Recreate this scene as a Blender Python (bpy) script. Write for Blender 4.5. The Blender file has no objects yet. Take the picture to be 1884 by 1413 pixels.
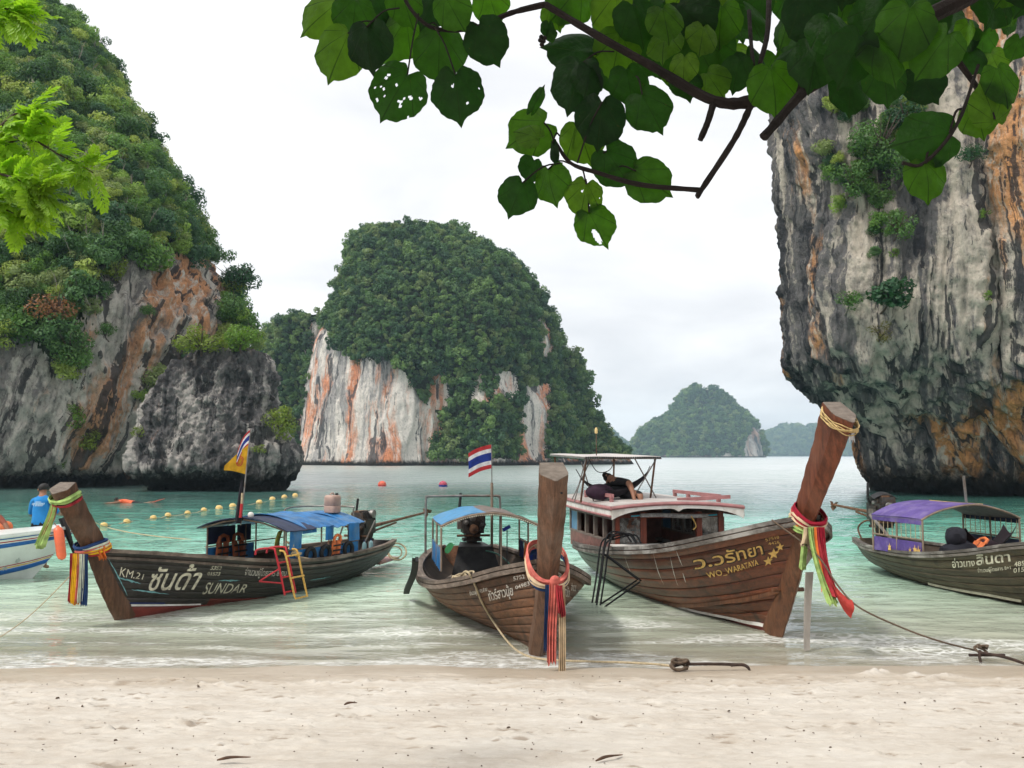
import bpy, bmesh, math, random
import numpy as np
from mathutils import Vector, Matrix

# ---------------------------------------------------------------- camera, world, sun, exposure
SC = bpy.context.scene
COL = SC.collection
H, F = 2.2, 1700.0                      # eye height above the sea (m), focal length in photo pixels (1884 wide)
TH = math.atan(131.5 / F)
CT, ST = math.cos(TH), math.sin(TH)
cam = bpy.data.cameras.new('camera')
cam.sensor_width = 36.0
cam.lens = 36.0 * F / 1884.0
cam.clip_start, cam.clip_end = 0.05, 20000
cam_o = bpy.data.objects.new('camera', cam)
COL.objects.link(cam_o)
cam_o.location = (0, 0, H)
cam_o.rotation_euler = (math.pi / 2 + TH, 0, 0)
SC.camera = cam_o
SC.view_settings.view_transform = 'Standard'
SC.view_settings.look = 'None'
SC.view_settings.exposure = 0.98
SC.view_settings.gamma = 1.0
SC.view_settings.use_curve_mapping = False
SC.render.engine = 'CYCLES'
cy = SC.cycles
cy.use_denoising = True
cy.use_adaptive_sampling = True
cy.adaptive_threshold = 0.02
cy.max_bounces = 6
cy.diffuse_bounces = 2
cy.glossy_bounces = 3
cy.transmission_bounces = 4
cy.transparent_max_bounces = 12
cy.volume_bounces = 0
cy.caustics_reflective = True
cy.caustics_refractive = False
cy.sample_clamp_indirect = 2.5

SUN_EL, SUN_AZ = math.radians(52), math.radians(238)   # azimuth clockwise from +Y: behind the camera to the left
def sun_dir():
    return Vector((math.sin(SUN_AZ) * math.cos(SUN_EL), math.cos(SUN_AZ) * math.cos(SUN_EL), math.sin(SUN_EL)))
sl = bpy.data.lights.new('sun', 'SUN')
sl.energy = 1.5
sl.angle = math.radians(10)
sl.color = (1.0, 0.95, 0.87)
so = bpy.data.objects.new('sun', sl)
COL.objects.link(so)
so.location = (0, 0, 60)
so.rotation_euler = (-sun_dir()).to_track_quat('-Z', 'Y').to_euler()

class NT:
    """small helper around a node tree"""
    def __init__(s, tree):
        s.t = tree
        tree.nodes.clear()
    def n(s, typ, ins=None, out=0, **props):
        nd = s.t.nodes.new(typ)
        for k, v in props.items():
            setattr(nd, k, v)
        for k, v in (ins or {}).items():
            s.put(nd.inputs[k], v)
        s.last = nd
        return nd.outputs[out] if out is not None else nd
    def put(s, sock, v):
        if isinstance(v, bpy.types.NodeSocket):
            s.t.links.new(v, sock)
        elif v is not None:
            if sock.type == 'RGBA' and not hasattr(v, '__len__'):
                v = (v, v, v, 1)
            if sock.type == 'RGBA' and len(v) == 3:
                v = (*v, 1)
            sock.default_value = v
    def math(s, op, a, b=0.5, clamp=False):
        nd = s.n('ShaderNodeMath', None, None, operation=op, use_clamp=clamp)
        s.put(nd.inputs[0], a); s.put(nd.inputs[1], b)
        return nd.outputs[0]
    def vmul(s, v, k):
        nd = s.n('ShaderNodeVectorMath', None, None, operation='MULTIPLY')
        s.put(nd.inputs[0], v); s.put(nd.inputs[1], k)
        return nd.outputs[0]
    def vadd(s, v, k):
        nd = s.n('ShaderNodeVectorMath', None, None, operation='ADD')
        s.put(nd.inputs[0], v); s.put(nd.inputs[1], k)
        return nd.outputs[0]
    def noise(s, v, scale=1.0, detail=4.0, rough=0.55, dist=0.0, color=False):
        return s.n('ShaderNodeTexNoise', {'Vector': v, 'Scale': scale, 'Detail': detail, 'Roughness': rough, 'Distortion': dist}, 1 if color else 0)
    def ramp(s, f, stops, interp='LINEAR'):
        nd = s.n('ShaderNodeValToRGB', {'Fac': f}, None)
        cr = nd.color_ramp
        cr.interpolation = interp
        while len(cr.elements) < len(stops):
            cr.elements.new(0.5)
        for e, (p, c) in zip(cr.elements, stops):
            e.position = p
            c = (c, c, c) if not hasattr(c, '__len__') else c
            e.color = (*c[:3], 1)
        return nd.outputs[0]
    def mix(s, f, a, b, blend='MIX'):
        nd = s.n('ShaderNodeMix', None, None, data_type='RGBA', blend_type=blend)
        s.put(nd.inputs[0], f); s.put(nd.inputs[6], a); s.put(nd.inputs[7], b)
        return nd.outputs[2]
    def smooth(s, x, a, b, inv=False):
        nd = s.n('ShaderNodeMapRange', {'Value': x, 'From Min': a, 'From Max': b, 'To Min': 1.0 if inv else 0.0, 'To Max': 0.0 if inv else 1.0}, None, interpolation_type='SMOOTHSTEP')
        return nd.outputs[0]
    def bump(s, h, strength=0.5, dist=0.05, normal=None):
        return s.n('ShaderNodeBump', {'Height': h, 'Strength': strength, 'Distance': dist, 'Normal': normal})
    def sep(s, v, i):
        return s.n('ShaderNodeSeparateXYZ', {'Vector': v}, i)
    def mixs(s, f, a, b):
        nd = s.n('ShaderNodeMixShader', None, None)
        s.put(nd.inputs[0], f); s.t.links.new(a, nd.inputs[1]); s.t.links.new(b, nd.inputs[2])
        return nd.outputs[0]
    def principled(s, col, rough=0.6, normal=None, spec=0.4, metal=0.0, **kw):
        ins = {'Base Color': col, 'Roughness': rough, 'Specular IOR Level': spec, 'Metallic': metal}
        ins.update(kw)
        if normal is not None:
            ins['Normal'] = normal
        return s.n('ShaderNodeBsdfPrincipled', ins)
    def out(s, sh, vol=None):
        nd = s.t.nodes.new('ShaderNodeOutputMaterial')
        if sh is not None:
            s.t.links.new(sh, nd.inputs['Surface'])
        if vol is not None:
            s.t.links.new(vol, nd.inputs['Volume'])

world = bpy.data.worlds.new('World')
SC.world = world
world.use_nodes = True
w = NT(world.node_tree)
sky = w.n('ShaderNodeTexSky', None, None, sky_type='NISHITA', sun_disc=False)
sky.sun_elevation = SUN_EL
sky.sun_rotation = SUN_AZ
sky.air_density, sky.dust_density = 1.0, 2.0
skyc = w.vmul(sky.outputs[0], (0.10, 0.10, 0.10))
dirv = w.n('ShaderNodeTexCoord', None, 0)
dz = w.math('MAXIMUM', w.sep(dirv, 2), 0.0)
den = w.math('ADD', dz, 0.22)
inv = w.math('DIVIDE', 1.0, den)
pl = w.vmul(w.vmul(dirv, (1, 1, 0)), w.n('ShaderNodeCombineXYZ', {'X': inv, 'Y': inv, 'Z': inv}))
c1 = w.noise(pl, 1.5, 7, 0.52, 0.35)
c2 = w.noise(w.vadd(pl, (7.3, 2.1, 0.0)), 0.75, 4, 0.5, 0.2)
cl = w.math('ADD', w.math('MULTIPLY', c1, 0.62), w.math('MULTIPLY', c2, 0.38))
cloud = w.ramp(cl, [(0.32, (0.435, 0.445, 0.465)), (0.42, (0.51, 0.515, 0.53)), (0.50, (0.575, 0.578, 0.585)), (0.60, (0.68, 0.68, 0.68))])
cover = w.smooth(cl, 0.24, 0.36)
skycol = w.mix(cover, skyc, cloud)
bg = w.n('ShaderNodeBackground', {'Color': skycol, 'Strength': 1.0})
wo = world.node_tree.nodes.new('ShaderNodeOutputWorld')
world.node_tree.links.new(bg, wo.inputs[0])

# ---------------------------------------------------------------- helpers: projection, noise, meshes
def ray(px, py):
    x, y = (px - 942) / F, -(py - 706.5) / F
    return x, CT - y * ST, ST + y * CT
def P(px, py, Y):
    r = ray(px, py); k = Y / r[1]
    return Vector((r[0] * k, Y, H + r[2] * k))
def G(px, py, z=0.0):
    r = ray(px, py); k = (z - H) / r[2]
    return Vector((r[0] * k, r[1] * k, z))
def proj(p):
    p = np.asarray(p, float)
    X, Y, Z = p[..., 0], p[..., 1], p[..., 2]
    d = Y * CT + (Z - H) * ST
    u = -Y * ST + (Z - H) * CT
    d = np.where(np.abs(d) < 1e-6, 1e-6, d)
    return 942 + F * X / d, 706.5 - F * u / d

_PERM = np.random.RandomState(7).permutation(512).astype(np.int64)
_GR = np.random.RandomState(11).normal(size=(512, 3))
_GR /= np.linalg.norm(_GR, axis=1)[:, None]
def gnoise(p):
    p = np.asarray(p, float)
    i = np.floor(p).astype(np.int64)
    f = p - i
    u = f * f * f * (f * (f * 6 - 15) + 10)
    r = 0
    for dx in (0, 1):
        for dy in (0, 1):
            for dz_ in (0, 1):
                h = _PERM[(_PERM[(_PERM[(i[:, 0] + dx) & 511] + i[:, 1] + dy) & 511] + i[:, 2] + dz_) & 511]
                g = _GR[h]
                d = (g[:, 0] * (f[:, 0] - dx) + g[:, 1] * (f[:, 1] - dy) + g[:, 2] * (f[:, 2] - dz_))
                wx = u[:, 0] if dx else 1 - u[:, 0]
                wy = u[:, 1] if dy else 1 - u[:, 1]
                wz = u[:, 2] if dz_ else 1 - u[:, 2]
                r = r + d * wx * wy * wz
    return r * 1.5
def fbm(p, octv=4, rough=0.5, ridge=False):
    p = np.asarray(p, float)
    r, a, s = 0, 1.0, 0.0
    for k in range(octv):
        n = gnoise(p * (2.03 ** k) + 17.3 * k)
        if ridge:
            n = 1 - 2 * np.abs(n)
        r = r + a * n
        s += a
        a *= rough
    return r / s
def sstep(x, a, b):
    t = np.clip((x - a) / (b - a), 0, 1)
    return t * t * (3 - 2 * t)

def mesh_data(name, V, Fc, smooth=True):
    me = bpy.data.meshes.new(name)
    V = np.asarray(V, dtype=np.float32).reshape(-1, 3)
    if isinstance(Fc, np.ndarray):
        k = Fc.shape[1]
        me.vertices.add(len(V)); me.vertices.foreach_set('co', V.ravel())
        me.loops.add(Fc.size); me.loops.foreach_set('vertex_index', Fc.ravel().astype(np.int32))
        me.polygons.add(len(Fc))
        me.polygons.foreach_set('loop_start', np.arange(0, Fc.size, k, dtype=np.int32))
        me.update(calc_edges=True)
    else:
        me.from_pydata(V.tolist(), [], Fc)
        me.update()
    if smooth:
        me.polygons.foreach_set('use_smooth', np.ones(len(me.polygons), dtype=bool))
    return me
def obj(name, me, mat=None, parent=None, loc=None, rot=None):
    o = bpy.data.objects.new(name, me)
    COL.objects.link(o)
    if mat is not None and me is not None and len(me.materials) == 0:
        me.materials.append(mat)
    if parent is not None:
        o.parent = parent
    if loc is not None:
        o.location = loc
    if rot is not None:
        o.rotation_euler = rot
    return o
def tag(o, label=None, cat=None, group=None, kind=None):
    for k, v in (('label', label), ('category', cat), ('group', group), ('kind', kind)):
        if v:
            o[k] = v
    return o
def empty(name, loc, rz=0.0, label=None, cat=None, group=None):
    o = bpy.data.objects.new(name, None)
    COL.objects.link(o)
    o.empty_display_size = 0.2
    o.location = loc
    o.rotation_euler = (0, 0, rz)
    return tag(o, label, cat, group)
def grid_faces(nr, nc, closed=False):
    r = np.arange(nr - 1)[:, None]
    c = np.arange(nc if closed else nc - 1)[None, :]
    c2 = (c + 1) % nc
    return np.stack([r * nc + c, r * nc + c2, (r + 1) * nc + c2, (r + 1) * nc + c], -1).reshape(-1, 4)

class MB:
    """mesh builder: several shapes joined into one part"""
    def __init__(s):
        s.v, s.f = [], []
    def add(s, V, Fc):
        b = len(s.v)
        s.v.extend([tuple(map(float, v)) for v in V])
        s.f.extend([tuple(int(i) + b for i in f) for f in Fc])
        return s
    def box(s, c, size, rz=0.0, rx=0.0, ry=0.0, taper=1.0):
        M = Matrix.Rotation(rz, 3, 'Z') @ Matrix.Rotation(ry, 3, 'Y') @ Matrix.Rotation(rx, 3, 'X')
        hx, hy, hz = (q / 2 for q in size)
        b = min(hx, hy, hz) * 0.25
        V = []
        for z, k in ((-hz, 1), (hz, taper)):
            for x, y in ((-1, -1), (1, -1), (1, 1), (-1, 1)):
                V.append(Vector(c) + M @ Vector((x * hx * k, y * hy * k, z)))
        return s.add(V, [(3, 2, 1, 0), (4, 5, 6, 7), (0, 1, 5, 4), (1, 2, 6, 5), (2, 3, 7, 6), (3, 0, 4, 7)])
    def tube(s, pts, r, n=8, cap=True, flat=1.0):
        pts = [Vector(p) for p in pts]
        m = len(pts)
        rr = list(r) if hasattr(r, '__len__') else [r] * m
        V, Fc = [], []
        t0 = (pts[1] - pts[0]).normalized()
        up = Vector((0, 0, 1)) if abs(t0.z) < 0.9 else Vector((1, 0, 0))
        a = t0.cross(up).normalized()
        for i in range(m):
            t = (pts[min(i + 1, m - 1)] - pts[max(i - 1, 0)])
            t = t.normalized() if t.length > 1e-9 else t0
            a = (a - t * a.dot(t))
            a = a.normalized() if a.length > 1e-6 else t.orthogonal().normalized()
            b = t.cross(a)
            for k in range(n):
                q = 2 * math.pi * k / n
                V.append(pts[i] + a * (math.cos(q) * rr[i]) + b * (math.sin(q) * rr[i] * flat))
        for i in range(m - 1):
            for k in range(n):
                k2 = (k + 1) % n
                Fc.append((i * n + k, i * n + k2, (i + 1) * n + k2, (i + 1) * n + k))
        if cap:
            Fc.append(tuple(range(n - 1, -1, -1)))
            Fc.append(tuple((m - 1) * n + k for k in range(n)))
        return s.add(V, Fc)
    def lathe(s, c, prof, n=16, axis='Z'):
        V, Fc = [], []
        for r, h in prof:
            for k in range(n):
                q = 2 * math.pi * k / n
                x, y, z = r * math.cos(q), r * math.sin(q), h
                if axis == 'Y':
                    x, y, z = x, z, -y
                elif axis == 'X':
                    x, y, z = z, x, y
                V.append((c[0] + x, c[1] + y, c[2] + z))
        for i in range(len(prof) - 1):
            for k in range(n):
                k2 = (k + 1) % n
                Fc.append((i * n + k, i * n + k2, (i + 1) * n + k2, (i + 1) * n + k))
        Fc.append(tuple(range(n - 1, -1, -1)))
        Fc.append(tuple((len(prof) - 1) * n + k for k in range(n)))
        return s.add(V, Fc)
    def ball(s, c, r, n=12, sc=(1, 1, 1)):
        prof = [(r * math.sin(math.pi * i / 8) + 1e-4, -r * math.cos(math.pi * i / 8)) for i in range(9)]
        b = len(s.v)
        s.lathe((0, 0, 0), prof, n)
        for i in range(b, len(s.v)):
            v = s.v[i]
            s.v[i] = (c[0] + v[0] * sc[0], c[1] + v[1] * sc[1], c[2] + v[2] * sc[2])
        return s
    def sheet(s, fn, nu, nv, th=0.006):
        """closed thin sheet from fn(u,v)->point, u,v in 0..1"""
        top = np.array([[fn(i / (nu - 1), j / (nv - 1)) for j in range(nv)] for i in range(nu)], float)
        du = np.gradient(top, axis=0); dv = np.gradient(top, axis=1)
        nn = np.cross(du, dv); nn /= np.maximum(np.linalg.norm(nn, axis=2, keepdims=True), 1e-9)
        bot = top - nn * th
        V = np.concatenate([top.reshape(-1, 3), bot.reshape(-1, 3)])
        f = grid_faces(nu, nv)
        o = nu * nv
        Fc = [tuple(q) for q in f] + [tuple(q[::-1] + o) for q in f]
        bd = [i * nv for i in range(nu)] + [(nu - 1) * nv + j for j in range(1, nv)] + [i * nv + nv - 1 for i in range(nu - 2, -1, -1)] + list(range(nv - 2, 0, -1))
        for q in range(len(bd)):
            a, b2 = bd[q], bd[(q + 1) % len(bd)]
            Fc.append((b2, a, a + o, b2 + o))
        return s.add(V, Fc)
    def torus(s, c, R, r, axis=(0, 0, 1), n=20, m=8, a0=0.0, a1=2 * math.pi):
        ax = Vector(axis).normalized()
        e1 = ax.orthogonal().normalized(); e2 = ax.cross(e1)
        full = abs(a1 - a0 - 2 * math.pi) < 1e-6
        pts = [Vector(c) + (e1 * math.cos(a0 + (a1 - a0) * i / n) + e2 * math.sin(a0 + (a1 - a0) * i / n)) * R for i in range(n + 1)]
        if full:
            pts.append(pts[1])
        return s.tube(pts, r, m, cap=not full)
    def build(s, name, mat, parent=None, smooth=True, angle=35):
        me = mesh_data(name, s.v, s.f, smooth)
        if smooth:
            me.set_sharp_from_angle(angle=math.radians(angle))
        return obj(name, me, mat, parent)

def spline(pts, n):
    """Catmull-Rom resample"""
    p = np.array([tuple(q) for q in pts], float)
    if len(p) < 3:
        t = np.linspace(0, 1, n)[:, None]
        return [Vector(v) for v in (p[0] * (1 - t) + p[-1] * t)]
    q = np.vstack([2 * p[0] - p[1], p, 2 * p[-1] - p[-2]])
    m = len(p) - 1
    out = []
    for i in range(n):
        t = i / (n - 1) * m
        k = min(int(t), m - 1); t -= k
        a, b, c, d = q[k], q[k + 1], q[k + 2], q[k + 3]
        out.append(Vector(0.5 * (2 * b + (c - a) * t + (2 * a - 5 * b + 4 * c - d) * t * t + (3 * b - a - 3 * c + d) * t ** 3)))
    return out

# ---------------------------------------------------------------- materials
MATS = {}
def material(name):
    m = bpy.data.materials.new(name)
    m.use_nodes = True
    return m, NT(m.node_tree)
def pm(name, col, rough=0.6, var=0.18, vs=6.0, bump=0.0, bs=40.0, metal=0.0, spec=0.35, stretch=(1, 1, 1), dirt=None, dirtamt=0.5, trans=0.0, rnd=0.0):
    """plain procedural material: colour variation by noise, optional dirt and relief"""
    if name in MATS:
        return MATS[name]
    m, t = material(name)
    co = t.vmul(t.n('ShaderNodeTexCoord', None, 3), stretch)
    n1 = t.noise(co, vs, 5, 0.6)
    lo = tuple(c * (1 - var) for c in col); hi = tuple(min(1, c * (1 + var)) for c in col)
    c = t.mix(t.smooth(n1, 0.3, 0.7), lo, hi)
    if dirt is not None:
        n2 = t.noise(t.vadd(co, (3.1, 5.2, 1.7)), vs * 0.6, 6, 0.65)
        c = t.mix(t.math('MULTIPLY', t.smooth(n2, 0.46, 0.66), dirtamt), c, dirt)
    if rnd:
        r = t.n('ShaderNodeObjectInfo', None, 5)
        c = t.mix(1.0, c, t.ramp(r, [(0, 1 - rnd), (1, 1 + rnd)]), 'MULTIPLY')
    nrm = None
    if bump:
        nrm = t.bump(t.noise(co, bs, 4, 0.6), bump, 0.01)
    sh = t.principled(c, rough, nrm, spec, metal)
    if trans:
        tr = t.n('ShaderNodeBsdfTranslucent', {'Color': c})
        sh = t.mixs(trans, sh, tr)
    t.out(sh)
    MATS[name] = m
    return m

def rock_mat(name, dark, mid, pale, orange, scale=1.0, orange_amt=0.6, orange_bias=0.0, pale_bias=0.0, tide=1.6, tilt=0.0, bd=0.4, oz=None, contrast=1.0, fineamt=0.22):
    """weathered limestone: vertical drip streaks in black, grey, cream and rust; dark tide band"""
    m, t = material(name)
    pos = t.n('ShaderNodeNewGeometry', None, 0)
    k = 1.0 / scale
    z = t.sep(pos, 2)
    if tilt:                              # streaks that lean
        pos2 = t.vadd(pos, t.n('ShaderNodeCombineXYZ', {'X': t.math('MULTIPLY', z, -tilt), 'Y': 0.0, 'Z': 0.0}))
    else:
        pos2 = pos
    warp = t.vmul(t.vadd(t.noise(t.vmul(pos, (k, k, k * 0.6)), 0.16, 4, 0.55, color=True), (-0.5, -0.5, -0.5)), (3.2 * scale, 3.2 * scale, 2 * scale))
    pw = t.vadd(pos2, warp)
    s1 = t.noise(t.vmul(pw, (k, k, 0.08 * k)), 0.26, 5, 0.58)
    s2 = t.noise(t.vmul(pw, (k, k, 0.06 * k)), 1.2, 6, 0.68)
    big = t.noise(t.vmul(pos, (k, k, 0.6 * k)), 0.09, 3, 0.5)
    fine = t.noise(t.vmul(pos, (k, k, k * 0.7)), 1.9, 9, 0.74)
    v = t.math('ADD', t.math('ADD', t.math('MULTIPLY', s1, 0.50), t.math('MULTIPLY', s2, 0.50)), t.math('MULTIPLY', t.math('SUBTRACT', fine, 0.5), fineamt))
    v = t.math('ADD', v, t.math('ADD', t.math('MULTIPLY', t.math('SUBTRACT', big, 0.5), 0.42), pale_bias))
    w_ = 1.0 / contrast
    lm = tuple(0.45 * a + 0.55 * b for a, b in zip(mid, pale))
    c = t.ramp(v, [(0.5 - 0.10 * w_, dark), (0.5 - 0.035 * w_, mid), (0.5 + 0.005 * w_, mid), (0.5 + 0.04 * w_, lm), (0.5 + 0.10 * w_, pale)])
    om = t.noise(t.vadd(t.vmul(pw, (k, k, 0.16 * k)), (31.0, 7.0, 3.0)), 0.24, 5, 0.62)
    ob = orange_bias
    if oz:
        x = t.sep(pos, 0)
        ob = t.math('ADD', orange_bias, t.math('MULTIPLY', t.math('MULTIPLY', t.smooth(x, oz[0], oz[1]), t.smooth(x, oz[2], oz[3], inv=True)), oz[4]))
    om = t.math('MULTIPLY', t.smooth(t.math('ADD', om, t.math('ADD', ob, t.math('MULTIPLY', t.math('SUBTRACT', s2, 0.5), 0.35))), 0.53, 0.62), orange_amt)
    oc = t.mix(t.smooth(fine, 0.3, 0.7), tuple(o * 0.62 for o in orange), tuple(min(1, o * 1.3) for o in orange))
    oc = t.mix(t.smooth(s2, 0.50, 0.62), oc, pale)
    c = t.mix(om, c, oc)
    bl = t.noise(t.vadd(t.vmul(pw, (k, k, 0.03 * k)), (3.0, 17.0, 9.0)), 0.95, 5, 0.62)
    c = t.mix(t.math('MULTIPLY', t.smooth(bl, 0.545, 0.585), 0.88), c, dark)
    pit = t.noise(t.vmul(pos, (k, k, k * 0.8)), 5.5, 6, 0.7)
    c = t.mix(1.0, c, t.ramp(pit, [(0.28, 0.45), (0.44, 0.97), (0.70, 1.15)]), 'MULTIPLY')
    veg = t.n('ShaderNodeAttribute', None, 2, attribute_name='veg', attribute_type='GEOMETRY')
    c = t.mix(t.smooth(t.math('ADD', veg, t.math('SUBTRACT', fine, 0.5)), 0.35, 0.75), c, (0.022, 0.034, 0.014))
    tz = t.math('ADD', z, t.math('MULTIPLY', t.math('SUBTRACT', fine, 0.5), 2.0))
    c = t.mix(t.smooth(tz, tide * 0.35, tide, inv=True), c, (0.018, 0.016, 0.013))
    hgt = t.math('ADD', t.math('MULTIPLY', s2, 1.1), t.math('ADD', t.math('MULTIPLY', fine, 1.0), t.math('MULTIPLY', pit, 0.45)))
    t.out(t.principled(c, 0.88, t.bump(hgt, 0.9, bd * scale), 0.2))
    return m

def leaf_mat(name, cols, trans=0.35, rough=0.55, inst=True):
    m, t = material(name)
    r = t.n('ShaderNodeObjectInfo', None, 5)
    n = len(cols)
    c = t.ramp(r, [(i / (n - 1), cc) for i, cc in enumerate(cols)], 'CONSTANT')
    pos = t.n('ShaderNodeNewGeometry', None, 0)
    q = t.noise(pos, 1.1, 3, 0.6)
    c = t.mix(1.0, c, t.ramp(q, [(0.3, 0.65), (0.7, 1.4)]), 'MULTIPLY')
    a = t.principled(c, rough, None, 0.3)
    b = t.n('ShaderNodeBsdfTranslucent', {'Color': t.mix(1.0, c, (1.25, 1.3, 0.6), 'MULTIPLY')})
    t.out(t.mixs(trans, a, b))
    return m
# ---------------------------------------------------------------- beach and sea
SHORE = 9.9
def beach_z(X, Y):
    z = np.where(Y < SHORE, 0.072 * (SHORE - Y), -0.062 * (Y - SHORE))
    z = np.where(Y < 2, 0.072 * (SHORE - 2) + 0.02 * (2 - Y), z)
    z = np.maximum(z, -3.2)
    return np.minimum(z, 2.5)
def build_beach():
    xs = np.concatenate([-np.geomspace(900, 6.1, 40), np.arange(-6, 6.001, 0.022), np.geomspace(6.1, 900, 40)])
    ys = np.concatenate([np.linspace(-60, 4.7, 50), np.arange(4.75, 10.6, 0.019), np.geomspace(10.65, 4000, 70)])
    X, Y = np.meshgrid(xs, ys)
    p = np.stack([X.ravel(), Y.ravel(), np.zeros(X.size)], 1)
    z = beach_z(p[:, 0], p[:, 1])
    core = sstep(np.abs(p[:, 0]), 9, 6) * sstep(p[:, 1], 4.2, 4.9) * sstep(p[:, 1], 10.9, 9.6)
    dry = core * sstep(p[:, 1], 9.75, 8.8)
    z += 0.030 * core * fbm(p * (0.5, 0.9, 1), 3)
    z += 0.012 * dry * fbm(p * (2.0, 3.4, 1) + 9, 3)
    # trodden sand: scuffs and footprints, each a pit with a small rim on its near side
    rs = np.random.RandomState(5)
    m = dry > 0.02
    q, zz = p[m], z[m]
    dist_ = np.zeros(len(q))
    pits = []
    for k in range(760):
        big_ = rs.uniform() < 0.25
        pits.append((rs.uniform(-5.6, 5.6), 5.0 + 4.1 * rs.uniform() ** 0.85, rs.uniform(0.04, 0.10) * (1.7 if big_ else 1), rs.uniform(0.018, 0.04) * (1.6 if big_ else 1), rs.uniform(0.008, 0.02) * (1.5 if big_ else 1), rs.normal(0, 0.25)))
    for x, y, a, b, dpt, rot in pits:
        mm = (np.abs(q[:, 0] - x) < 0.4) & (np.abs(q[:, 1] - y) < 0.3)
        dx, dy = q[mm, 0] - x, q[mm, 1] - y
        u = dx * math.cos(rot) + dy * math.sin(rot); v = -dx * math.sin(rot) + dy * math.cos(rot)
        wob = 1 + 0.5 * np.sin(dx * 37 + x * 9) * np.sin(dy * 53 + y * 7)
        r2 = (u / a) ** 2 + (v / b) ** 2
        dist_[mm] = np.maximum(dist_[mm], np.exp(-((u / a) ** 2 + ((v - b * 0.35) / b) ** 2) * 1.5) * min(1.0, dpt * 55))
        zz[mm] += dpt * wob * (-1.1 * np.exp(-r2 * 1.6) + 0.75 * np.exp(-((np.sqrt(r2) - 1.35) / 0.35) ** 2) * (0.6 + 0.4 * np.sign(-v)))
    n = fbm(q * (5, 11, 1) + 3.3, 3)
    zz += 0.007 * np.where(n > 0.12, n - 0.12, 0) * 6 * dry[m]
    n2 = fbm(q * (2.2, 7.5, 1) + 41, 4)
    zz -= 0.016 * np.clip(n2 - 0.16, 0, 0.4) * 4 * dry[m]
    # little heaps thrown up near the waterline at the right
    for px, py, r_, h_ in ((1608, 1240, 0.10, 0.05), (1625, 1236, 0.08, 0.04), (1590, 1243, 0.09, 0.03), (1680, 1243, 0.08, 0.035), (1660, 1247, 0.12, 0.02), (1735, 1244, 0.1, 0.03), (1700, 1248, .14, .02), (1760, 1246, .1, .015)):
        g = G(px, py, 0.06)
        r2 = ((q[:, 0] - g.x) / r_) ** 2 + ((q[:, 1] - g.y) / (r_ * 0.7)) ** 2
        zz += h_ * np.exp(-r2) * (1 + 0.9 * fbm(q * 22 + 5, 2))
    z[m] = zz
    p[:, 2] = z
    me = mesh_data('beach', p, grid_faces(len(ys), len(xs)))
    full = np.zeros(len(p), np.float32); full[m] = dist_ + np.clip(n2 - 0.16, 0, 0.4) * 1.6
    me.attributes.new('scuff', 'FLOAT', 'POINT').data.foreach_set('value', full)
    mt, t = material('sand')
    pos = t.n('ShaderNodeNewGeometry', None, 0)
    zc = t.sep(pos, 2)
    n1 = t.noise(t.vmul(pos, (1, 2.2, 1)), 1.1, 6, 0.6)
    n2 = t.noise(t.vmul(pos, (1, 1.6, 1)), 9.0, 6, 0.65)
    grain = t.noise(pos, 260.0, 2, 0.6)
    c = t.ramp(t.math('ADD', t.math('MULTIPLY', n1, 0.6), t.math('MULTIPLY', n2, 0.4)), [(0.34, (0.43, 0.375, 0.315)), (0.5, (0.515, 0.468, 0.408)), (0.66, (0.58, 0.54, 0.485))])
    sp = t.noise(t.vmul(pos, (1, 1.3, 1)), 34.0, 3, 0.7)
    clus = t.smooth(t.noise(pos, 1.7, 3, 0.6), 0.45, 0.65)
    c = t.mix(t.math('MULTIPLY', t.math('MULTIPLY', t.smooth(sp, 0.64, 0.72), clus), 0.5), c, (0.17, 0.12, 0.08))
    c = t.mix(1.0, c, t.ramp(grain, [(0.3, 0.88), (0.7, 1.1)]), 'MULTIPLY')
    sf = t.n('ShaderNodeAttribute', None, 2, attribute_name='scuff', attribute_type='GEOMETRY')
    c = t.mix(t.math('MULTIPLY', t.smooth(t.math('ADD', sf, t.math('MULTIPLY', t.math('SUBTRACT', n2, 0.5), 0.9)), 0.30, 0.80), 0.7), c, (0.25, 0.195, 0.145))  # pits tinted darker, standing in for the shade inside them
    wet = t.smooth(t.math('ADD', zc, t.math('MULTIPLY', t.math('SUBTRACT', n1, 0.5), 0.05)), 0.035, 0.12, inv=True)
    c = t.mix(wet, c, t.mix(1.0, c, (0.80, 0.745, 0.67), 'MULTIPLY'))
    rough = t.math('SUBTRACT', 0.9, t.math('MULTIPLY', wet, 0.5))
    hb = t.math('ADD', t.math('MULTIPLY', n2, 1.0), t.math('MULTIPLY', grain, 0.12))
    t.out(t.principled(c, rough, t.bump(hb, t.math('SUBTRACT', 0.5, t.math('MULTIPLY', wet, 0.4)), 0.02), 0.3))
    o = obj('beach', me, mt)
    o['kind'] = 'structure'
    return p, xs, ys
build_beach()

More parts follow.
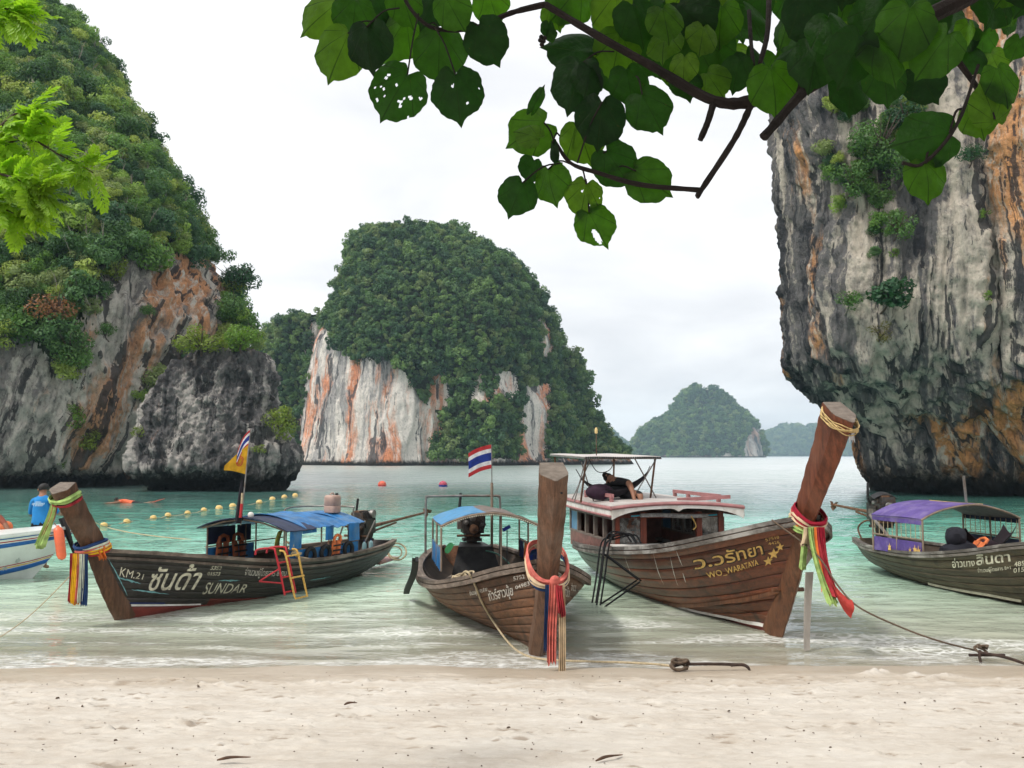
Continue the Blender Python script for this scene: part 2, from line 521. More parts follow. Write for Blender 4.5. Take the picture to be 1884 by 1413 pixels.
def build_sea():
    ys = [9.0]
    while ys[-1] < 15.0: ys.append(ys[-1] + 0.021)
    while ys[-1] < 34.0: ys.append(ys[-1] * 1.0035)
    while ys[-1] < 9000: ys.append(ys[-1] * 1.035)
    ys = np.array(ys)
    tt = np.linspace(-1, 1, 431)
    tt = np.sign(tt) * (0.62 * np.abs(tt) + 0.38 * np.abs(tt) ** 4)
    X = tt[None, :] * (1.05 * ys[:, None] + 3.0)
    Y = np.repeat(ys[:, None], len(tt), 1)
    p = np.stack([X.ravel(), Y.ravel(), np.zeros(X.size)], 1)
    near = sstep(p[:, 1], 80, 35)
    amp = sstep(p[:, 1], 10.0, 12.5) * (0.45 + 0.55 * sstep(p[:, 1], 13, 22))
    z = 0.060 * near * amp * fbm(p * (0.45, 1.0, 1), 3, 0.5)
    z += 0.030 * near * amp * fbm(p * (1.4, 3.0, 1) + 5.5, 2)
    z += 0.10 * sstep(p[:, 1], 16, 40) * sstep(p[:, 1], 160, 80) * fbm(p * (0.16, 0.40, 1) + 3.3, 3)
    # small rollers running up the beach
    rs = np.random.RandomState(3)
    for y0, a_, w_, k in ((10.75, 0.022, 0.16, 1.0), (11.6, 0.020, 0.22, 2.0), (12.7, 0.02, 0.3, 3.0), (10.15, 0.010, 0.09, 4.0)):
        yy = y0 + 0.45 * fbm(np.stack([p[:, 0] * 0.28 + 7 * k, p[:, 0] * 0 + k, p[:, 0] * 0], 1), 3)
        e = 0.5 + 0.9 * fbm(np.stack([p[:, 0] * 0.6 + 3 * k, p[:, 0] * 0 + 5 * k, p[:, 0] * 0], 1), 2)
        d = (p[:, 1] - yy) / w_
        z += np.clip(e, 0, 1.4) * a_ * np.exp(-np.where(d < 0, d * 2.0, d * 0.8) ** 2)
    p[:, 2] = z + 0.004
    me = mesh_data('sea', p, grid_faces(len(ys), len(tt)))
    bz = beach_z(p[:, 0], p[:, 1])
    dep = (p[:, 2] - bz).astype(np.float32)
    at = me.attributes.new('depth', 'FLOAT', 'POINT')
    at.data.foreach_set('value', dep)
    m, t = material('sea_water')
    pos = t.n('ShaderNodeNewGeometry', None, 0)
    d = t.n('ShaderNodeAttribute', None, 2, attribute_name='depth', attribute_type='GEOMETRY')
    yv = t.sep(pos, 1)
    def wave(sc, sx, sl, seed):
        n = t.noise(t.vadd(t.vmul(pos, (sx, 1, 1)), (seed, seed * 0.7, 0)), sc, 4, 0.58, 0.25)
        return n, t.math('MULTIPLY', n, sl / sc * 0.55)
    w0, h0 = wave(6.0, 0.6, 0.26, 1.0)
    w1, h1_ = wave(2.2, 0.5, 0.38, 2.0)
    w2, h2_ = wave(0.75, 0.42, 0.30, 3.0)
    w3, h3_ = wave(0.16, 0.35, 0.18, 4.0)
    w4, h4_ = wave(0.03, 0.30, 0.10, 5.0)
    calm = t.math('ADD', 0.35, t.math('MULTIPLY', t.smooth(d, 0.0, 0.45), 0.65))
    hh = t.math('ADD', t.math('MULTIPLY', h0, t.smooth(yv, 12, 26, inv=True)), t.math('MULTIPLY', h1_, t.smooth(yv, 22, 60, inv=True)))
    hh = t.math('MULTIPLY', hh, calm)
    hh = t.math('ADD', hh, t.math('MULTIPLY', h2_, t.math('MULTIPLY', t.smooth(yv, 12, 22), t.smooth(yv, 90, 200, inv=True))))
    hh = t.math('ADD', hh, t.math('ADD', t.math('MULTIPLY', h3_, t.smooth(yv, 30, 80)), t.math('MULTIPLY', h4_, t.smooth(yv, 120, 300))))
    b1 = t.bump(hh, 1.0, 1.0)
    n3 = w3
    col = t.ramp(t.math('DIVIDE', d, 3.3), [(0.0, (0.62, 0.62, 0.51)), (0.05, (0.55, 0.61, 0.48)), (0.12, (0.42, 0.59, 0.46)), (0.22, (0.25, 0.52, 0.41)), (0.38, (0.12, 0.36, 0.285)), (0.60, (0.05, 0.19, 0.155)), (0.85, (0.035, 0.13, 0.11))])
    col = t.mix(1.0, col, t.ramp(n3, [(0.35, 0.8), (0.65, 1.2)]), 'MULTIPLY')
    col = t.mix(t.smooth(yv, 45, 110), col, (0.15, 0.26, 0.225))  # distant water coloured paler in place of the sky it reflects
    body = t.n('ShaderNodeBsdfDiffuse', {'Color': col})
    clear = t.n('ShaderNodeBsdfTransparent', {'Color': (0.93, 0.97, 0.93)})
    op = t.math('SUBTRACT', 1.0, t.math('POWER', 2.718, t.math('MULTIPLY', d, -8.5)))
    sh = t.mixs(op, clear, body)
    gl = t.n('ShaderNodeBsdfGlossy', {'Color': (1, 1, 1), 'Roughness': t.math('ADD', 0.05, t.math('MULTIPLY', t.smooth(yv, 18, 90), 0.27)), 'Normal': b1})
    fr = t.n('ShaderNodeFresnel', {'IOR': 1.37, 'Normal': b1})
    sh = t.mixs(t.math('MULTIPLY', fr, 1.0, True), sh, gl)
    # foam: thin lace on the swash, roller trails, and sky glints painted white in the shallows
    pf = t.vadd(pos, t.vmul(t.noise(pos, 1.1, 3, 0.6, color=True), (0.9, 0.5, 0)))
    vo = t.n('ShaderNodeTexVoronoi', {'Vector': t.vmul(pf, (1.0, 1.7, 1)), 'Scale': 5.5}, 0, feature='DISTANCE_TO_EDGE')
    lace = t.smooth(vo, 0.02, 0.16, inv=True)
    f1 = t.noise(t.vmul(pos, (0.8, 1.5, 1)), 7.0, 7, 0.72, 0.5)
    f2 = t.noise(t.vmul(pos, (0.16, 0.8, 1)), 1.3, 5, 0.6, 0.6)
    edge = t.smooth(d, 0.006, 0.05, inv=True)
    zone = t.math('MULTIPLY', t.smooth(d, 0.015, 0.04), t.smooth(d, 0.09, 0.30, inv=True))
    fsoft = t.smooth(f1, 0.40, 0.66)
    fm = t.math('ADD', t.math('MULTIPLY', t.math('MULTIPLY', edge, t.smooth(f2, 0.36, 0.56)), t.math('ADD', 0.25, t.math('MULTIPLY', fsoft, 0.75))),
                t.math('MULTIPLY', t.math('MULTIPLY', t.math('ADD', t.math('MULTIPLY', lace, 0.6), t.math('MULTIPLY', fsoft, 0.5)), t.smooth(f2, 0.47, 0.62)), zone))
    sp = t.math('MULTIPLY', t.math('MULTIPLY', t.math('MULTIPLY', lace, fsoft), t.smooth(f2, 0.53, 0.64)), t.math('MULTIPLY', t.smooth(d, 0.25, 0.4), t.smooth(yv, 24, 13)))
    fm = t.math('ADD', fm, t.math('MULTIPLY', sp, 0.5), True)
    foam_glint = t.n('ShaderNodeBsdfDiffuse', {'Color': (0.88, 0.88, 0.86)})
    sh = t.mixs(t.math('MULTIPLY', fm, 0.68), sh, foam_glint)
    t.out(sh)
    o = obj('sea', me, m)
    o['kind'] = 'structure'
build_sea()

# ---------------------------------------------------------------- rock masses
def loft(name, prof, nz, nt, mat, weight=None, pw=2.7, disp=None, plan=None, zpow=1.0, seed=0):
    """closed rock mass from stacked rings. prof rows: z, xl, xr, yfront, yback"""
    pr = np.array(sorted(prof), float)
    z = pr[0, 0] + (pr[-1, 0] - pr[0, 0]) * np.linspace(0, 1, nz) ** zpow
    def ev(j):
        v = np.interp(z, pr[:, 0], pr[:, j])
        k = np.array([0.25, 0.5, 0.25])
        for _ in range(2):
            v[1:-1] = np.convolve(v, k, 'valid')
        return v
    xl, xr, yf, yb = (ev(j) for j in range(1, 5))
    ph = np.linspace(0, 2 * math.pi, 6000, endpoint=False)
    cx = np.sign(np.cos(ph)) * np.abs(np.cos(ph)) ** (2 / pw)
    cyy = -np.sign(np.sin(ph)) * np.abs(np.sin(ph)) ** (2 / pw)
    sx, sy = np.mean(xr - xl) / 2, np.mean(yb - yf) / 2
    seg = np.hypot(np.diff(np.append(cx, cx[0])) * sx, np.diff(np.append(cyy, cyy[0])) * sy)
    wt = weight(cx, cyy) if weight else np.where(cyy < 0.2, 4.0, 1.0)
    cum = np.concatenate([[0], np.cumsum(seg * wt)])
    idx = np.interp(np.linspace(0, cum[-1], nt, endpoint=False), cum, np.arange(6001))
    phs = idx / 6000 * 2 * math.pi
    cx = np.sign(np.cos(phs)) * np.abs(np.cos(phs)) ** (2 / pw)
    cyy = -np.sign(np.sin(phs)) * np.abs(np.sin(phs)) ** (2 / pw)
    X = ((xl + xr) / 2)[:, None] + ((xr - xl) / 2)[:, None] * cx[None]
    Y = ((yf + yb) / 2)[:, None] + ((yb - yf) / 2)[:, None] * cyy[None]
    Z = np.repeat(z[:, None], nt, 1)
    V = np.stack([X, Y, Z], 2)
    if plan:
        V = plan(V, cx, cyy)
    du = np.roll(V, -1, 1) - np.roll(V, 1, 1)
    dv = np.gradient(V, axis=0)
    nn = -np.cross(du, dv)
    nn /= np.maximum(np.linalg.norm(nn, axis=2, keepdims=True), 1e-9)
    if disp is not None:
        dd = disp(V.reshape(-1, 3)).reshape(V.shape[:2])
        V = V + nn * dd[..., None]
    f = grid_faces(nz, nt, True)
    Vf = V.reshape(-1, 3)
    top = V[-1].mean(0)
    Vf = np.vstack([Vf, top])
    b = (nz - 1) * nt
    capf = np.stack([b + np.arange(nt), b + (np.arange(nt) + 1) % nt, np.full(nt, len(Vf) - 1), np.full(nt, len(Vf) - 1)], 1)
    Fc = [tuple(q) for q in f] + [(a, b_, c) for a, b_, c, _ in capf]
    me = mesh_data(name, Vf, Fc)
    o = obj(name, me, mat)
    o['kind'] = 'structure'
    o_n = nn
    return o, V, nn

def rockdisp(a_big, a_flute, a_fine, s=1.0, seed=0.0, warp=2.0):
    def fn(p):
        q = p + seed
        wv = warp * np.stack([fbm(q * (0.08 / s), 2), fbm(q * (0.08 / s) + 31, 2), np.zeros(len(p))], 1) * s
        qq = q + wv
        d = a_big * fbm(q * np.array((0.11, 0.11, 0.05)) / s, 3)
        d = d + a_flute * fbm(qq * np.array((0.55, 0.55, 0.05)) / s, 3, ridge=True)
        d = d + 0.5 * a_flute * fbm(qq * np.array((1.5, 1.5, 0.16)) / s + 9, 3)
        d = d + a_fine * fbm(q * 0.9 / s + 3, 5, 0.62)
        return d
    return fn

# materials of the four rock masses
M_ROCK_L = rock_mat('limestone_left', (0.045, 0.043, 0.045), (0.20, 0.185, 0.175), (0.56, 0.52, 0.46), (0.56, 0.27, 0.125), 0.9, 0.85, -0.03, 0.035, 1.6, 0.35, oz=(-31, -27, -19, -17, 0.085))
M_ROCK_S = rock_mat('limestone_stack', (0.035, 0.035, 0.037), (0.12, 0.115, 0.115), (0.42, 0.39, 0.36), (0.32, 0.15, 0.09), 0.8, 0.5, -0.05, -0.012, 1.7, fineamt=0.34)
M_ROCK_R = rock_mat('limestone_right', (0.032, 0.034, 0.040), (0.14, 0.135, 0.135), (0.56, 0.50, 0.42), (0.62, 0.29, 0.11), 0.85, 0.88, -0.055, -0.012, 2.0, oz=(21.0, 24.0, 60, 70, 0.125))
M_ROCK_I = rock_mat('limestone_island', (0.06, 0.062, 0.068), (0.36, 0.34, 0.33), (0.74, 0.68, 0.62), (0.66, 0.25, 0.12), 1.9, 0.9, 0.055, 0.03, 1.5)
M_SOIL = pm('forest_floor', (0.03, 0.045, 0.018), 0.9, 0.3, 0.3)

# left cliff
def rows(lst):
    out = []
    for z, xl, (px, py, Y), yf, yb in lst:
        out.append((z, xl, P(px, py, Y).x, yf, yb))
    return out
left_prof = rows([
    (-1.5, -60, (330, 930, 74), 66.0, 80), (0.6, -60, (330, 880, 74), 65.5, 80), (2.2, -60, (350, 838, 74), 62.8, 80), (5, -60, (380, 760, 74), 62.0, 80),
    (9.4, -60, (415, 640, 74), 61.3, 80), (12, -60, (435, 570, 74), 61.3, 80), (15, -60, (420, 490, 76), 62.0, 82), (18, -60, (385, 420, 77), 63.5, 83),
    (21, -62, (358, 350, 78), 65.5, 84), (25, -64, (318, 265, 79), 68, 85), (28.5, -64, (272, 195, 80), 70, 86), (32, -64, (222, 120, 82), 72.5, 88),
    (35.5, -64, (200, 60, 84), 75, 90), (39, -64, (178, 0, 86), 78, 92), (44, -66, (120, -90, 89), 82, 95), (49, -66, (40, -170, 93), 88, 100), (52, -70, (-100, -230, 96), 93, 104)])
def left_plan(V, cx, cyy):
    V = V.copy()
    # the wall steps towards the water at its left end
    x = V[..., 0]
    V[..., 1] -= sstep(x, -24.0, -33.0) * 3.0 * np.clip(1 - V[..., 2] / 30, 0, 1)
    return V
cliff_l, VL, NL = loft('cliff', left_prof, 330, 520, M_ROCK_L, lambda x, y: np.where((x > -0.05) & (y < 0.6), 9.0, 0.5), 3.2, rockdisp(1.7, 0.85, 0.55, 1.0, 3.0), left_plan)

# rock stack in front of the left cliff
def px_rows(lst, Y, yc, bfrac=0.8, ymin=4.0, Yx=None, drop=0.0):
    """rows from outline: (py, px_left, px_right) at depth Y"""
    out = []
    for py, a, b in lst:
        Yp = Y(py) if callable(Y) else Y
        A, B = P(a, py, Yx or Yp), P(b, py, Yx or Yp)
        hb = max((B.x - A.x) / 2 * bfrac, ymin)
        zz = P(a, py, Yp).z
        out.append((zz - drop * float(sstep(zz, 12.0, 30.0)), A.x, B.x, yc - hb, yc + hb))
    return out
stack_prof = px_rows([(950, 300, 470), (912, 262, 480), (895, 268, 490), (880, 252, 508), (868, 240, 522), (850, 240, 533), (830, 246, 532), (812, 252, 512), (795, 258, 496), (770, 262, 490), (740, 268, 486), (700, 292, 484), (675, 320, 480), (660, 338, 474), (650, 350, 462), (642, 380, 440)], 57.5, 58.5, 0.6, 1.2)
def stack_plan(V, cx, cyy):
    V = V.copy()
    z = V[..., 2]
    # the deep undercut at its left half
    k = sstep(V[..., 0], -15.6, -17.5) * sstep(z, 1.7, 0.4) * sstep(cyy[None, :] + 0 * z, 0.3, -0.3)
    V[..., 1] += 3.0 * k
    return V
stack, VS, NS_ = loft('rock_stack', stack_prof, 190, 420, M_ROCK_S, None, 2.6, rockdisp(1.0, 0.5, 0.7, 0.8, 8.0), stack_plan)

# right cliff
RY = 58.0
def rrow(py, px, yf, yb=None, Y=None, xr=70.0):
    yb = yf + 15.0
    A = P(px, py, yb - 3.5)
    return (A.z, A.x, xr, yf, yb)
right_prof = [rrow(945, 1668, 54.5), rrow(912, 1650, 53.0), rrow(900, 1632, 51.0), rrow(885, 1612, 49.2), rrow(868, 1598, 47.9), rrow(845, 1582, 47.2), rrow(820, 1572, 46.8), rrow(795, 1562, 46.5), rrow(775, 1540, 46.2), rrow(758, 1512, 45.8),
              rrow(735, 1484, 45.2), rrow(710, 1458, 44.5), rrow(690, 1440, 43.9), rrow(660, 1434, 43.4), rrow(620, 1438, 43.1), rrow(560, 1441, 43.0), rrow(500, 1441, 43.2), rrow(430, 1438, 43.5), rrow(400, 1432, 43.6),
              rrow(340, 1420, 43.5), rrow(270, 1412, 43.8), rrow(210, 1416, 44.0), rrow(150, 1428, 44.2), rrow(60, 1436, 44.5), rrow(-60, 1450, 45), rrow(-200, 1490, 46), rrow(-300, 1560, 50)]
def right_plan(V, cx, cyy):
    V = V.copy()
    x, z = V[..., 0], V[..., 2]
    fr = sstep(cyy[None, :] + 0 * z, 0.5, -0.2)
    # the face swings towards the beach at the right; a nose stands proud at its left end
    V[..., 1] -= fr * np.clip(x - 25.0, 0, 40) * 0.32
    nose = np.exp(-((x - 21.0) / 2.4) ** 2)
    V[..., 1] += fr * nose * np.clip((z - 1) / 6, 0, 1) * 1.0
    gully = np.exp(-((x - 24.3 + 0.05 * (z - 10)) / 0.8) ** 2) * sstep(z, 4.5, 9)
    V[..., 1] += fr * gully * 1.7
    return V
def right_disp(p):
    q = p + 21.0
    k = 0.4 + 0.6 * sstep(p[:, 2], 6.5, 10.0)
    wv = 2.2 * np.stack([fbm(q * 0.09, 2), fbm(q * 0.09 + 31, 2), np.zeros(len(p))], 1)
    qq = q + wv
    d = 1.2 * fbm(q * np.array((0.12, 0.12, 0.055)), 3)
    d = d + 0.70 * fbm(qq * np.array((0.62, 0.62, 0.05)), 3, ridge=True)
    d = d + 0.36 * fbm(qq * np.array((1.7, 1.7, 0.14)) + 9, 3, ridge=True)
    return d + 0.5 * k * fbm(q + 3, 5, 0.62)
cliff_r, VR, NR = loft('cliff', right_prof, 400, 560, M_ROCK_R, lambda x, y: np.where((x < 0.1) & (y < 0.75), 9.0, 0.4), 3.0, right_disp, right_plan)

# the big wooded island across the bay: main block, left shoulder, right pinnacle and skirt
IY = 200.0
ITOP = lambda py: 200.0 + max(0.0, 640 - py) * 0.13
isl_prof = px_rows([(875, 545, 1060), (858, 548, 1058), (840, 553, 1052), (800, 562, 1046), (740, 568, 1040), (700, 570, 1024), (660, 574, 1018), (620, 581, 1020), (600, 586, 1024), (560, 600, 1014), (535, 612, 1004), (515, 620, 992), (480, 634, 962), (462, 640, 930), (445, 642, 885), (430, 646, 850), (420, 652, 828), (414, 668, 800)], ITOP, 232, 1.0, 9.0, 224.0, 2.4)
isl_prof = [(z, a, b, max(yf, 188 + 0.16 * max(0, z - 18) ** 1.25), yb) for z, a, b, yf, yb in isl_prof]
def isl_plan(V, cx, cyy):
    V = V.copy()
    x, z = V[..., 0], V[..., 2]
    fr = sstep(cyy[None, :] + 0 * z, 0.4, -0.3)
    V[..., 1] += fr * (1.2 * np.sin(x * 0.28) + 2.0 * np.sin(x * 0.11 + 1.0)) * sstep(z, 60, 10)
    V[..., 1] += fr * 3.5 * np.exp(-((x + 18) / 8) ** 2) * sstep(z, 26, 14)
    return V
island, VI, NI = loft('island', isl_prof, 200, 620, M_ROCK_I, None, 2.5, rockdisp(3.2, 0.9, 0.45, 2.4, 40.0), isl_plan)
sh_prof = px_rows([(870, 440, 640), (858, 440, 640), (760, 445, 640), (680, 455, 640), (620, 462, 640), (590, 472, 640), (570, 488, 640), (556, 515, 640), (548, 545, 632)], 222.0, 246, 0.8, 8, 240.0, 1.5)
isl2, VI2, NI2 = loft('island', sh_prof, 90, 200, M_ROCK_I, None, 2.4, rockdisp(2.5, 0.8, 0.4, 2.4, 55.0))
pin_prof = px_rows([(870, 900, 1170), (853, 940, 1162), (840, 950, 1150), (815, 960, 1122), (790, 968, 1104), (765, 975, 1090), (735, 985, 1080), (700, 995, 1074), (670, 1010, 1072), (648, 1024, 1068), (632, 1032, 1062), (622, 1038, 1056)], 214.0, 236, 0.75, 5, 231.0, 1.5)
isl3, VI3, NI3 = loft('island', pin_prof, 110, 220, M_ROCK_I, None, 2.3, rockdisp(2.0, 0.7, 0.4, 2.4, 70.0))

# far island and far hills
M_ROCK_F = rock_mat('limestone_far', (0.07, 0.072, 0.075), (0.3, 0.28, 0.27), (0.58, 0.53, 0.48), (0.5, 0.25, 0.14), 9.0, 0.6, 0.0, 0.05, 2.0)
FY = 1040.0
far_prof = px_rows([(848, 1150, 1408), (843, 1152, 1407), (835, 1160, 1406), (820, 1170, 1405), (800, 1182, 1402), (785, 1195, 1396), (770, 1222, 1386), (757, 1240, 1370), (745, 1246, 1352), (733, 1254, 1340), (722, 1268, 1324), (715, 1284, 1308)], FY, FY + 60, 0.9, 30, FY + 48)
fisl, VF, NF = loft('island', far_prof, 110, 300, M_ROCK_F, None, 2.2, rockdisp(12, 2.0, 1.0, 9.0, 90.0))
HY = 2100.0
hill_prof = px_rows([(846, 1370, 1640), (842, 1375, 1640), (825, 1385, 1635), (810, 1392, 1625), (802, 1400, 1610), (796, 1422, 1580), (790, 1440, 1545), (785, 1455, 1520)], HY, HY + 150, 0.7, 60, HY + 120)
hill1, VH, NH = loft('hill', hill_prof, 60, 240, M_SOIL, None, 2.0, rockdisp(14, 1, 1, 18.0, 120.0))
hill2_prof = px_rows([(848, 1060, 1185), (842, 1065, 1180), (825, 1075, 1165), (812, 1085, 1150), (803, 1100, 1140), (795, 1118, 1132)], 1700.0, 1790, 0.7, 30)
hill2, VH2, NH2 = loft('hill', hill2_prof, 40, 120, M_SOIL, None, 2.0, rockdisp(10, 1, 1, 14.0, 130.0))

# ---------------------------------------------------------------- foliage
def crown_mesh(name, nclump, nleaf, rad=1.0, leaf=0.14, seed=0, flat=0.75, mat=None):
    rs = np.random.RandomState(seed)
    cs = rs.normal(size=(nclump, 3)); cs /= np.linalg.norm(cs, axis=1)[:, None]
    cs *= (rs.uniform(0.25, 0.78, size=(nclump, 1))) * rad
    cs[:, 2] = cs[:, 2] * flat + 0.15 * rad
    cr = rs.uniform(0.26, 0.46, nclump) * rad
    pick = rs.choice(nclump, nleaf, p=cr ** 2 / np.sum(cr ** 2))
    d = rs.normal(size=(nleaf, 3)); d /= np.linalg.norm(d, axis=1)[:, None]
    pos = cs[pick] + d * (cr[pick] * rs.uniform(0.72, 1.05, nleaf))[:, None] * np.array((1, 1, 0.8))
    nrm = d * 1.0 + rs.normal(size=(nleaf, 3)) * 0.38 + np.array((0, 0, 0.2))
    nrm /= np.linalg.norm(nrm, axis=1)[:, None]
    a = np.cross(nrm, rs.normal(size=(nleaf, 3))); a /= np.linalg.norm(a, axis=1)[:, None]
    b = np.cross(nrm, a)
    sz = leaf * rs.uniform(0.6, 1.3, nleaf)[:, None]
    V = np.stack([pos - a * sz, pos - b * sz * 0.5 - nrm * sz * 0.15, pos + a * sz, pos + b * sz * 0.5 - nrm * sz * 0.15], 1).reshape(-1, 3)
    Fc = np.arange(nleaf * 4).reshape(-1, 4)
    me = mesh_data(name, V, Fc, False)
    if mat:
        me.materials.append(mat)
    return me

def proto_collection(name, meshes):
    c = bpy.data.collections.new(name)
    for i, me in enumerate(meshes):
        c.objects.link(bpy.data.objects.new('%s_%02d' % (name, i), me))
    return c

def sample_on(V, NN, n, rs, keep=None, closed=True):
    """random points on a lofted surface, by area"""
    A, B, C = V[:-1, :-1], V[:-1, 1:], V[1:, :-1]
    ar = np.linalg.norm(np.cross(B - A, C - A), axis=2).ravel()
    k = rs.choice(len(ar), n, p=ar / ar.sum())
    r, c = np.divmod(k, V.shape[1] - 1)
    u, v = rs.uniform(size=(n, 1)), rs.uniform(size=(n, 1))
    p = V[r, c] * (1 - u) * (1 - v) + V[r, c + 1] * (1 - u) * v + V[r + 1, c] * u * (1 - v) + V[r + 1, c + 1] * u * v
    nn = NN[r, c]
    if keep is not None:
        m = keep(p, nn)
        p, nn = p[m], nn[m]
    return p, nn

def spaced(p, n, s, k=0.8, lim=None):
    """dart throwing: keep points at least k*(r1+r2)/1.0 apart"""
    cell = 2 * s.max() * k
    grid, keep = {}, []
    for i in range(len(p)):
        c = tuple((p[i] // cell).astype(int))
        ok = True
        for dx in (-1, 0, 1):
            for dy in (-1, 0, 1):
                for dz_ in (-1, 0, 1):
                    for j in grid.get((c[0] + dx, c[1] + dy, c[2] + dz_), ()):
                        if np.sum((p[i] - p[j]) ** 2) < (k * (s[i] + s[j])) ** 2:
                            ok = False
                            break
                    if not ok: break
                if not ok: break
            if not ok: break
        if ok:
            grid.setdefault(c, []).append(i); keep.append(i)
    keep = np.array(keep)
    return p[keep], n[keep], s[keep]

def in_poly(px, py, poly):
    r = np.zeros(len(px), bool)
    n = len(poly)
    for i in range(n):
        x1, y1 = poly[i]; x2, y2 = poly[(i + 1) % n]
        c = ((y1 > py) != (y2 > py)) & (px < (x2 - x1) * (py - y1) / (y2 - y1 + 1e-12) + x1)
        r ^= c
    return r

def scatter(name, pts, scales, coll, label, rs, cat='forest'):
    me = bpy.data.meshes.new(name)
    me.vertices.add(len(pts)); me.vertices.foreach_set('co', np.asarray(pts, np.float32).ravel())
    n = len(pts)
    for an, ty, key, data in (('scl', 'FLOAT', 'value', np.asarray(scales, np.float32)), ('idx', 'INT', 'value', rs.randint(0, 1000, n).astype(np.int32))):
        at = me.attributes.new(an, ty, 'POINT'); at.data.foreach_set(key, data)
    rot = np.stack([rs.normal(0, 0.2, n), rs.normal(0, 0.2, n), rs.uniform(0, 6.283, n)], 1).astype(np.float32)
    at = me.attributes.new('rot', 'FLOAT_VECTOR', 'POINT'); at.data.foreach_set('vector', rot.ravel())
    me.update()
    o = obj(name, me)
    ng = bpy.data.node_groups.new(name, 'GeometryNodeTree')
    ng.interface.new_socket('Geometry', in_out='INPUT', socket_type='NodeSocketGeometry')
    ng.interface.new_socket('Geometry', in_out='OUTPUT', socket_type='NodeSocketGeometry')
    N = ng.nodes.new; L = ng.links.new
    gi, go = N('NodeGroupInput'), N('NodeGroupOutput')
    ip = N('GeometryNodeInstanceOnPoints'); ci = N('GeometryNodeCollectionInfo')
    ci.inputs['Collection'].default_value = coll
    ci.inputs['Separate Children'].default_value = True
    ci.inputs['Reset Children'].default_value = True
    ip.inputs['Pick Instance'].default_value = True
    def attr(nm, ty):
        a = N('GeometryNodeInputNamedAttribute'); a.data_type = ty; a.inputs['Name'].default_value = nm
        return a.outputs['Attribute']
    L(gi.outputs[0], ip.inputs['Points']); L(ci.outputs[0], ip.inputs['Instance'])
    L(attr('idx', 'INT'), ip.inputs['Instance Index'])
    L(attr('rot', 'FLOAT_VECTOR'), ip.inputs['Rotation'])
    L(attr('scl', 'FLOAT'), ip.inputs['Scale'])
    L(ip.outputs[0], go.inputs[0])
    md = o.modifiers.new('trees', 'NODES'); md.node_group = ng
    return tag(o, label, cat, None, 'stuff')

RS = np.random.RandomState(77)
G_NEAR = leaf_mat('foliage_near', [(0.048, 0.114, 0.035), (0.122, 0.235, 0.048), (0.212, 0.325, 0.065), (0.081, 0.170, 0.057), (0.325, 0.406, 0.098), (0.130, 0.244, 0.065), (0.057, 0.130, 0.065), (0.244, 0.308, 0.122), (0.098, 0.195, 0.048), (0.163, 0.260, 0.065)], 0.35)
G_ISL = leaf_mat('foliage_island', [(0.051, 0.115, 0.043), (0.093, 0.179, 0.057), (0.144, 0.237, 0.071), (0.064, 0.137, 0.052), (0.179, 0.245, 0.093), (0.101, 0.179, 0.064), (0.043, 0.101, 0.046), (0.122, 0.201, 0.057)], 0.3)
def veg_attr(o, V, keep):
    q = V.reshape(-1, 3)
    me = o.data
    a = np.zeros(len(me.vertices), np.float32)
    a[:len(q)] = keep(q, np.zeros_like(q)).astype(np.float32)
    me.attributes.new('veg', 'FLOAT', 'POINT').data.foreach_set('value', a)
near_protos = proto_collection('crown_near', [crown_mesh('crown_near', 17, 1700, 1.0, 0.075, 100 + i, 0.8, G_NEAR) for i in range(6)])
isl_protos = proto_collection('crown_island', [crown_mesh('crown_island', 8, 420, 1.0, 0.13, 200 + i, 0.75, G_ISL) for i in range(5)])

left_rock = [(135, 700), (140, 600), (195, 490), (290, 448), (330, 470), (400, 462), (425, 530), (410, 640), (340, 700), (262, 745), (245, 960), (-60, 960), (-60, 630), (60, 615), (100, 680)]
def keep_left(p, n):
    px, py = proj(p)
    jit = RS.normal(0, 9, len(px))
    front = p[:, 1] < 130
    return front & ~in_poly(px + jit, py + jit, left_rock) & (p[:, 2] > 6) & (p[:, 0] > -62)
veg_attr(cliff_l, VL, keep_left)
p, n = sample_on(VL, NL, 22000, RS, keep_left)
sc_ = 0.75 + 1.25 * RS.uniform(size=len(p)) ** 2.2
p, n, sc_ = spaced(p, n, sc_, 0.34)
scatter('cliff_forest', p + n * 0.40 * sc_[:, None] + np.array((0, 0, 0.15)), sc_, near_protos, 'dense green jungle covering the tall cliff at the left', RS)

bb = MB()
brs = random.Random(12)
idx = [i for i in range(len(p)) if p[i, 0] > -42]
for i in brs.sample(idx, min(170, len(idx))):
    c0 = Vector(p[i]) + Vector(n[i]) * (0.5 * sc_[i])
    d0 = (Vector(n[i]) * 0.6 + Vector((brs.uniform(-.6, .6), brs.uniform(-.6, .1), brs.uniform(.3, 1.2)))).normalized()
    L0 = brs.uniform(.7, 1.7)
    e0 = c0 + d0 * L0
    bb.tube([c0, c0.lerp(e0, .5) + Vector((brs.uniform(-.1, .1), 0, .05)), e0], [.035, .026, .008], 5)
    for k_ in range(3):
        t0 = brs.uniform(.3, .8)
        d1 = (d0 + Vector((brs.uniform(-1, 1), brs.uniform(-.6, .3), brs.uniform(-.2, .8)))).normalized()
        q0 = c0.lerp(e0, t0)
        bb.tube([q0, q0 + d1 * L0 * brs.uniform(.3, .6)], [.016, .004], 4)
o_ = bb.build('bare_branches', pm('pale_dead_wood', (.30, .26, .22), .9, .3, 4))
tag(o_, 'pale bare branches poking out of the jungle on the left cliff', 'branches', None, 'stuff')

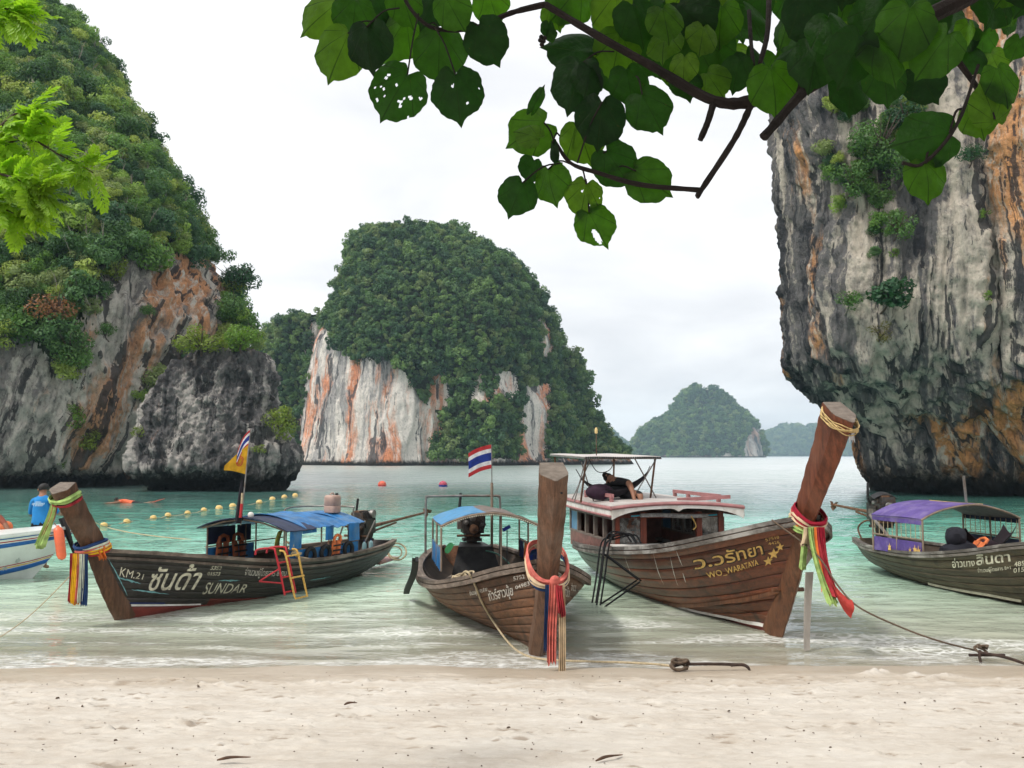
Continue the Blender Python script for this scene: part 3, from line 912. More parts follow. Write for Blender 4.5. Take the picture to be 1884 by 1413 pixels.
isl_rock = [(535, 862), (560, 700), (572, 592), (598, 592), (618, 635), (652, 662), (705, 658), (745, 685), (775, 735), (815, 770), (812, 800), (785, 862)]
isl_rock2 = [(950, 862), (965, 710), (1012, 706), (1010, 760), (1000, 862)]
isl_rock3 = [(868, 738), (880, 676), (900, 738)]
isl_rock4 = [(906, 735), (914, 682), (948, 684), (956, 736)]
isl_rock5 = [(784, 755), (794, 694), (820, 684), (828, 755)]
isl_rock6 = [(993, 650), (993, 580), (1012, 610), (1020, 668)]
def keep_isl(p, n):
    px, py = proj(p)
    j = RS.normal(0, 4, len(px))
    k = ~in_poly(px + j, py + j, isl_rock) & (p[:, 2] > 1.5) & (n[:, 1] < 0.35)
    for q in (isl_rock2, isl_rock3, isl_rock4, isl_rock5, isl_rock6):
        k &= ~in_poly(px + 0.5 * j, py, q)
    return k
for o_, V_ in ((island, VI), (isl2, VI2), (isl3, VI3)):
    veg_attr(o_, V_, keep_isl)
pp, ss = [], []
for V_, N_, cnt in ((VI, NI, 26000), (VI2, NI2, 8000), (VI3, NI3, 8000)):
    p, n = sample_on(V_, N_, cnt, RS, keep_isl)
    s = 1.0 + 2.0 * RS.uniform(size=len(p)) ** 2.6
    p, n, s = spaced(p, n, s, 0.34)
    pp.append(p + n * 0.35 * s[:, None]); ss.append(s)
scatter('island_forest', np.concatenate(pp), np.concatenate(ss), isl_protos, 'thick forest covering the big island across the bay', RS)

far_rock = [(1366, 845), (1370, 815), (1385, 785), (1398, 790), (1405, 845)]
far_rock2 = [(1325, 845), (1340, 828), (1352, 845)]
def keep_far(p, n):
    px, py = proj(p)
    return ~in_poly(px, py, far_rock) & ~in_poly(px, py, far_rock2) & (p[:, 2] > 2)
veg_attr(fisl, VF, keep_far)
p, n = sample_on(VF, NF, 12000, RS, keep_far)
s = RS.uniform(4.0, 8.0, len(p))
p, n, s = spaced(p, n, s, 0.32)
scatter('far_island_forest', p, s, isl_protos, 'blue-green forest on the distant domed island', RS)
pp, ss = [], []
for V_, N_, cnt, s0 in ((VH, NH, 2200, 14.0), (VH2, NH2, 700, 9.0)):
    p, n = sample_on(V_, N_, cnt, RS, lambda p, n: p[:, 2] > 2)
    pp.append(p); ss.append(RS.uniform(0.6, 1.2, len(p)) * s0)
scatter('far_hill_forest', np.concatenate(pp), np.concatenate(ss), isl_protos, 'hazy blue forest on the farthest hills at the horizon', RS)

gully = [(1530, 180), (1700, 170), (1715, 330), (1660, 470), (1600, 470), (1600, 380), (1530, 390), (1520, 290)]
def keep_gully(p, n):
    px, py = proj(p)
    return in_poly(px, py, gully) & (p[:, 1] < 60)
p, n = sample_on(VR, NR, 60000, RS, keep_gully)
s = RS.uniform(0.35, 0.85, len(p))
d_ = fbm(p * 0.35 + 2.0, 3)
k_ = d_ > 0.05
p, n, s = spaced(p[k_], n[k_], s[k_], 0.42)
scatter('cliff_shrubs', p + n * 0.25, s, near_protos, 'green creepers and bushes clinging to the gully of the right cliff', RS, 'creepers')

# sea air: everything far fades to blue
def build_haze():
    mb = MB()
    x0, x1, y0, y1, z0, z1 = -2600, 2600, -70, 2700, -6.0, 118.0
    mb.box(((x0 + x1) / 2, (y0 + y1) / 2, (z0 + z1) / 2), (x1 - x0, y1 - y0, z1 - z0))
    m, t = material('sea_air')
    vol = t.n('ShaderNodeVolumePrincipled', {'Color': (0.58, 0.80, 0.97, 1), 'Density': 0.00030, 'Anisotropy': 0.0})
    t.out(None, vol)
    o = mb.build('haze', m, None, False)
    tag(o, None, None, None, 'stuff')
    o['label'] = 'pale blue sea air over the bay'
build_haze()
# ---------------------------------------------------------------- boats: shared tools
def wood_mat(name, base, grey, rough=0.55, spec=0.35, grain_axis='y', stain=(0.02, 0.015, 0.012), wear=0.45, hue=0.35, paint=None, paint_y=None):
    """planks: long grain, grey weathering, dark stains, a different tone for each plank"""
    m, t = material(name)
    co = t.n('ShaderNodeTexCoord', None, 3)
    sv = {'y': (9, 0.8, 9), 'z': (9, 9, 0.8), 'x': (0.8, 9, 9)}[grain_axis]
    g1 = t.noise(t.vmul(co, sv), 2.2, 7, 0.65, 0.4)
    g2 = t.noise(t.vmul(co, tuple(q * 4 for q in sv)), 2.5, 5, 0.6)
    blot = t.noise(t.vmul(co, (1, 0.6, 1)), 2.6, 6, 0.62)
    r = t.n('ShaderNodeObjectInfo', None, 5)
    c = t.mix(t.smooth(g1, 0.28, 0.72), tuple(b * 0.55 for b in base), tuple(min(1, b * 1.45) for b in base))
    c = t.mix(t.math('MULTIPLY', t.smooth(g2, 0.42, 0.7), 0.35), c, tuple(b * 0.35 for b in base))
    c = t.mix(1.0, c, t.ramp(r, [(0, (1 - hue, 1 - hue, 1 - hue * 0.9)), (0.5, 1.0), (1, (1 + hue, 1 + hue * 0.9, 1 + hue * 0.7))]), 'MULTIPLY')
    c = t.mix(t.math('MULTIPLY', t.smooth(blot, 0.46, 0.66), wear), c, grey)
    st = t.noise(t.vadd(t.vmul(co, (2, 1.6, 0.5)), (4.0, 2.0, 7.0)), 1.6, 6, 0.66)
    c = t.mix(t.math('MULTIPLY', t.smooth(st, 0.52, 0.66), 0.7), c, stain)
    if paint is not None:
        yy = t.math('ADD', t.sep(co, 1), t.math('MULTIPLY', t.math('SUBTRACT', blot, 0.5), 2.6))
        c = t.mix(t.math('MULTIPLY', t.smooth(yy, paint_y[0], paint_y[1]), 0.85), c, t.mix(t.smooth(g1, 0.3, 0.7), tuple(q * 0.7 for q in paint), paint))
    sc = t.noise(t.vmul(co, (1.0, 0.5, 6.0)), 14.0, 3, 0.7, 1.2)
    c = t.mix(t.math('MULTIPLY', t.smooth(sc, 0.69, 0.75), 0.55), c, tuple(min(1, b * 2.4 + 0.08) for b in base))
    nrm = t.bump(t.math('ADD', g1, t.math('MULTIPLY', g2, 0.5)), 0.5, 0.006)
    t.out(t.principled(c, t.math('ADD', rough, t.math('MULTIPLY', t.math('SUBTRACT', blot, 0.5), 0.4)), nrm, spec))
    return m

class Boat:
    def __init__(s, x, y, al, name, label):
        s.x, s.y = x, y
        s.al = math.radians(al)
        s.f = (math.sin(s.al), -math.cos(s.al))
        s.r = (math.cos(s.al), math.sin(s.al))
        s.root = empty(name, (x, y, 0), s.al, label, 'boat')
    def w(s, l, a, z):
        return Vector((s.x - s.f[0] * a + s.r[0] * l, s.y - s.f[1] * a + s.r[1] * l, z))
    def loc(s, p):
        dx, dy = p[0] - s.x, p[1] - s.y
        return Vector((dx * s.r[0] + dy * s.r[1], -(dx * s.f[0] + dy * s.f[1]), p[2]))
    def pl(s, px, py, l):              # where the sight line meets the boat's own plane lateral = l
        q = ray(px, py)
        k = (l + s.x * s.r[0] + s.y * s.r[1]) / (q[0] * s.r[0] + q[1] * s.r[1])
        return s.loc((q[0] * k, q[1] * k, H + q[2] * k))
    def pa(s, px, py, a):              # ... or the cross plane aft = a
        q = ray(px, py)
        k = (-a + s.x * s.f[0] + s.y * s.f[1]) / (q[0] * s.f[0] + q[1] * s.f[1])
        return s.loc((q[0] * k, q[1] * k, H + q[2] * k))
    def part(s, mb, name, mat, parent=None, **k):
        return mb.build(name, mat, parent or s.root, **k)
    def thing(s, name, label, cat, parts, group=None):
        """top-level thing given in boat coordinates. parts: [(name, MB, mat, parentname or None)]"""
        return thing_world(name, label, cat, parts, group, s.w)

def thing_world(name, label, cat, parts, group=None, w=None):
    conv = (lambda v: w(*v)) if w else (lambda v: Vector(v))
    allv = []
    for pt in parts:
        pt[1].v = [tuple(conv(v)) for v in pt[1].v]
        allv += pt[1].v
    A = np.array(allv)
    lo, hi = A.min(0), A.max(0)
    base = Vector(((lo[0] + hi[0]) / 2, (lo[1] + hi[1]) / 2, lo[2]))
    for pt in parts:
        pt[1].v = [(v[0] - base.x, v[1] - base.y, v[2] - base.z) for v in pt[1].v]
    if len(parts) == 1:
        o = parts[0][1].build(name, parts[0][2])
        o.location = base
        return tag(o, label, cat, group)
    root = empty(name, base, 0, label, cat, group)
    made = {}
    for pt in parts:
        pn, mb, mt = pt[:3]
        par = made.get(pt[3]) if len(pt) > 3 and pt[3] else root
        o = mb.build(pn, mt, par)
        made.setdefault(pn, o)
    return root

class Hull:
    def __init__(s, boat, sheer, keel, full, n=72):
        s.b = boat
        s.sh = np.array([tuple(v) for v in spline(sheer, n)])
        s.kl = np.array([tuple(v) for v in spline([(a, 0, z) for a, z in keel], n)])
        s.m = np.array([v[0] for v in spline([(q, 0, 0) for q in full], n)])
        s.m = np.clip(s.m, 0, 1)
        s.n = n
    def S(s, u, v, side, off=0.0):
        """u 0 bow..1 stern, v 0 keel..1 sheer; boat coordinates (l, a, z)"""
        u = np.asarray(u, float); v = np.asarray(v, float)
        i = u * (s.n - 1)
        ii = np.arange(s.n)
        it = lambda arr: np.interp(i, ii, arr)
        m = it(s.m)
        X = (1 - m) * v + m * np.sin(v * math.pi / 2) ** 0.72
        Z = (1 - m) * v + m * (1 - np.cos(v * math.pi / 2)) ** 1.0
        b = it(s.sh[:, 1]); zs = it(s.sh[:, 2]); zk = it(s.kl[:, 2])
        a = it(s.kl[:, 0]) + (it(s.sh[:, 0]) - it(s.kl[:, 0])) * v
        z = zk + (zs - zk) * Z
        x = (0.03 + (b - 0.03) * X)
        return np.stack([side * (x + off), a, z], -1)
    def plank(s, v0, v1, side, name, mat, parent, nu=44, u0=0.0, u1=1.0, off=0.0, gap=0.0025, th=0.02, rows=4, inset=0.007):
        us = np.linspace(u0, u1, nu)
        vs = np.concatenate([[v0 + gap], np.linspace(v0 + gap * 2.2, v1 - gap * 2.2, rows), [v1 - gap]])
        offs = np.concatenate([[-inset], np.zeros(rows), [-inset]]) + off
        V = np.stack([s.S(us, np.full(nu, v), side, o_) for v, o_ in zip(vs, offs)], 1)
        f = grid_faces(nu, len(vs))
        if side < 0:
            f = f[:, ::-1]
        me = mesh_data(name, V.reshape(-1, 3), np.ascontiguousarray(f))
        return obj(name, me, mat, parent)
    def skin(s, mat, nu=60, nv=14, off=-0.03):
        us = np.linspace(0, 1, nu); vs = np.linspace(0, 1, nv)
        U, Vv = np.meshgrid(us, vs, indexing='ij')
        A = s.S(U, Vv, 1, off); B = s.S(U, Vv, -1, off)
        f = grid_faces(nu, nv)
        V = np.concatenate([A.reshape(-1, 3), B.reshape(-1, 3)])
        Fc = np.concatenate([f, f[:, ::-1] + nu * nv])
        return obj('hull', mesh_data('hull', V, np.ascontiguousarray(Fc)), mat, s.b.root)
    def rail(s, side, name, mat, w=0.07, h=0.05, out=0.02, dz=0.0, v=1.0, u0=0.0, u1=1.0, n=60):
        us = np.linspace(u0, u1, n)
        C = s.S(us, np.full(n, v), side)
        V = []
        for c in C:
            for dx, dzz in ((out, -h / 2), (out, h / 2), (out - w, h / 2), (out - w, -h / 2)):
                V.append((c[0] + side * dx, c[1], c[2] + dz + dzz))
        f = []
        for i in range(n - 1):
            for k in range(4):
                k2 = (k + 1) % 4
                f.append((i * 4 + k, i * 4 + k2, i * 4 + 4 + k2, i * 4 + 4 + k))
        f += [(3, 2, 1, 0), tuple((n - 1) * 4 + k for k in range(4))]
        return MB().add(V, f).build(name, mat, s.b.root)
    def transom(s, mat, th=0.05):
        vs = np.linspace(0, 1, 12)
        R = s.S(np.ones(12), vs, 1, -0.005); L = s.S(np.ones(12), vs, -1, -0.005)
        ring = np.concatenate([R, L[::-1]])
        mb = MB()
        n = len(ring)
        V = [tuple(r) for r in ring] + [(r[0], r[1] - th, r[2]) for r in ring]
        f = [tuple(range(n)), tuple(range(2 * n - 1, n - 1, -1))] + [(i, (i + 1) % n, n + (i + 1) % n, n + i) for i in range(n)]
        return mb.add(V, f).build('transom', mat, s.b.root)
    def floor(s, mat, z, u0=0.12, u1=0.97, nb=9, name='floor_board'):
        """bottom boards inside"""
        for k in range(nb):
            us = np.linspace(u0, u1, 26)
            V = []
            for u in us:
                vv = np.linspace(0, 1, 30)
                c = s.S(np.full(30, u), vv, 1, -0.05)
                wmax = np.interp(z, c[:, 2], c[:, 0]) * 0.97
                x0, x1 = -wmax + 2 * wmax * k / nb + 0.006, -wmax + 2 * wmax * (k + 1) / nb - 0.006
                V += [(x0, c[15, 1], z), (x1, c[15, 1], z)]
            f = [(2 * i, 2 * i + 1, 2 * i + 3, 2 * i + 2) for i in range(25)]
            obj(name, mesh_data(name, V, f, False), mat, s.b.root)
    def find(s, px, py, side):
        if not hasattr(s, '_g'):
            s._g = {}
        if side not in s._g:
            U, Vv = np.meshgrid(np.linspace(0, 1, 420), np.linspace(0.02, 1, 160), indexing='ij')
            q = s.S(U, Vv, side).reshape(-1, 3)
            b = s.b
            Wd = np.stack([b.x - b.f[0] * q[:, 1] + b.r[0] * q[:, 0], b.y - b.f[1] * q[:, 1] + b.r[1] * q[:, 0], q[:, 2]], 1)
            s._g[side] = (U.ravel(), Vv.ravel(), *proj(Wd), Wd[:, 1])
        U, Vv, X, Y, D = s._g[side]
        d2 = (X - px) ** 2 + (Y - py) ** 2
        c = np.where(d2 < 16)[0]
        if len(c):
            near_ = c[D[c] < D[c].min() + 0.25]      # the part of the hull in front
            k = near_[np.argmin(d2[near_])]
        else:
            k = np.argmin(d2)
        return np.array((U[k], Vv[k]))
    def letters(s, side, shape, quad, name, mat, off=0.007):
        """paint a flat shape (verts 0..1, faces) on the planks inside quad: bottom-left, bottom-right, top-right, top-left (photo places)"""
        V2, Fc = shape
        c = [s.find(*q, side) for q in quad]
        x, y = V2[:, 0:1], V2[:, 1:2]
        uv = c[0] * (1 - x) * (1 - y) + c[1] * x * (1 - y) + c[2] * x * y + c[3] * (1 - x) * y
        P3 = s.S(uv[:, 0], np.clip(uv[:, 1], 0, 1), side, off)
        return obj(name, mesh_data(name, P3, Fc, False), mat, s.b.root)

def text_shape(body, shear=0.0, bold=0.0, size=1.0):
    cu = bpy.data.curves.new('t', 'FONT')
    cu.body = body
    cu.shear = shear
    cu.offset = bold
    cu.resolution_u = 4
    o = bpy.data.objects.new('t', cu)
    COL.objects.link(o)
    bpy.context.view_layer.update()
    dg = bpy.context.evaluated_depsgraph_get()
    me = o.evaluated_get(dg).to_mesh()
    V = np.array([v.co[:2] for v in me.vertices], float)
    Fc = [tuple(p.vertices) for p in me.polygons]
    o.evaluated_get(dg).to_mesh_clear()
    bpy.data.objects.remove(o); bpy.data.curves.remove(cu)
    lo, hi = V.min(0), V.max(0)
    return (V - lo) / np.maximum(hi - lo, 1e-6), Fc
def star_shape():
    V = [(0.5, 0.5)] + [(0.5 + (0.5 if k % 2 == 0 else 0.21) * math.sin(k * math.pi / 5), 0.5 + (0.5 if k % 2 == 0 else 0.21) * math.cos(k * math.pi / 5)) for k in range(10)]
    return np.array(V), [(0, 1 + k, 1 + (k + 1) % 10) for k in range(10)]

M_ENDG = pm('grey_end_grain', (.17, .14, .115), .85, .25, 9, .5, 60, stretch=(1, 2, 1), dirt=(.09, .065, .05), dirtamt=.5)
def prow(boat, path, ws, ds, mat, name='prow_post', n=26, face_mat=None, topcut=0.0):
    n = 34
    """raked stem running up into the tall prow; ws half widths, ds fore-aft half depths"""
    pts = spline([(0, a, z) for a, z in path], n)
    W_ = np.interp(np.linspace(0, 1, n), np.linspace(0, 1, len(ws)), ws)
    D_ = np.interp(np.linspace(0, 1, n), np.linspace(0, 1, len(ds)), ds)
    V, Fc = [], []
    for i, p in enumerate(pts):
        t = (pts[min(i + 1, n - 1)] - pts[max(i - 1, 0)]).normalized()
        fw = Vector((0, -t.z, t.y)); fw = fw if fw.y < 0 else -fw
        w_, d = W_[i], D_[i]
        lift = topcut * (i / (n - 1)) ** 8
        for x, k in ((-0.82, -1.0), (0.82, -1.0), (1.0, 0.1), (0.93, 0.35), (0.1, 1.0), (-0.1, 1.0), (-0.93, 0.35), (-1.0, 0.1)):
            wb = 1 + .022 * math.sin(i * 1.9 + x * 3) + .015 * math.sin(i * .7 + k * 5)
            q = p + Vector((x * w_ * wb, 0, 0)) + fw * (k * d * wb)
            V.append(q + t * (lift * (-k)))
    m = 8
    for i in range(n - 1):
        for k in range(m):
            k2 = (k + 1) % m
            Fc.append((i * m + k, i * m + k2, (i + 1) * m + k2, (i + 1) * m + k))
    Fc += [tuple(range(m - 1, -1, -1)), tuple((n - 1) * m + k for k in range(m))]
    mb = MB().add(V, Fc)
    o = mb.build(name, mat, boat.root, angle=20)
    if name == 'prow_post':
        t = (pts[-1] - pts[-2]).normalized()
        ring = V[-m:]
        cen = sum((Vector(q) for q in ring), Vector()) / m
        cap = [cen + (Vector(q) - cen) * 0.985 + t * h_ for h_ in (0.0, 0.007) for q in ring]
        MB().add(cap, [tuple(range(m - 1, -1, -1)), tuple(m + k for k in range(m))] + [(k, (k + 1) % m, m + (k + 1) % m, m + k) for k in range(m)]).build('end_grain', M_ENDG, o)
    return o

def cloth_mat(name, col, rough=0.8, trans=0.15, var=0.2):
    return pm(name, col, rough, var, 9.0, 0.25, 60.0, 0, 0.2, trans=trans)

def hanging_strip(top, width_vec, length, folds=3, amp=0.012, sway=(0, 0, 0), taper=0.9, seed=0, nv=16, nu=25, th=0.003, end_fray=0.03):
    folds, amp = folds * 1.7, amp * 1.5
    """a strip of cloth hanging from top"""
    rs = random.Random(seed)
    ph = rs.uniform(0, 6)
    top, wv, sw = Vector(top), Vector(width_vec), Vector(sway)
    perp = wv.cross(Vector((0, 0, 1)))
    perp = perp.normalized() if perp.length > 1e-6 else Vector((0, 1, 0))
    fr = [rs.uniform(-1, 1) for _ in range(nu)]
    def fn(u, v):
        k = 1 - (1 - taper) * v
        p = top + wv * ((u - 0.5) * k) + sw * (v ** 1.5) - Vector((0, 0, length * v))
        p = p + perp * (amp * (math.sin(u * folds * 6.283 + ph + 1.2 * v) + 0.4 * math.sin(u * folds * 13.7 + 2 * ph)) * (0.4 + 0.6 * v)) + wv * (0.06 * math.sin(5 * v + ph))
        if v == 1.0:
            p = p + Vector((0, 0, end_fray * fr[int(round(u * (nu - 1)))]))
        return p
    return MB().sheet(fn, nu, nv, th)

def wrap_loop(boat_pt, fw, up, w_, d_, r, turns=1, tilt=0.0, flat=2.2, n=40, wob=0.01, seed=0):
    """cloth wound round a post: a folded band. fw: fore-aft unit, up: along the post (boat coordinates)"""
    c, fw, up = Vector(boat_pt), Vector(fw).normalized(), Vector(up).normalized()
    sd = Vector((1, 0, 0))
    hgt = r * flat * 2.0
    def fn(u, v):
        q = 2 * math.pi * u
        e = 0.75
        cs = math.copysign(abs(math.cos(q)) ** e, math.cos(q)); sn = math.copysign(abs(math.sin(q)) ** e, math.sin(q))
        fold = r * (0.55 * math.sin(v * 11 + 1.7 * math.sin(q + seed)) + 0.45 * math.sin(math.pi * v))
        squeeze = 1 - 0.45 * max(0.0, math.sin(q)) ** 4
        return c + sd * ((w_ + fold) * cs) + fw * ((d_ + fold) * sn) + up * (tilt * sn + wob * math.sin(2 * q + seed) + hgt * (v - 0.5) * squeeze)
    return MB().sheet(fn, n + 1, 11, 0.004)

M_SEAM = pm('hull_inside', (0.05, 0.035, 0.025), 0.8, 0.3, 4)
M_ROPE = pm('rope_pale', (0.42, 0.34, 0.22), 0.9, 0.25, 40, 0.6, 120)
M_ROPE_D = pm('rope_dark', (0.12, 0.085, 0.06), 0.9, 0.25, 40, 0.6, 120)
M_BLACK = pm('black_rubber', (0.012, 0.012, 0.013), 0.7, 0.3, 8, 0.2, 40)
M_STEEL = pm('dull_steel', (0.22, 0.21, 0.20), 0.5, 0.25, 8, 0.1, 30, 0.6, dirt=(0.12, 0.06, 0.03), dirtamt=0.6)
M_RUST = pm('rusty_iron', (0.14, 0.075, 0.045), 0.85, 0.4, 14, 0.5, 50, 0.2, dirt=(0.05, 0.035, 0.03))
M_ENG = pm('oily_engine', (0.045, 0.042, 0.04), 0.5, 0.5, 14, 0.4, 30, 0.4, dirt=(0.09, 0.05, 0.03), dirtamt=0.6)
M_WHITE = pm('worn_white_paint', (0.66, 0.64, 0.60), 0.6, 0.1, 5, 0.1, 30, dirt=(0.35, 0.30, 0.24), dirtamt=0.5)
M_LET_C = pm('cream_lettering', (0.62, 0.58, 0.46), 0.7, 0.18, 18, dirt=(0.12, 0.10, 0.075), dirtamt=0.65)
M_LET_W = pm('white_lettering', (0.68, 0.64, 0.58), 0.7, 0.18, 18, dirt=(0.15, 0.10, 0.07), dirtamt=0.65)
M_LET_Y = pm('gold_lettering', (0.68, 0.44, 0.13), 0.6, 0.18, 18, dirt=(0.24, 0.12, 0.05), dirtamt=0.55)
M_ORANGE = pm('orange_vest', (0.62, 0.16, 0.05), 0.75, 0.2, 10, 0.2, 40, dirt=(0.25, 0.09, 0.04))

def engine(boat, a, z, scale=1.0, shaft=(2.2, 0.25), heading=1.0, tiller=0.8, exhaust=True, swing=0.0):
    """car engine on a pivot over the stern, its long propeller shaft reaching aft; part of the boat"""
    k = scale
    rs = random.Random(int(a * 100))
    T = lambda x, y, zz: (x * k, a + y * k, z + zz * k)
    eb = MB()
    eb.box(T(0, 0, 0), (0.38 * k, 0.46 * k, 0.32 * k))
    eb.box(T(0.01, 0, 0.21), (0.30 * k, 0.44 * k, 0.14 * k), taper=0.92)
    eb.box(T(-0.17, 0.02, 0.02), (0.10 * k, 0.30 * k, 0.16 * k))
    eb.box(T(0.17, -0.05, 0.06), (0.10 * k, 0.26 * k, 0.18 * k))
    e = eb.build('engine', M_ENG, boat.root)
    MB().box(T(0, 0.02, -0.20), (0.24 * k, 0.40 * k, 0.13 * k), taper=1.15).build('sump', M_ENG, e)
    for qq_, (x, zz, r) in enumerate(((-0.02, 0.12, 0.062), (0.0, -0.08, 0.085), (0.15, -0.03, 0.05), (-0.14, 0.04, 0.045))):
        MB().lathe(T(x, -0.25, zz), [(r * k * 0.35, -0.055 * k), (r * k * 0.5, -0.05 * k), (r * k, -0.045 * k), (r * k * 0.86, -0.02 * k), (r * k * 0.86, 0.0), (r * k, 0.02 * k), (r * k * 0.3, 0.04 * k)], 18, 'Y').build('pulley', (M_STEEL, M_RUST, M_ENG, M_STEEL)[qq_], e)
    MB().tube([T(0.075, -0.275, 0.12), T(0.22, -0.275, 0.0), T(0.16, -0.275, -0.09), T(0.0, -0.275, -0.19), T(-0.1, -0.275, -0.09), T(-0.075, -0.275, 0.12), T(0, -0.275, 0.175), T(0.075, -0.275, 0.12)], 0.009 * k, 6).build('fan_belt', M_BLACK, e)
    MB().lathe(T(0.17, 0.12, 0.24), [(0.03 * k, -0.06 * k), (0.085 * k, -0.05 * k), (0.09 * k, 0.0), (0.085 * k, 0.05 * k), (0.02 * k, 0.06 * k)], 18, 'X').build('air_filter', M_STEEL, e)
    MB().box(T(-0.03, -0.02, 0.285), (0.15 * k, 0.36 * k, 0.05 * k)).build('rocker_cover', M_RUST, e)
    MB().box(T(-0.24, -0.05, -0.02), (0.08 * k, 0.16 * k, 0.14 * k)).build('alternator', M_STEEL, e)
    MB().tube([T(-0.30, -0.2, -0.20), T(0.30, -0.2, -0.20)], 0.022 * k, 8).build('mount_bar', M_RUST, e)
    for q in range(4):
        MB().tube(spline([T(-0.06 + 0.04 * q, -0.15 + 0.1 * q, 0.26), T(0.15, -0.12 + 0.09 * q, 0.30), T(0.22, -0.1 + 0.08 * q, 0.12)], 9), 0.011 * k, 6).build('hose', M_BLACK, e)
    for q in range(5):
        x, y, zz = rs.uniform(-0.2, 0.2), rs.uniform(-0.22, 0.22), rs.uniform(-0.05, 0.24)
        MB().lathe(T(x, y, zz), [(0.02 * k, -0.05 * k), (0.045 * k, -0.04 * k), (0.045 * k, 0.04 * k), (0.02 * k, 0.05 * k)], 10, 'XYZ'[q % 3]).build('fitting', [M_RUST, M_STEEL, M_ENG][q % 3], e)
    if exhaust:
        MB().tube(spline([T(-0.16, 0.1, 0.12), T(-0.22, 0.12, 0.24), T(-0.20, 0.14, 0.55)], 10), 0.026 * k, 9).build('exhaust_pipe', M_BLACK, e)
    L, rise = shaft
    st = Vector(T(0, 0.22, -0.05))
    en = Vector((st.x + swing, st.y + L, st.z + rise))
    MB().tube([st, st.lerp(en, 0.35), en], [0.045 * k, 0.03 * k, 0.024 * k], 10).build('propeller_shaft', M_RUST, e)
    MB().tube([st + Vector((0, 0.05, -0.11)), st.lerp(en, 0.45) + Vector((0, 0, -0.05))], 0.022 * k, 8).build('shaft_brace', M_RUST, e)
    pb = MB()
    d = (en - st).normalized(); e1 = d.orthogonal().normalized(); e2 = d.cross(e1)
    pb.tube([en - d * 0.05, en + d * 0.08], [0.035, 0.02], 10)
    for q in range(3):
        an = q * 2.094 + 0.4
        ax = e1 * math.cos(an) + e2 * math.sin(an); bx = e1 * -math.sin(an) + e2 * math.cos(an)
        tip = [en + ax * (0.13 * u) + (bx * math.cos(0.6) + d * math.sin(0.6)) * (0.06 * math.sin(math.pi * min(1, u + .12)) * s_) for u in (0.1, 0.4, 0.75, 1.0) for s_ in (-1, 1)]
        pb.add(tip, [(0, 1, 3, 2), (2, 3, 5, 4), (4, 5, 7, 6)])
    pb.build('propeller', M_RUST, e)
    if tiller:
        MB().tube([T(0.05, -0.1, -0.12), T(0.12, -0.1 - tiller, 0.05)], 0.018 * k, 8).build('tiller', M_RUST, e)
    pv = MB()
    pv.tube([T(0, 0.05, -0.27), T(0, 0.05, -0.27 - 0.30)], [0.09 * k, 0.12 * k], 10)
    pv.box(T(0, 0.05, -0.29), (0.34 * k, 0.30 * k, 0.05 * k))
    pv.build('engine_mount', M_ENG, e)
    return e

def arch_sheet(a0, a1, w_, z_edge, camber, th=0.012, sag=0.015, w_r=None, nu=15, nv=17, dz=0.0, wr=0.006, seed=0):
    ph = seed * 1.7
    w_r = w_ if w_r is None else w_r
    def fn(u, v):
        x = -w_ + (w_ + w_r) * v
        k = x / w_
        y = a0 + (a1 - a0) * u
        zz = z_edge + camber * (1 - k * k) - sag * math.sin(math.pi * u) * 0.6 + dz + wr * math.sin(9 * v + 7 * u + ph) * math.sin(13 * u + 3 * v)
        return (x, y, zz)
    return MB().sheet(fn, nu, nv, th)
def flap(p0, p1, drop, folds=3, amp=0.012, th=0.004, seed=0):
    """cloth hanging below the edge p0-p1"""
    p0, p1 = Vector(p0), Vector(p1)
    d = p1 - p0
    pr = Vector((d.y, -d.x, 0)).normalized()
    rs = random.Random(seed); ph = rs.uniform(0, 6)
    def fn(u, v):
        return p0 + d * u - Vector((0, 0, drop * v)) + pr * (amp * math.sin(u * folds * 6.283 + ph) * v)
    return MB().sheet(fn, 15, 6, th)
def rope(pts, r=0.012, n=24, seg=7):
    return MB().tube(spline(pts, n), r, seg)
# ---------------------------------------------------------------- the dark boat at the left
W_B1 = wood_mat('dark_hull_paint', (0.034, 0.028, 0.025), (0.062, 0.055, 0.043), 0.42, 0.4, 'y', (0.013, 0.011, 0.01), 0.35, 0.12)
W_B1S = wood_mat('brown_prow_wood', (0.10, 0.05, 0.028), (0.16, 0.115, 0.085), 0.6, 0.3, 'z', (0.03, 0.02, 0.016), 0.4, 0.1)
W_RAIL = wood_mat('weathered_rail', (0.16, 0.125, 0.10), (0.27, 0.235, 0.20), 0.8, 0.2, 'y', (0.05, 0.04, 0.035), 0.5, 0.2)
M_RED = pm('red_bottom_paint', (0.17, 0.032, 0.024), 0.55, 0.25, 6, 0.2, 30, dirt=(0.10, 0.03, 0.025), stretch=(1, 0.4, 1))
M_TARP_B = pm('blue_tarp', (0.02, 0.15, 0.38), 0.5, 0.3, 5, 0.8, 9, dirt=(0.12, 0.22, 0.34), dirtamt=0.6, trans=0.1)
M_TARP_D = pm('navy_canvas', (0.012, 0.02, 0.055), 0.6, 0.3, 5, 0.2, 20)
M_NAVY = pm('navy_cloth', (0.012, 0.022, 0.085), 0.8, 0.2, 9)
M_BAR = pm('weathered_post', (0.20, 0.15, 0.11), 0.8, 0.3, 10, 0.3, 40, stretch=(1, 1, 0.3))

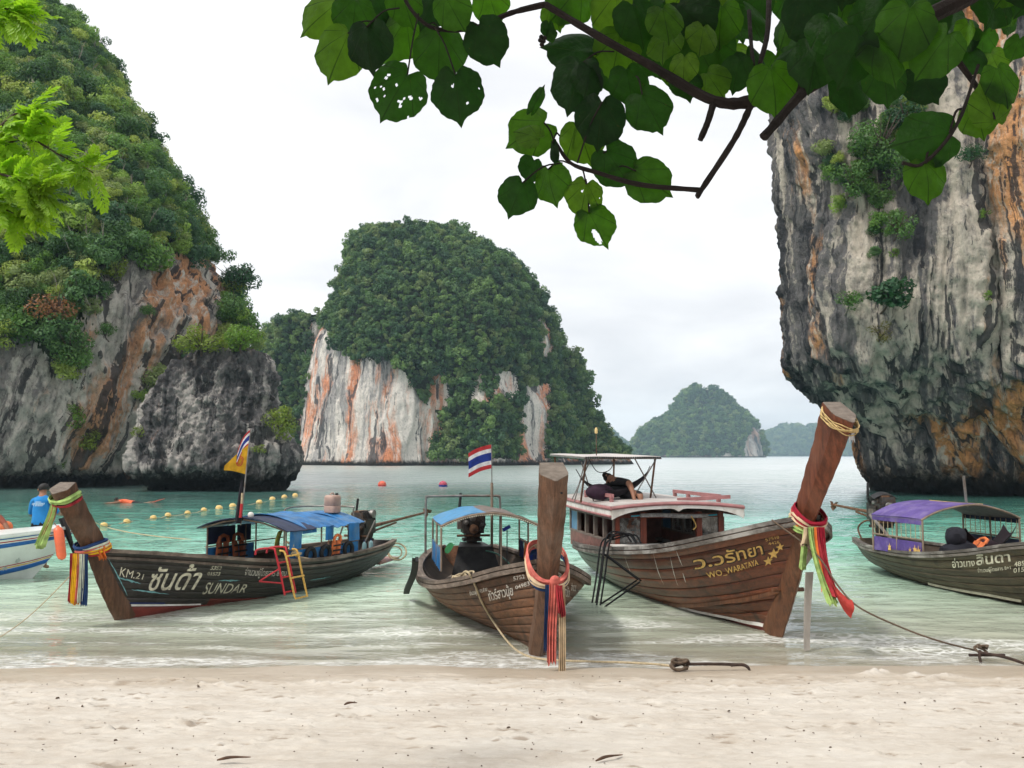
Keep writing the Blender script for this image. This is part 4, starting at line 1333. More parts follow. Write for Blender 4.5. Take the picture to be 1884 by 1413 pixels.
b1 = Boat(*G(228, 1140)[:2], -24, 'longtail_boat', 'dark longtail boat with brown prow, blue tarp canopy and cream lettering')
h1 = Hull(b1, [(-.50, .07, .97), (.12, .46, .89), (.93, .75, .77), (2.0, .88, .62), (3.3, .92, .52), (4.6, .85, .52), (5.6, .66, .53), (6.3, .42, .55)],
          [(0, 0), (.6, -.06), (1.3, -.10), (2.2, -.14), (3.4, -.14), (4.6, -.1), (5.5, 0.0), (6.1, .1)], [0, .1, .3, .6, .8, .8, .7, .6])
def planking(h, bounds, mat, special=None, nu=44):
    sk = h.skin(M_SEAM)
    for side in (-1, 1):
        for v0, v1 in zip(bounds[:-1], bounds[1:]):
            h.plank(v0, v1, side, 'plank', mat, sk, nu)
    return sk
sk1 = h1.skin(M_SEAM)
bd1 = [.2, .33, .45, .56, .66, .75, .84, .92, 1.0]
for sd in (-1, 1):
    h1.plank(0, .2, sd, 'bottom_plank', M_RED, sk1)
    h1.plank(.2, .33, sd, 'plank', W_B1, sk1, 20, 0.0, 0.30)
    h1.plank(.2, .33, sd, 'bottom_plank', M_RED, sk1, 36, 0.30, 1.0)
    for v0, v1 in zip(bd1[1:-1], bd1[2:]):
        h1.plank(v0, v1, sd, 'plank', W_B1, sk1, inset=.004, gap=.0018)
    h1.rail(sd, 'gunwale', W_RAIL, 0.10, 0.05, 0.025)
    h1.rail(sd, 'rubbing_strake', W_RAIL, 0.03, 0.035, 0.022, 0.0, 0.90)
    h1.rail(sd, 'white_stripe', M_WHITE, 0.012, 0.028, 0.008, 0.0, 0.215, 0.0, 0.28)
    h1.rail(sd, 'blue_stripe', M_NAVY, 0.012, 0.022, 0.008, 0.0, 0.245, 0.0, 0.16)
h1.transom(W_B1)
h1.floor(W_RAIL, 0.10)
prow(b1, [(0.02, -0.02), (-.27, .47), (-.51, .95), (-.86, 1.45), (-1.08, 1.79)], [0.085, 0.085, 0.095, 0.13, 0.165], [0.13, 0.14, 0.14, 0.14, 0.13], W_B1S, 'prow_post', topcut=0.0)

h1.letters(1, text_shape('KM.21', 0.25), [(219, 1061), (264, 1067), (265, 1057), (220, 1042)], 'lettering', M_LET_C)
h1.letters(1, text_shape('ซันด้า', 0.35, 0.012), [(273, 1087), (362, 1085), (376, 1037), (276, 1040)], 'lettering', M_LET_C)
h1.letters(1, text_shape('5352', 0.2, 0.01), [(386, 1048.5), (406, 1049), (407.5, 1042), (388, 1041)], 'lettering', M_LET_C)
h1.letters(1, text_shape('01573', 0.2, 0.01), [(380.5, 1058.5), (403, 1059), (404.7, 1052.5), (381.5, 1052)], 'lettering', M_LET_C)
h1.letters(1, text_shape('SUNDAR', 0.4, 0.004), [(371, 1094), (451, 1090), (455, 1075), (376, 1071)], 'lettering', M_LET_C)
h1.letters(1, text_shape('จำนวนผู้โดยสาร 8 คน', 0.2), [(449, 1063), (525, 1063), (527, 1046), (451, 1042)], 'lettering', M_LET_W)
M_TURQ = pm('turquoise_scrape', (0.16, 0.34, 0.36), 0.8, 0.3, 20)
def streak_shape(n=14, seed=0):
    rs = random.Random(seed)
    V, Fc = [], []
    for i in range(n):
        x = i / (n - 1)
        c, w_ = 0.5 + rs.uniform(-.12, .12), 0.42 * math.sin(math.pi * (x * .9 + .05)) * rs.uniform(.45, 1)
        V += [(x, c - w_), (x, c + w_)]
    return np.array(V), [(2 * i, 2 * i + 2, 2 * i + 3, 2 * i + 1) for i in range(n - 1)]
h1.letters(1, streak_shape(14, 1), [(216, 1066), (258, 1076), (258, 1071), (216, 1059)], 'paint_scrape', M_TURQ)
h1.letters(1, streak_shape(14, 2), [(241, 1088), (310, 1095), (310, 1091), (241, 1082)], 'paint_scrape', M_TURQ)
h1.letters(1, streak_shape(18, 3), [(196, 1026), (232, 1096), (236, 1096), (199, 1024)], 'paint_scrape', M_TURQ)
h1.letters(1, streak_shape(14, 4), [(402, 1070), (441, 1070), (441, 1066), (402, 1066)], 'paint_scrape', M_TURQ)
h1.letters(1, streak_shape(14, 5), [(570, 1069), (608, 1062), (608, 1059), (570, 1066)], 'paint_scrape', M_TURQ)

# canopy of the dark boat
def post(boat, l, a, z0, z1, r=0.014, mat=None, name='canopy_post'):
    return MB().tube([(l, a, z0), (l, a, z1)], r, 8).build(name, mat or M_BAR, boat.root)
for l in (-.8, .8):
    for a in (2.42, 3.35, 3.62, 4.40):
        post(b1, l * 0.98, a, 0.5, 1.03)
MB().tube([(-.8, 2.4, .72), (-.8, 4.4, .72)], .012, 6).build('side_rail', M_BAR, b1.root)
MB().tube([(.8, 2.4, .72), (.8, 4.4, .72)], .012, 6).build('side_rail', M_BAR, b1.root)
MB().tube([(-.82, 2.35, 1.03), (-.4, 2.35, 1.14), (0, 2.35, 1.19), (.4, 2.35, 1.14), (.82, 2.35, 1.03)], .014, 6).build('canopy_hoop', M_BAR, b1.root)
arch_sheet(2.30, 3.05, .90, 1.02, .19, 0.014, seed=1).build('canopy_sheet', M_TARP_D, b1.root)
arch_sheet(2.80, 3.55, .87, 1.035, .20, 0.008, 0.02, seed=2, wr=0.014).build('blue_tarp', M_TARP_B, b1.root)
arch_sheet(3.42, 4.05, .88, 1.02, .19, 0.008, 0.03, seed=3, wr=0.016).build('blue_tarp', M_TARP_B, b1.root)
arch_sheet(3.98, 4.52, .86, 1.03, .18, 0.008, 0.02, seed=4, wr=0.014).build('blue_tarp', M_TARP_B, b1.root)
for k, (a0, a1, dr) in enumerate(((2.42, 2.72, .30), (2.72, 3.1, .08), (3.36, 3.58, .23), (4.02, 4.34, .30))):
    flap((.86, a0, 1.04), (.86, a1, 1.04), dr, 2, .012, seed=k).build('tarp_flap', M_TARP_B, b1.root)
flap((-.80, 2.42, 1.03), (-.80, 3.1, 1.03), .28, 2, .01, seed=8).build('side_curtain', M_TARP_D, b1.root)
flap((-.80, 3.15, 1.03), (-.80, 3.5, 1.03), .28, 2, .01, seed=9).build('side_curtain', M_TARP_D, b1.root)
flap((-.81, 2.42, .70), (-.81, 3.6, .70), .26, 3, .01, seed=10).build('side_cloth', M_TARP_B, b1.root)
flap((.80, 2.48, .72), (.80, 3.3, .72), .24, 3, .01, seed=11).build('side_cloth', M_TARP_B, b1.root)
flap((.80, 3.34, .72), (.80, 4.4, .72), .24, 4, .012, seed=12).build('side_cloth', M_TARP_B, b1.root)
MB().tube(spline([(-.35, 3.8, 1.2), (-.35, 3.95, 1.28), (-.3, 4.6, 1.28), (.45, 4.7, 1.28), (.5, 4.7, 1.2), (.5, 4.7, .55)], 24), .014, 7).build('pipe_frame', M_STEEL, b1.root)
engine(b1, 5.75, 0.86, 0.92, (2.35, 0.16), tiller=0.7)
for k, (l, a, tl) in enumerate(((.1, 5.0, .3), (-.2, 4.9, -.2), (.35, 5.1, .5), (.2, 5.2, -.4), (.0, 4.8, .2))):
    MB().tube([(l, a, .35), (l + tl * .4, a + .25, 1.0)], .016, 6).build('strut', M_RUST if k % 2 else M_STEEL, b1.root)
MB().sheet(lambda u, v: (.35 + .10 * u, 4.75 + .22 * u, 1.0 - .5 * v + .03 * math.sin(6 * u)), 8, 8, .006).build('net_bag', pm('grey_net', (.10, .10, .09), .9), b1.root)
MB().add([(-.25, 6.0, .10), (.25, 6.0, .10), (.12, 6.95, .12), (-.12, 6.95, .12), (-.25, 6.0, .15), (.25, 6.0, .15), (.12, 6.95, .16), (-.12, 6.95, .16)], [(3, 2, 1, 0), (4, 5, 6, 7), (0, 1, 5, 4), (1, 2, 6, 5), (2, 3, 7, 6), (3, 0, 4, 7)]).build('stern_board', pm('faded_pink_paint', (.35, .2, .17), .8, .25, 8, dirt=(.12, .14, .25)), b1.root)
# things aboard the dark boat
def life_vest(boat, c, label, tilt=0.0, s_=1.0, mat=None, yaw=0.0):
    """hung life vest: two padded front panels, collar and black straps"""
    mt = mat or M_ORANGE
    c = Vector(c)
    R = Matrix.Rotation(yaw, 3, 'Z') @ Matrix.Rotation(tilt, 3, 'Y')
    def pad(y0, y1, z0, z1, th):
        mb = MB()
        V = []
        for x in (-th, th):
            for y, z in ((y0, z0), (y1, z0), (y1, z1), (y0, z1)):
                V.append((x, y, z))
        me_pts = []
        n = 6
        def fn(u, v):
            y = y0 + (y1 - y0) * u; z = z0 + (z1 - z0) * v
            return c + R @ Vector((th * math.sin(math.pi * u) ** .5 * math.sin(math.pi * v) ** .35 if 0 < u < 1 and 0 < v < 1 else 0, y, z)) * s_
        mb.sheet(fn, n, 9, .02)
        return mb
    pads = MB()
    a = pad(-.15, -.015, -.36, -.02, .045); b_ = pad(.015, .15, -.36, -.02, .045)
    collar = MB().tube([c + R @ Vector(q) * s_ for q in ((.01, -.12, -.04), (.01, -.09, .06), (0, 0, .09), (.01, .09, .06), (.01, .12, -.04))], .03 * s_, 8)
    st = [MB().sheet((lambda zz: (lambda u, v: c + R @ Vector((.055, -.16 + .32 * u, zz + .03 * v)) * s_))(z), 6, 2, .004) for z in (-.12, -.22, -.31)]
    return boat.thing('life_vest', label, 'life vest', [('front_panel', a, mt), ('front_panel', b_, mt), ('collar', collar, mt)] + [('strap', q, M_BLACK) for q in st])
M_BROWNV = pm('faded_orange_vest', (0.26, 0.075, 0.03), 0.8, 0.25, 10, 0.2, 40)
life_vest(b1, (-.72, 2.72, .80), 'faded orange life vest hanging in the dark boat, nearest its bow', .1, 1, M_BROWNV)
life_vest(b1, (-.72, 3.08, .80), 'faded orange life vest hanging in the dark boat beside the yellow raincoat', -.1, 1, M_BROWNV)
life_vest(b1, (.86, 3.68, .80), 'bright orange life vest with black straps hung on the blue cloth', .15, .85)
for k, (a, lab) in enumerate(((2.95, 'black rubber tyre on the blue boat side behind the ladder'), (3.36, 'black rubber tyre left of the orange life vest'), (4.02, 'black rubber tyre right of the orange life vest'))):
    b1.thing('tyre', lab, 'tyre', [('tyre', MB().torus((.865, a, .60), .115, .035, (1, 0, 0), 22, 9), M_BLACK)], 'tyres on the dark boat')
M_RAIN = cloth_mat('yellow_raincoat', (0.42, 0.42, 0.10), 0.5, 0.35)
b1.thing('raincoat', 'pale yellow raincoat hanging from the blue canopy', 'raincoat', [('raincoat', MB().sheet(lambda u, v: (.55 + .10 * u - .08 * math.sin(v * 2.5), 2.62 - .22 * u * (1 - .35 * v) + .05 * math.sin(9 * u + 2 * v), 1.04 - .40 * v - .06 * u * (1 - v)), 12, 14, .004), M_RAIN)])
M_JERRY = pm('dusty_plastic', (0.40, 0.27, 0.22), 0.5, 0.12, 6, dirt=(0.22, 0.15, 0.12))
def jerrycan(boat, c):
    c = Vector(c)
    mb = MB()
    prof = [(.105, 0), (.125, .015), (.13, .05), (.13, .12), (.124, .13), (.13, .14), (.13, .27), (.12, .30), (.10, .315)]
    V, Fc = [], []
    n = 20
    for r, hh in prof:
        for k in range(n):
            q = 2 * math.pi * k / n
            cs, sn = math.cos(q), math.sin(q)
            V.append(c + Vector((math.copysign(abs(cs) ** .55, cs) * r * .95, math.copysign(abs(sn) ** .55, sn) * r, hh)))
    for i in range(len(prof) - 1):
        for k in range(n):
            Fc.append((i * n + k, i * n + (k + 1) % n, (i + 1) * n + (k + 1) % n, (i + 1) * n + k))
    Fc += [tuple(range(n - 1, -1, -1)), tuple((len(prof) - 1) * n + k for k in range(n))]
    mb.add(V, Fc)
    hd = MB().tube(spline([c + Vector(q) for q in ((0, -.06, .31), (0, -.05, .345), (0, .03, .345), (0, .045, .31))], 10), .012, 7)
    cp = MB().lathe(c + Vector((.04, .07, .315)), [(.028, 0), (.03, .03), (.015, .035)], 12)
    boat.thing('jerrycan', 'dusty pink plastic jerrycan standing on the blue tarp roof', 'jerrycan', [('body', mb, M_JERRY), ('handle', hd, M_JERRY), ('cap', cp, M_BLACK)])
jerrycan(b1, (.30, 4.34, 1.185))
b1.thing('float_ball', 'white ball float at the foot of the flagpole', 'float', [('float_ball', MB().ball((.12, 2.38, 1.26), .05), M_WHITE)])
# flagpole with two flags and a furled black cloth
def flag_mesh(p0, p1, out, wav=0.03, nu=18, nv=10, seed=0, droop=0.25, taper=1.0):
    """cloth flying from the hoist p0 (top)..p1 (bottom) along out"""
    p0, p1, out = Vector(p0), Vector(p1), Vector(out)
    pr = out.cross(p1 - p0).normalized()
    def fn(u, v):
        k = 1 - (1 - taper) * u
        b_ = p0.lerp(p1, 0.5 + (v - 0.5) * k)
        return b_ + out * u - Vector((0, 0, droop * out.length * u * u)) + pr * (wav * math.sin(u * 7 + v * 1.5 + seed) * (0.25 + u))
    return fn, nu, nv
def strip_flag(fn, nu, nv, v0, v1, th=0.003):
    return MB().sheet(lambda u, v: fn(u, v0 + (v1 - v0) * v), nu, nv, th)
M_FR = cloth_mat('flag_red', (0.52, 0.045, 0.05), 0.7, 0.25); M_FW = cloth_mat('flag_white', (0.75, 0.74, 0.74), 0.7, 0.25); M_FB = cloth_mat('flag_blue', (0.025, 0.05, 0.27), 0.7, 0.25)
M_FY = cloth_mat('flag_yellow', (0.68, 0.40, 0.03), 0.7, 0.3)
def thai_flag(boat, p0, p1, out, label, **k):
    fn, nu, nv = flag_mesh(p0, p1, out, **k)
    cuts = [0, 1 / 6, 2 / 6, 4 / 6, 5 / 6, 1]
    parts = [(nm, strip_flag(fn, nu, 5, a, b_), mt) for nm, a, b_, mt in zip(('red_stripe', 'white_stripe', 'blue_stripe', 'white_stripe', 'red_stripe'), cuts[:-1], cuts[1:], (M_FR, M_FW, M_FB, M_FW, M_FR))]
    return boat.thing('flag', label, 'flag', parts)
pt, pb_ = b1.pl(461, 788, 0), b1.pl(443, 955, 0)
MB().tube([(0, pb_.y, 1.1), tuple(pt)], .011, 7).build('flagpole', M_STEEL, b1.root)
def onpole(t): return Vector((0, pb_.y + (pt.y - pb_.y) * t, 1.1 + (pt.z - 1.1) * t))
thai_flag(b1, onpole(.985), onpole(.82), (-.12, -.16, -.10), 'red, white and blue flag drooping at the top of the leaning pole', wav=.03, droop=1.1, seed=1)
fn, nu, nv = flag_mesh(onpole(.83), onpole(.52), (-.22, -.28, -.08), wav=.02, droop=.15, seed=2, taper=.15)
emb = MB()
for k in range(3):
    R_ = .03 + .018 * k
    ring = []
    for i in range(21):
        q = 2 * math.pi * i / 20
        for rr in (R_ * .85, R_):
            p_ = Vector(fn(.33 + rr * 2.4 * math.cos(q), .5 + rr * 3.4 * math.sin(q)))
            ring.append(p_)
    for s_ in (-.005, .006):
        pr = Vector((-.22, -.28, 0)).cross(Vector((0, 0, -1))).normalized()
        emb.add([p_ + pr * s_ for p_ in ring], [(2 * i, 2 * i + 1, 2 * i + 3, 2 * i + 2) for i in range(20)])
b1.thing('pennant', 'yellow pennant with a red emblem under the drooping flag', 'flag', [('cloth', MB().sheet(fn, nu, nv, .003), M_FY), ('emblem', emb, M_FR)])
bl = MB()
pts = [onpole(t) + Vector((-.03 - .02 * math.sin(3 * t), -.02, 0)) for t in np.linspace(.02, .47, 10)]
bl.tube(pts, [.055, .07, .065, .06, .055, .05, .042, .035, .025, .008], 9, True, .7)
b1.thing('furled_cloth', 'furled black cloth tied along the flagpole of the dark boat', 'cloth', [('cloth', bl, pm('black_cloth', (.012, .011, .016), .85, .3, 10, .4, 30)),
         ('red_tie', MB().tube([onpole(.08) + Vector((.02, -.05, 0)), onpole(.22) + Vector((.02, -.05, 0))], .022, 8), M_FR), ('rope_tie', MB().tube([onpole(.2) + Vector((.02, -.05, 0)), onpole(.33) + Vector((.01, -.05, 0))], .018, 8), M_ROPE)])
# boarding ladders
def tube_part(pts, r=.016): return MB().tube(pts, r, 8)
def b1_ladder():
    R1 = pm('red_tube', (.42, .02, .03), .5, .2, 12, dirt=(.15, .03, .03)); Y1 = pm('yellow_wrapped_tube', (.55, .33, .08), .7, .3, 30, .5, 60)
    parts = []
    for a in (1.90, 2.16):
        parts.append(('side_tube', tube_part(spline([(.72, a - .12, .72), (.75, a - .1, .80), (.95, a, .81), (1.0, a, .74), (1.06, a + .04, .45), (1.12, a + .08, .12)], 22)), R1))
    for z, l in ((.6, 1.03), (.38, 1.07), (.16, 1.11)):
        parts.append(('rung', tube_part([(l, 1.92 + (0.6 - z) * .1, z), (l, 2.18 + (0.6 - z) * .1, z)], .013), R1))
    parts.append(('standoff', tube_part([(.93, 1.62, .36), (1.08, 1.95, .30), (1.05, 1.95, .52), (.93, 1.62, .36)], .013), R1))
    return b1.thing('boarding_ladder', 'red tubular boarding ladder hung over the dark boat side', 'ladder', parts), R1, Y1
_, R1_, Y1_ = b1_ladder()
parts = []
for a in (2.10, 2.40):
    parts.append(('side_tube', tube_part(spline([(.92, a, .76), (1.02, a, .72), (1.09, a + .03, .4), (1.17, a + .06, .06)], 16)), Y1_))
for z, l, n_ in ((.68, 1.05, 'rung'), (.36, 1.13, 'rung'), (.05, 1.185, 'rung')):
    parts.append((n_, tube_part([(l, 2.1 + (.7 - z) * .08, z), (l, 2.4 + (.7 - z) * .08, z)], .014), Y1_))
b1.thing('boarding_ladder', 'yellow rope-wrapped ladder frame beside the red ladder', 'ladder', parts)
b1.thing('life_ring', 'cream hoop wound with rope at the stern of the dark boat', 'ring', [('hoop', MB().torus((.18, 6.75, .28), .19, .018, (.5, -.6, .55), 26, 8), M_ROPE), ('inner_hoop', MB().torus((.16, 6.72, .27), .13, .014, (.5, -.6, .55), 22, 8), M_ROPE)])
b1.thing('rope_coil', 'tangle of pale rope on the near canopy post', 'rope', [('rope_coil', MB().tube(spline([(.8, 2.42, .86), (.86, 2.5, .80), (.83, 2.44, .76), (.89, 2.56, .72), (.84, 2.5, .68), (.92, 2.62, .67), (.86, 2.6, .62), (.9, 2.85, .56)], 40), .02, 6), M_ROPE)])
M_WATERB = pm('clear_plastic_bottle', (.35, .55, .58), .15, .1, 5, trans=.4)
for k, (l, a, lab) in enumerate(((.45, 5.15, 'small water bottle in the stern of the dark boat, nearer the canopy'), (.42, 5.42, 'water bottle in the stern of the dark boat, nearer the engine'))):
    b1.thing('water_bottle', lab, 'bottle', [('body', MB().lathe((l, a, .44), [(.03, 0), (.04, .01), (.04, .12), (.035, .15), (.014, .18)], 12), M_WATERB), ('cap', MB().lathe((l, a, .62), [(.016, 0), (.016, .022), (.008, .024)], 10), M_NAVY)])

# sashes on the brown prow
S_RED = cloth_mat('sash_red', (.37, .035, .045), var=.35); S_YEL = cloth_mat('sash_yellow', (.72, .42, .02)); S_PNK = cloth_mat('sash_coral', (.58, .15, .12), var=.35)
S_GRN = cloth_mat('sash_lime', (.33, .47, .15), var=.35); S_PALE = cloth_mat('sash_pale', (.62, .66, .52)); S_ORG = cloth_mat('sash_orange', (.75, .19, .04)); S_NVY = cloth_mat('sash_navy', (.02, .05, .14)); S_CRM = cloth_mat('sash_cream', (.60, .46, .30)); S_DRED = cloth_mat('sash_crimson', (.30, .012, .03))
up1 = Vector((0, -.55, .83)); fw1 = Vector((0, -.83, -.55))
def on1(t): return Vector((0, -.51 - .57 * t, .95 + .84 * t))
k_ = 0
b1.thing('sash', 'lime green sash tied round the top of the brown prow', 'sash', [('band', wrap_loop(on1(.87), fw1, up1, .165, .155, .018, 1, 0.03, 2.2, seed=2), S_GRN), ('tail', hanging_strip(on1(.83) + Vector((-.10, -.10, 0)), (.10, -.02, 0), .58, 2, .02, (-.10, -.10, 0), 1.3, 1), S_GRN)])
b1.thing('sash', 'red sash hanging beside the lime green one from the prow top', 'sash', [('band', wrap_loop(on1(.80), fw1, up1, .16, .15, .010, 1, 0.03, 1.5, seed=3), S_RED), ('tail', hanging_strip(on1(.80) + Vector((-.06, -.12, 0)), (.07, .02, 0), .42, 2, .012, (-.10, -.06, 0), .8, 2), S_RED)])
cols = [('crimson red', S_RED, -.13, .62), ('bright yellow', S_YEL, -.07, .63), ('coral pink', S_PNK, .0, .62), ('pale green', S_PALE, .05, .60), ('dark navy', S_NVY, .09, .64)]
for i, (nm, mt, x, ln) in enumerate(cols):
    t = .02 + .028 * i
    b1.thing('sash', nm + ' sash in the bundle knotted at the foot of the brown prow', 'sash',
             [('band', wrap_loop(on1(t), fw1, up1, .15 + .012 * (i % 2), .17 + .01 * (i % 3), .020, 1, 0.07, 1.9, seed=10 + i), mt),
              ('tail', hanging_strip(on1(.02) + Vector((x, -.22 - .01 * (i % 2), -.02)), (.085, .015, 0), ln, 2, .014, (.0, 0.0, 0), .9, 20 + i, end_fray=.03), mt)], 'sashes on the brown prow')
b1.thing('sash', 'bright orange sash end sticking out at the knot of the brown prow', 'sash', [('sash', hanging_strip(on1(.10) + Vector((.16, -.02, 0)), (.05, .12, 0), .16, 1, .02, (.02, .03, 0), .6, 40), S_ORG)])

# ---------------------------------------------------------------- the middle boat, bow on
W_B2 = wood_mat('brown_planks', (0.115, 0.052, 0.026), (0.15, 0.105, 0.075), 0.6, 0.3, 'y', (0.028, 0.017, 0.011), 0.5, 0.4)
W_B2S = wood_mat('brown_prow', (0.12, 0.062, 0.036), (0.20, 0.15, 0.115), 0.6, 0.3, 'z', (0.05, 0.03, 0.02), 0.4, 0.1)
b2 = Boat(*G(988, 1203)[:2], 9, 'longtail_boat', 'weathered brown longtail boat seen bow on, flying a striped flag')
h2 = Hull(b2, [(-.55, .08, 1.08), (.1, .42, .93), (.75, .74, .75), (1.8, 1.02, .57), (3.2, 1.12, .46), (5.0, 1.05, .43), (6.4, .8, .48), (7.1, .5, .52)],
          [(0, 0), (.5, -.05), (1.0, -.08), (2, -.12), (3.2, -.14), (4.8, -.13), (6.2, -.05), (6.9, .02)], [0, .08, .2, .45, .7, .75, .65, .55])
planking(h2, [0, .12, .23, .33, .43, .53, .63, .73, .82, .91, 1.0], W_B2)
for sd in (-1, 1):
    h2.rail(sd, 'gunwale', W_RAIL, 0.12, 0.045, 0.03)
    h2.rail(sd, 'rubbing_strake', W_RAIL, 0.03, 0.05, 0.03, -0.06, 1.0)
h2.transom(W_B2)
h2.floor(W_RAIL, 0.08)
prow(b2, [(0.02, -0.02), (-.46, .62), (-.66, 1.08), (-.82, 1.52), (-.95, 2.03)], [0.09, 0.10, 0.12, 0.145, 0.155], [0.14, 0.15, 0.14, 0.14, 0.14], W_B2S, 'prow_post', topcut=0.06)
MB().lathe((.06, -1.06, 1.82), [(.012, -.01), (.012, .012)], 8, 'Y').build('bolt', M_BLACK, b2.root)
# breasthook where the rails meet
MB().box((0, -.30, .99), (.30, .22, .07), rx=-.25).build('breasthook', W_RAIL, b2.root)
for k in range(5):
    a = 1.2 + k * .95
    vv = np.linspace(.25, .98, 8)
    u_ = np.interp(a, h2.kl[:, 0], np.linspace(0, 1, h2.n))
    for sd in (-1, 1):
        C = h2.S(np.full(8, u_), vv, sd, -.055)
        MB().tube([tuple(c) for c in C], .022, 6).build('rib', W_RAIL, b2.root)
h2.letters(-1, text_shape('5752', 0, .012), [(946, 1068.5), (967.5, 1064), (966, 1056.5), (945, 1061.5)], 'lettering', M_LET_W)
h2.letters(-1, text_shape('04983', 0, .012), [(950, 1084.5), (975.5, 1077), (974, 1069), (948.5, 1078)], 'lettering', M_LET_W)
h2.letters(-1, text_shape('ทัวร์สาวนุ้ย', 0, .012), [(904, 1112), (947, 1101), (942, 1074), (897, 1085)], 'lettering', M_LET_W)
h2.letters(-1, text_shape('จำนวนผู้โดยสาร 8 คน', 0, .01), [(866, 1098), (898, 1090), (897, 1078), (864, 1086)], 'lettering', M_LET_W)
h2.letters(1, text_shape('5752', 0, .012), [(1021, 1059), (1031, 1063), (1032, 1056), (1022, 1051)], 'lettering', M_LET_W)
h2.letters(1, text_shape('04983', 0, .012), [(1020, 1074), (1030, 1079), (1031, 1071), (1021, 1066)], 'lettering', M_LET_W)
h2.letters(1, text_shape('ทัวร์สาวนุ้ย', 0, .012), [(1031, 1103), (1045, 1104), (1047, 1080), (1029, 1072)], 'lettering', M_LET_W)
h2.letters(1, text_shape('จำนวน', 0, .01), [(1050, 1086), (1058, 1088), (1060, 1072), (1050, 1072)], 'lettering', M_LET_W)

# canopy of the middle boat (front edge at aft ~4.2)
cF, cR_ = 4.1, 5.9
cl_, cr_ = b2.pa(812, 968, cF), b2.pa(990, 968, cF)
cxm, cw = (cl_.x + cr_.x) / 2, (cr_.x - cl_.x) / 2
ze = cl_.z
M_CANB = pm('sky_blue_sheet', (.05, .22, .42), .55, .2, 5, .4, 12, dirt=(.16, .27, .36), dirtamt=.6); M_CANG = pm('brown_lining', (.16, .13, .115), .8, .25, 8, .3, 30)
def b2_arch(dz, nu=15, nv=19, v0=0.0, v1=1.0, th=.012):
    def fn(u, v):
        v = v0 + (v1 - v0) * v
        k = 2 * v - 1
        return (cxm + cw * k, cF + (cR_ - cF) * u, ze + .19 * (1 - k * k) + dz - .02 * math.sin(math.pi * u) + .006 * math.sin(25 * v + 6 * u))
    return MB().sheet(fn, nu, nv, th)
b2_arch(.012, v0=0, v1=.46).build('canopy_sheet', M_CANB, b2.root)
b2_arch(.012, v0=.46, v1=1).build('canopy_sheet', M_CANG, b2.root)
b2_arch(-.02).build('canopy_lining', M_CANG, b2.root)
MB().tube([(cxm + cw * k, cF - .01, ze + .19 * (1 - k * k) + .0) for k in np.linspace(-1.02, 1.02, 19)], .017, 7).build('canopy_hoop', M_BAR, b2.root)
sc = MB()
for i in range(46):
    k = -1 + 2 * i / 45
    sc.ball((cxm + cw * k, cF - .012, ze + .19 * (1 - k * k) - .022), .014, 6)
sc.build('lacing', M_LET_C, b2.root)
for l in (cl_.x, cr_.x):
    for a in (cF, (cF + cR_) / 2, cR_):
        post(b2, l, a, .42, ze, .016)
post(b2, cxm + cw * .25, cF + .1, .42, ze + .17, .013)
for l in (-1, 1):
    MB().tube([(cxm + l * cw, cF, .74), (cxm + l * cw, cR_, .74)], .012, 6).build('side_rail', M_BAR, b2.root)
flap((cl_.x - .01, cF, .76), (cl_.x - .01, cR_, .76), .34, 6, .012, seed=3).build('side_cloth', M_TARP_B, b2.root)
xr_ = cr_.x + .01
for k, (a0, a1, mt) in enumerate(((cF + .05, cF + .5, M_NAVY), (cF + .55, cF + 1.0, M_FB), (cF + 1.05, cF + 1.35, S_ORG), (cF + 1.4, cR_, M_NAVY))):
    flap((xr_, a0, .76), (xr_, a1, .76), .32, 3, .015, seed=20 + k).build('side_cloth', mt, b2.root)
# pipe arch behind and flagpole
hz = b2.pa(785, 913, 6.1).z
hL, hR = b2.pa(783, 1000, 6.1).x, b2.pa(920, 1000, 6.1).x
MB().tube(spline([(hL, 6.1, .4), (hL, 6.1, hz - .1), (hL + .04, 6.1, hz - .02), (hL + .12, 6.1, hz), (hR - .12, 6.1, hz), (hR - .04, 6.1, hz - .02), (hR, 6.1, hz - .1), (hR, 6.1, .45)], 40), .02, 8).build('pipe_arch', M_STEEL, b2.root)
fp = b2.pa(905, 948, 6.0); ft = b2.pa(904.5, 818, 6.0); fj = b2.pa(905, 888, 6.0)
MB().tube([(fp.x, 6.0, .5), tuple(fj)], .024, 8).build('flagpole', M_BAR, b2.root)
MB().tube([tuple(fj - Vector((0, 0, .05))), tuple(ft)], .010, 7).build('flagpole_tip', M_STEEL, b2.root)
fb = b2.pa(905, 862, 6.0)
thai_flag(b2, ft + Vector((-.012, 0, 0)), fb + Vector((-.012, 0, 0)), (-.42, -.10, -.06), 'red, white and blue striped flag flying over the middle boat', wav=.02, droop=.22, seed=.5)
engine(b2, 6.35, 0.98, 0.98, (1.9, 0.05), tiller=0)
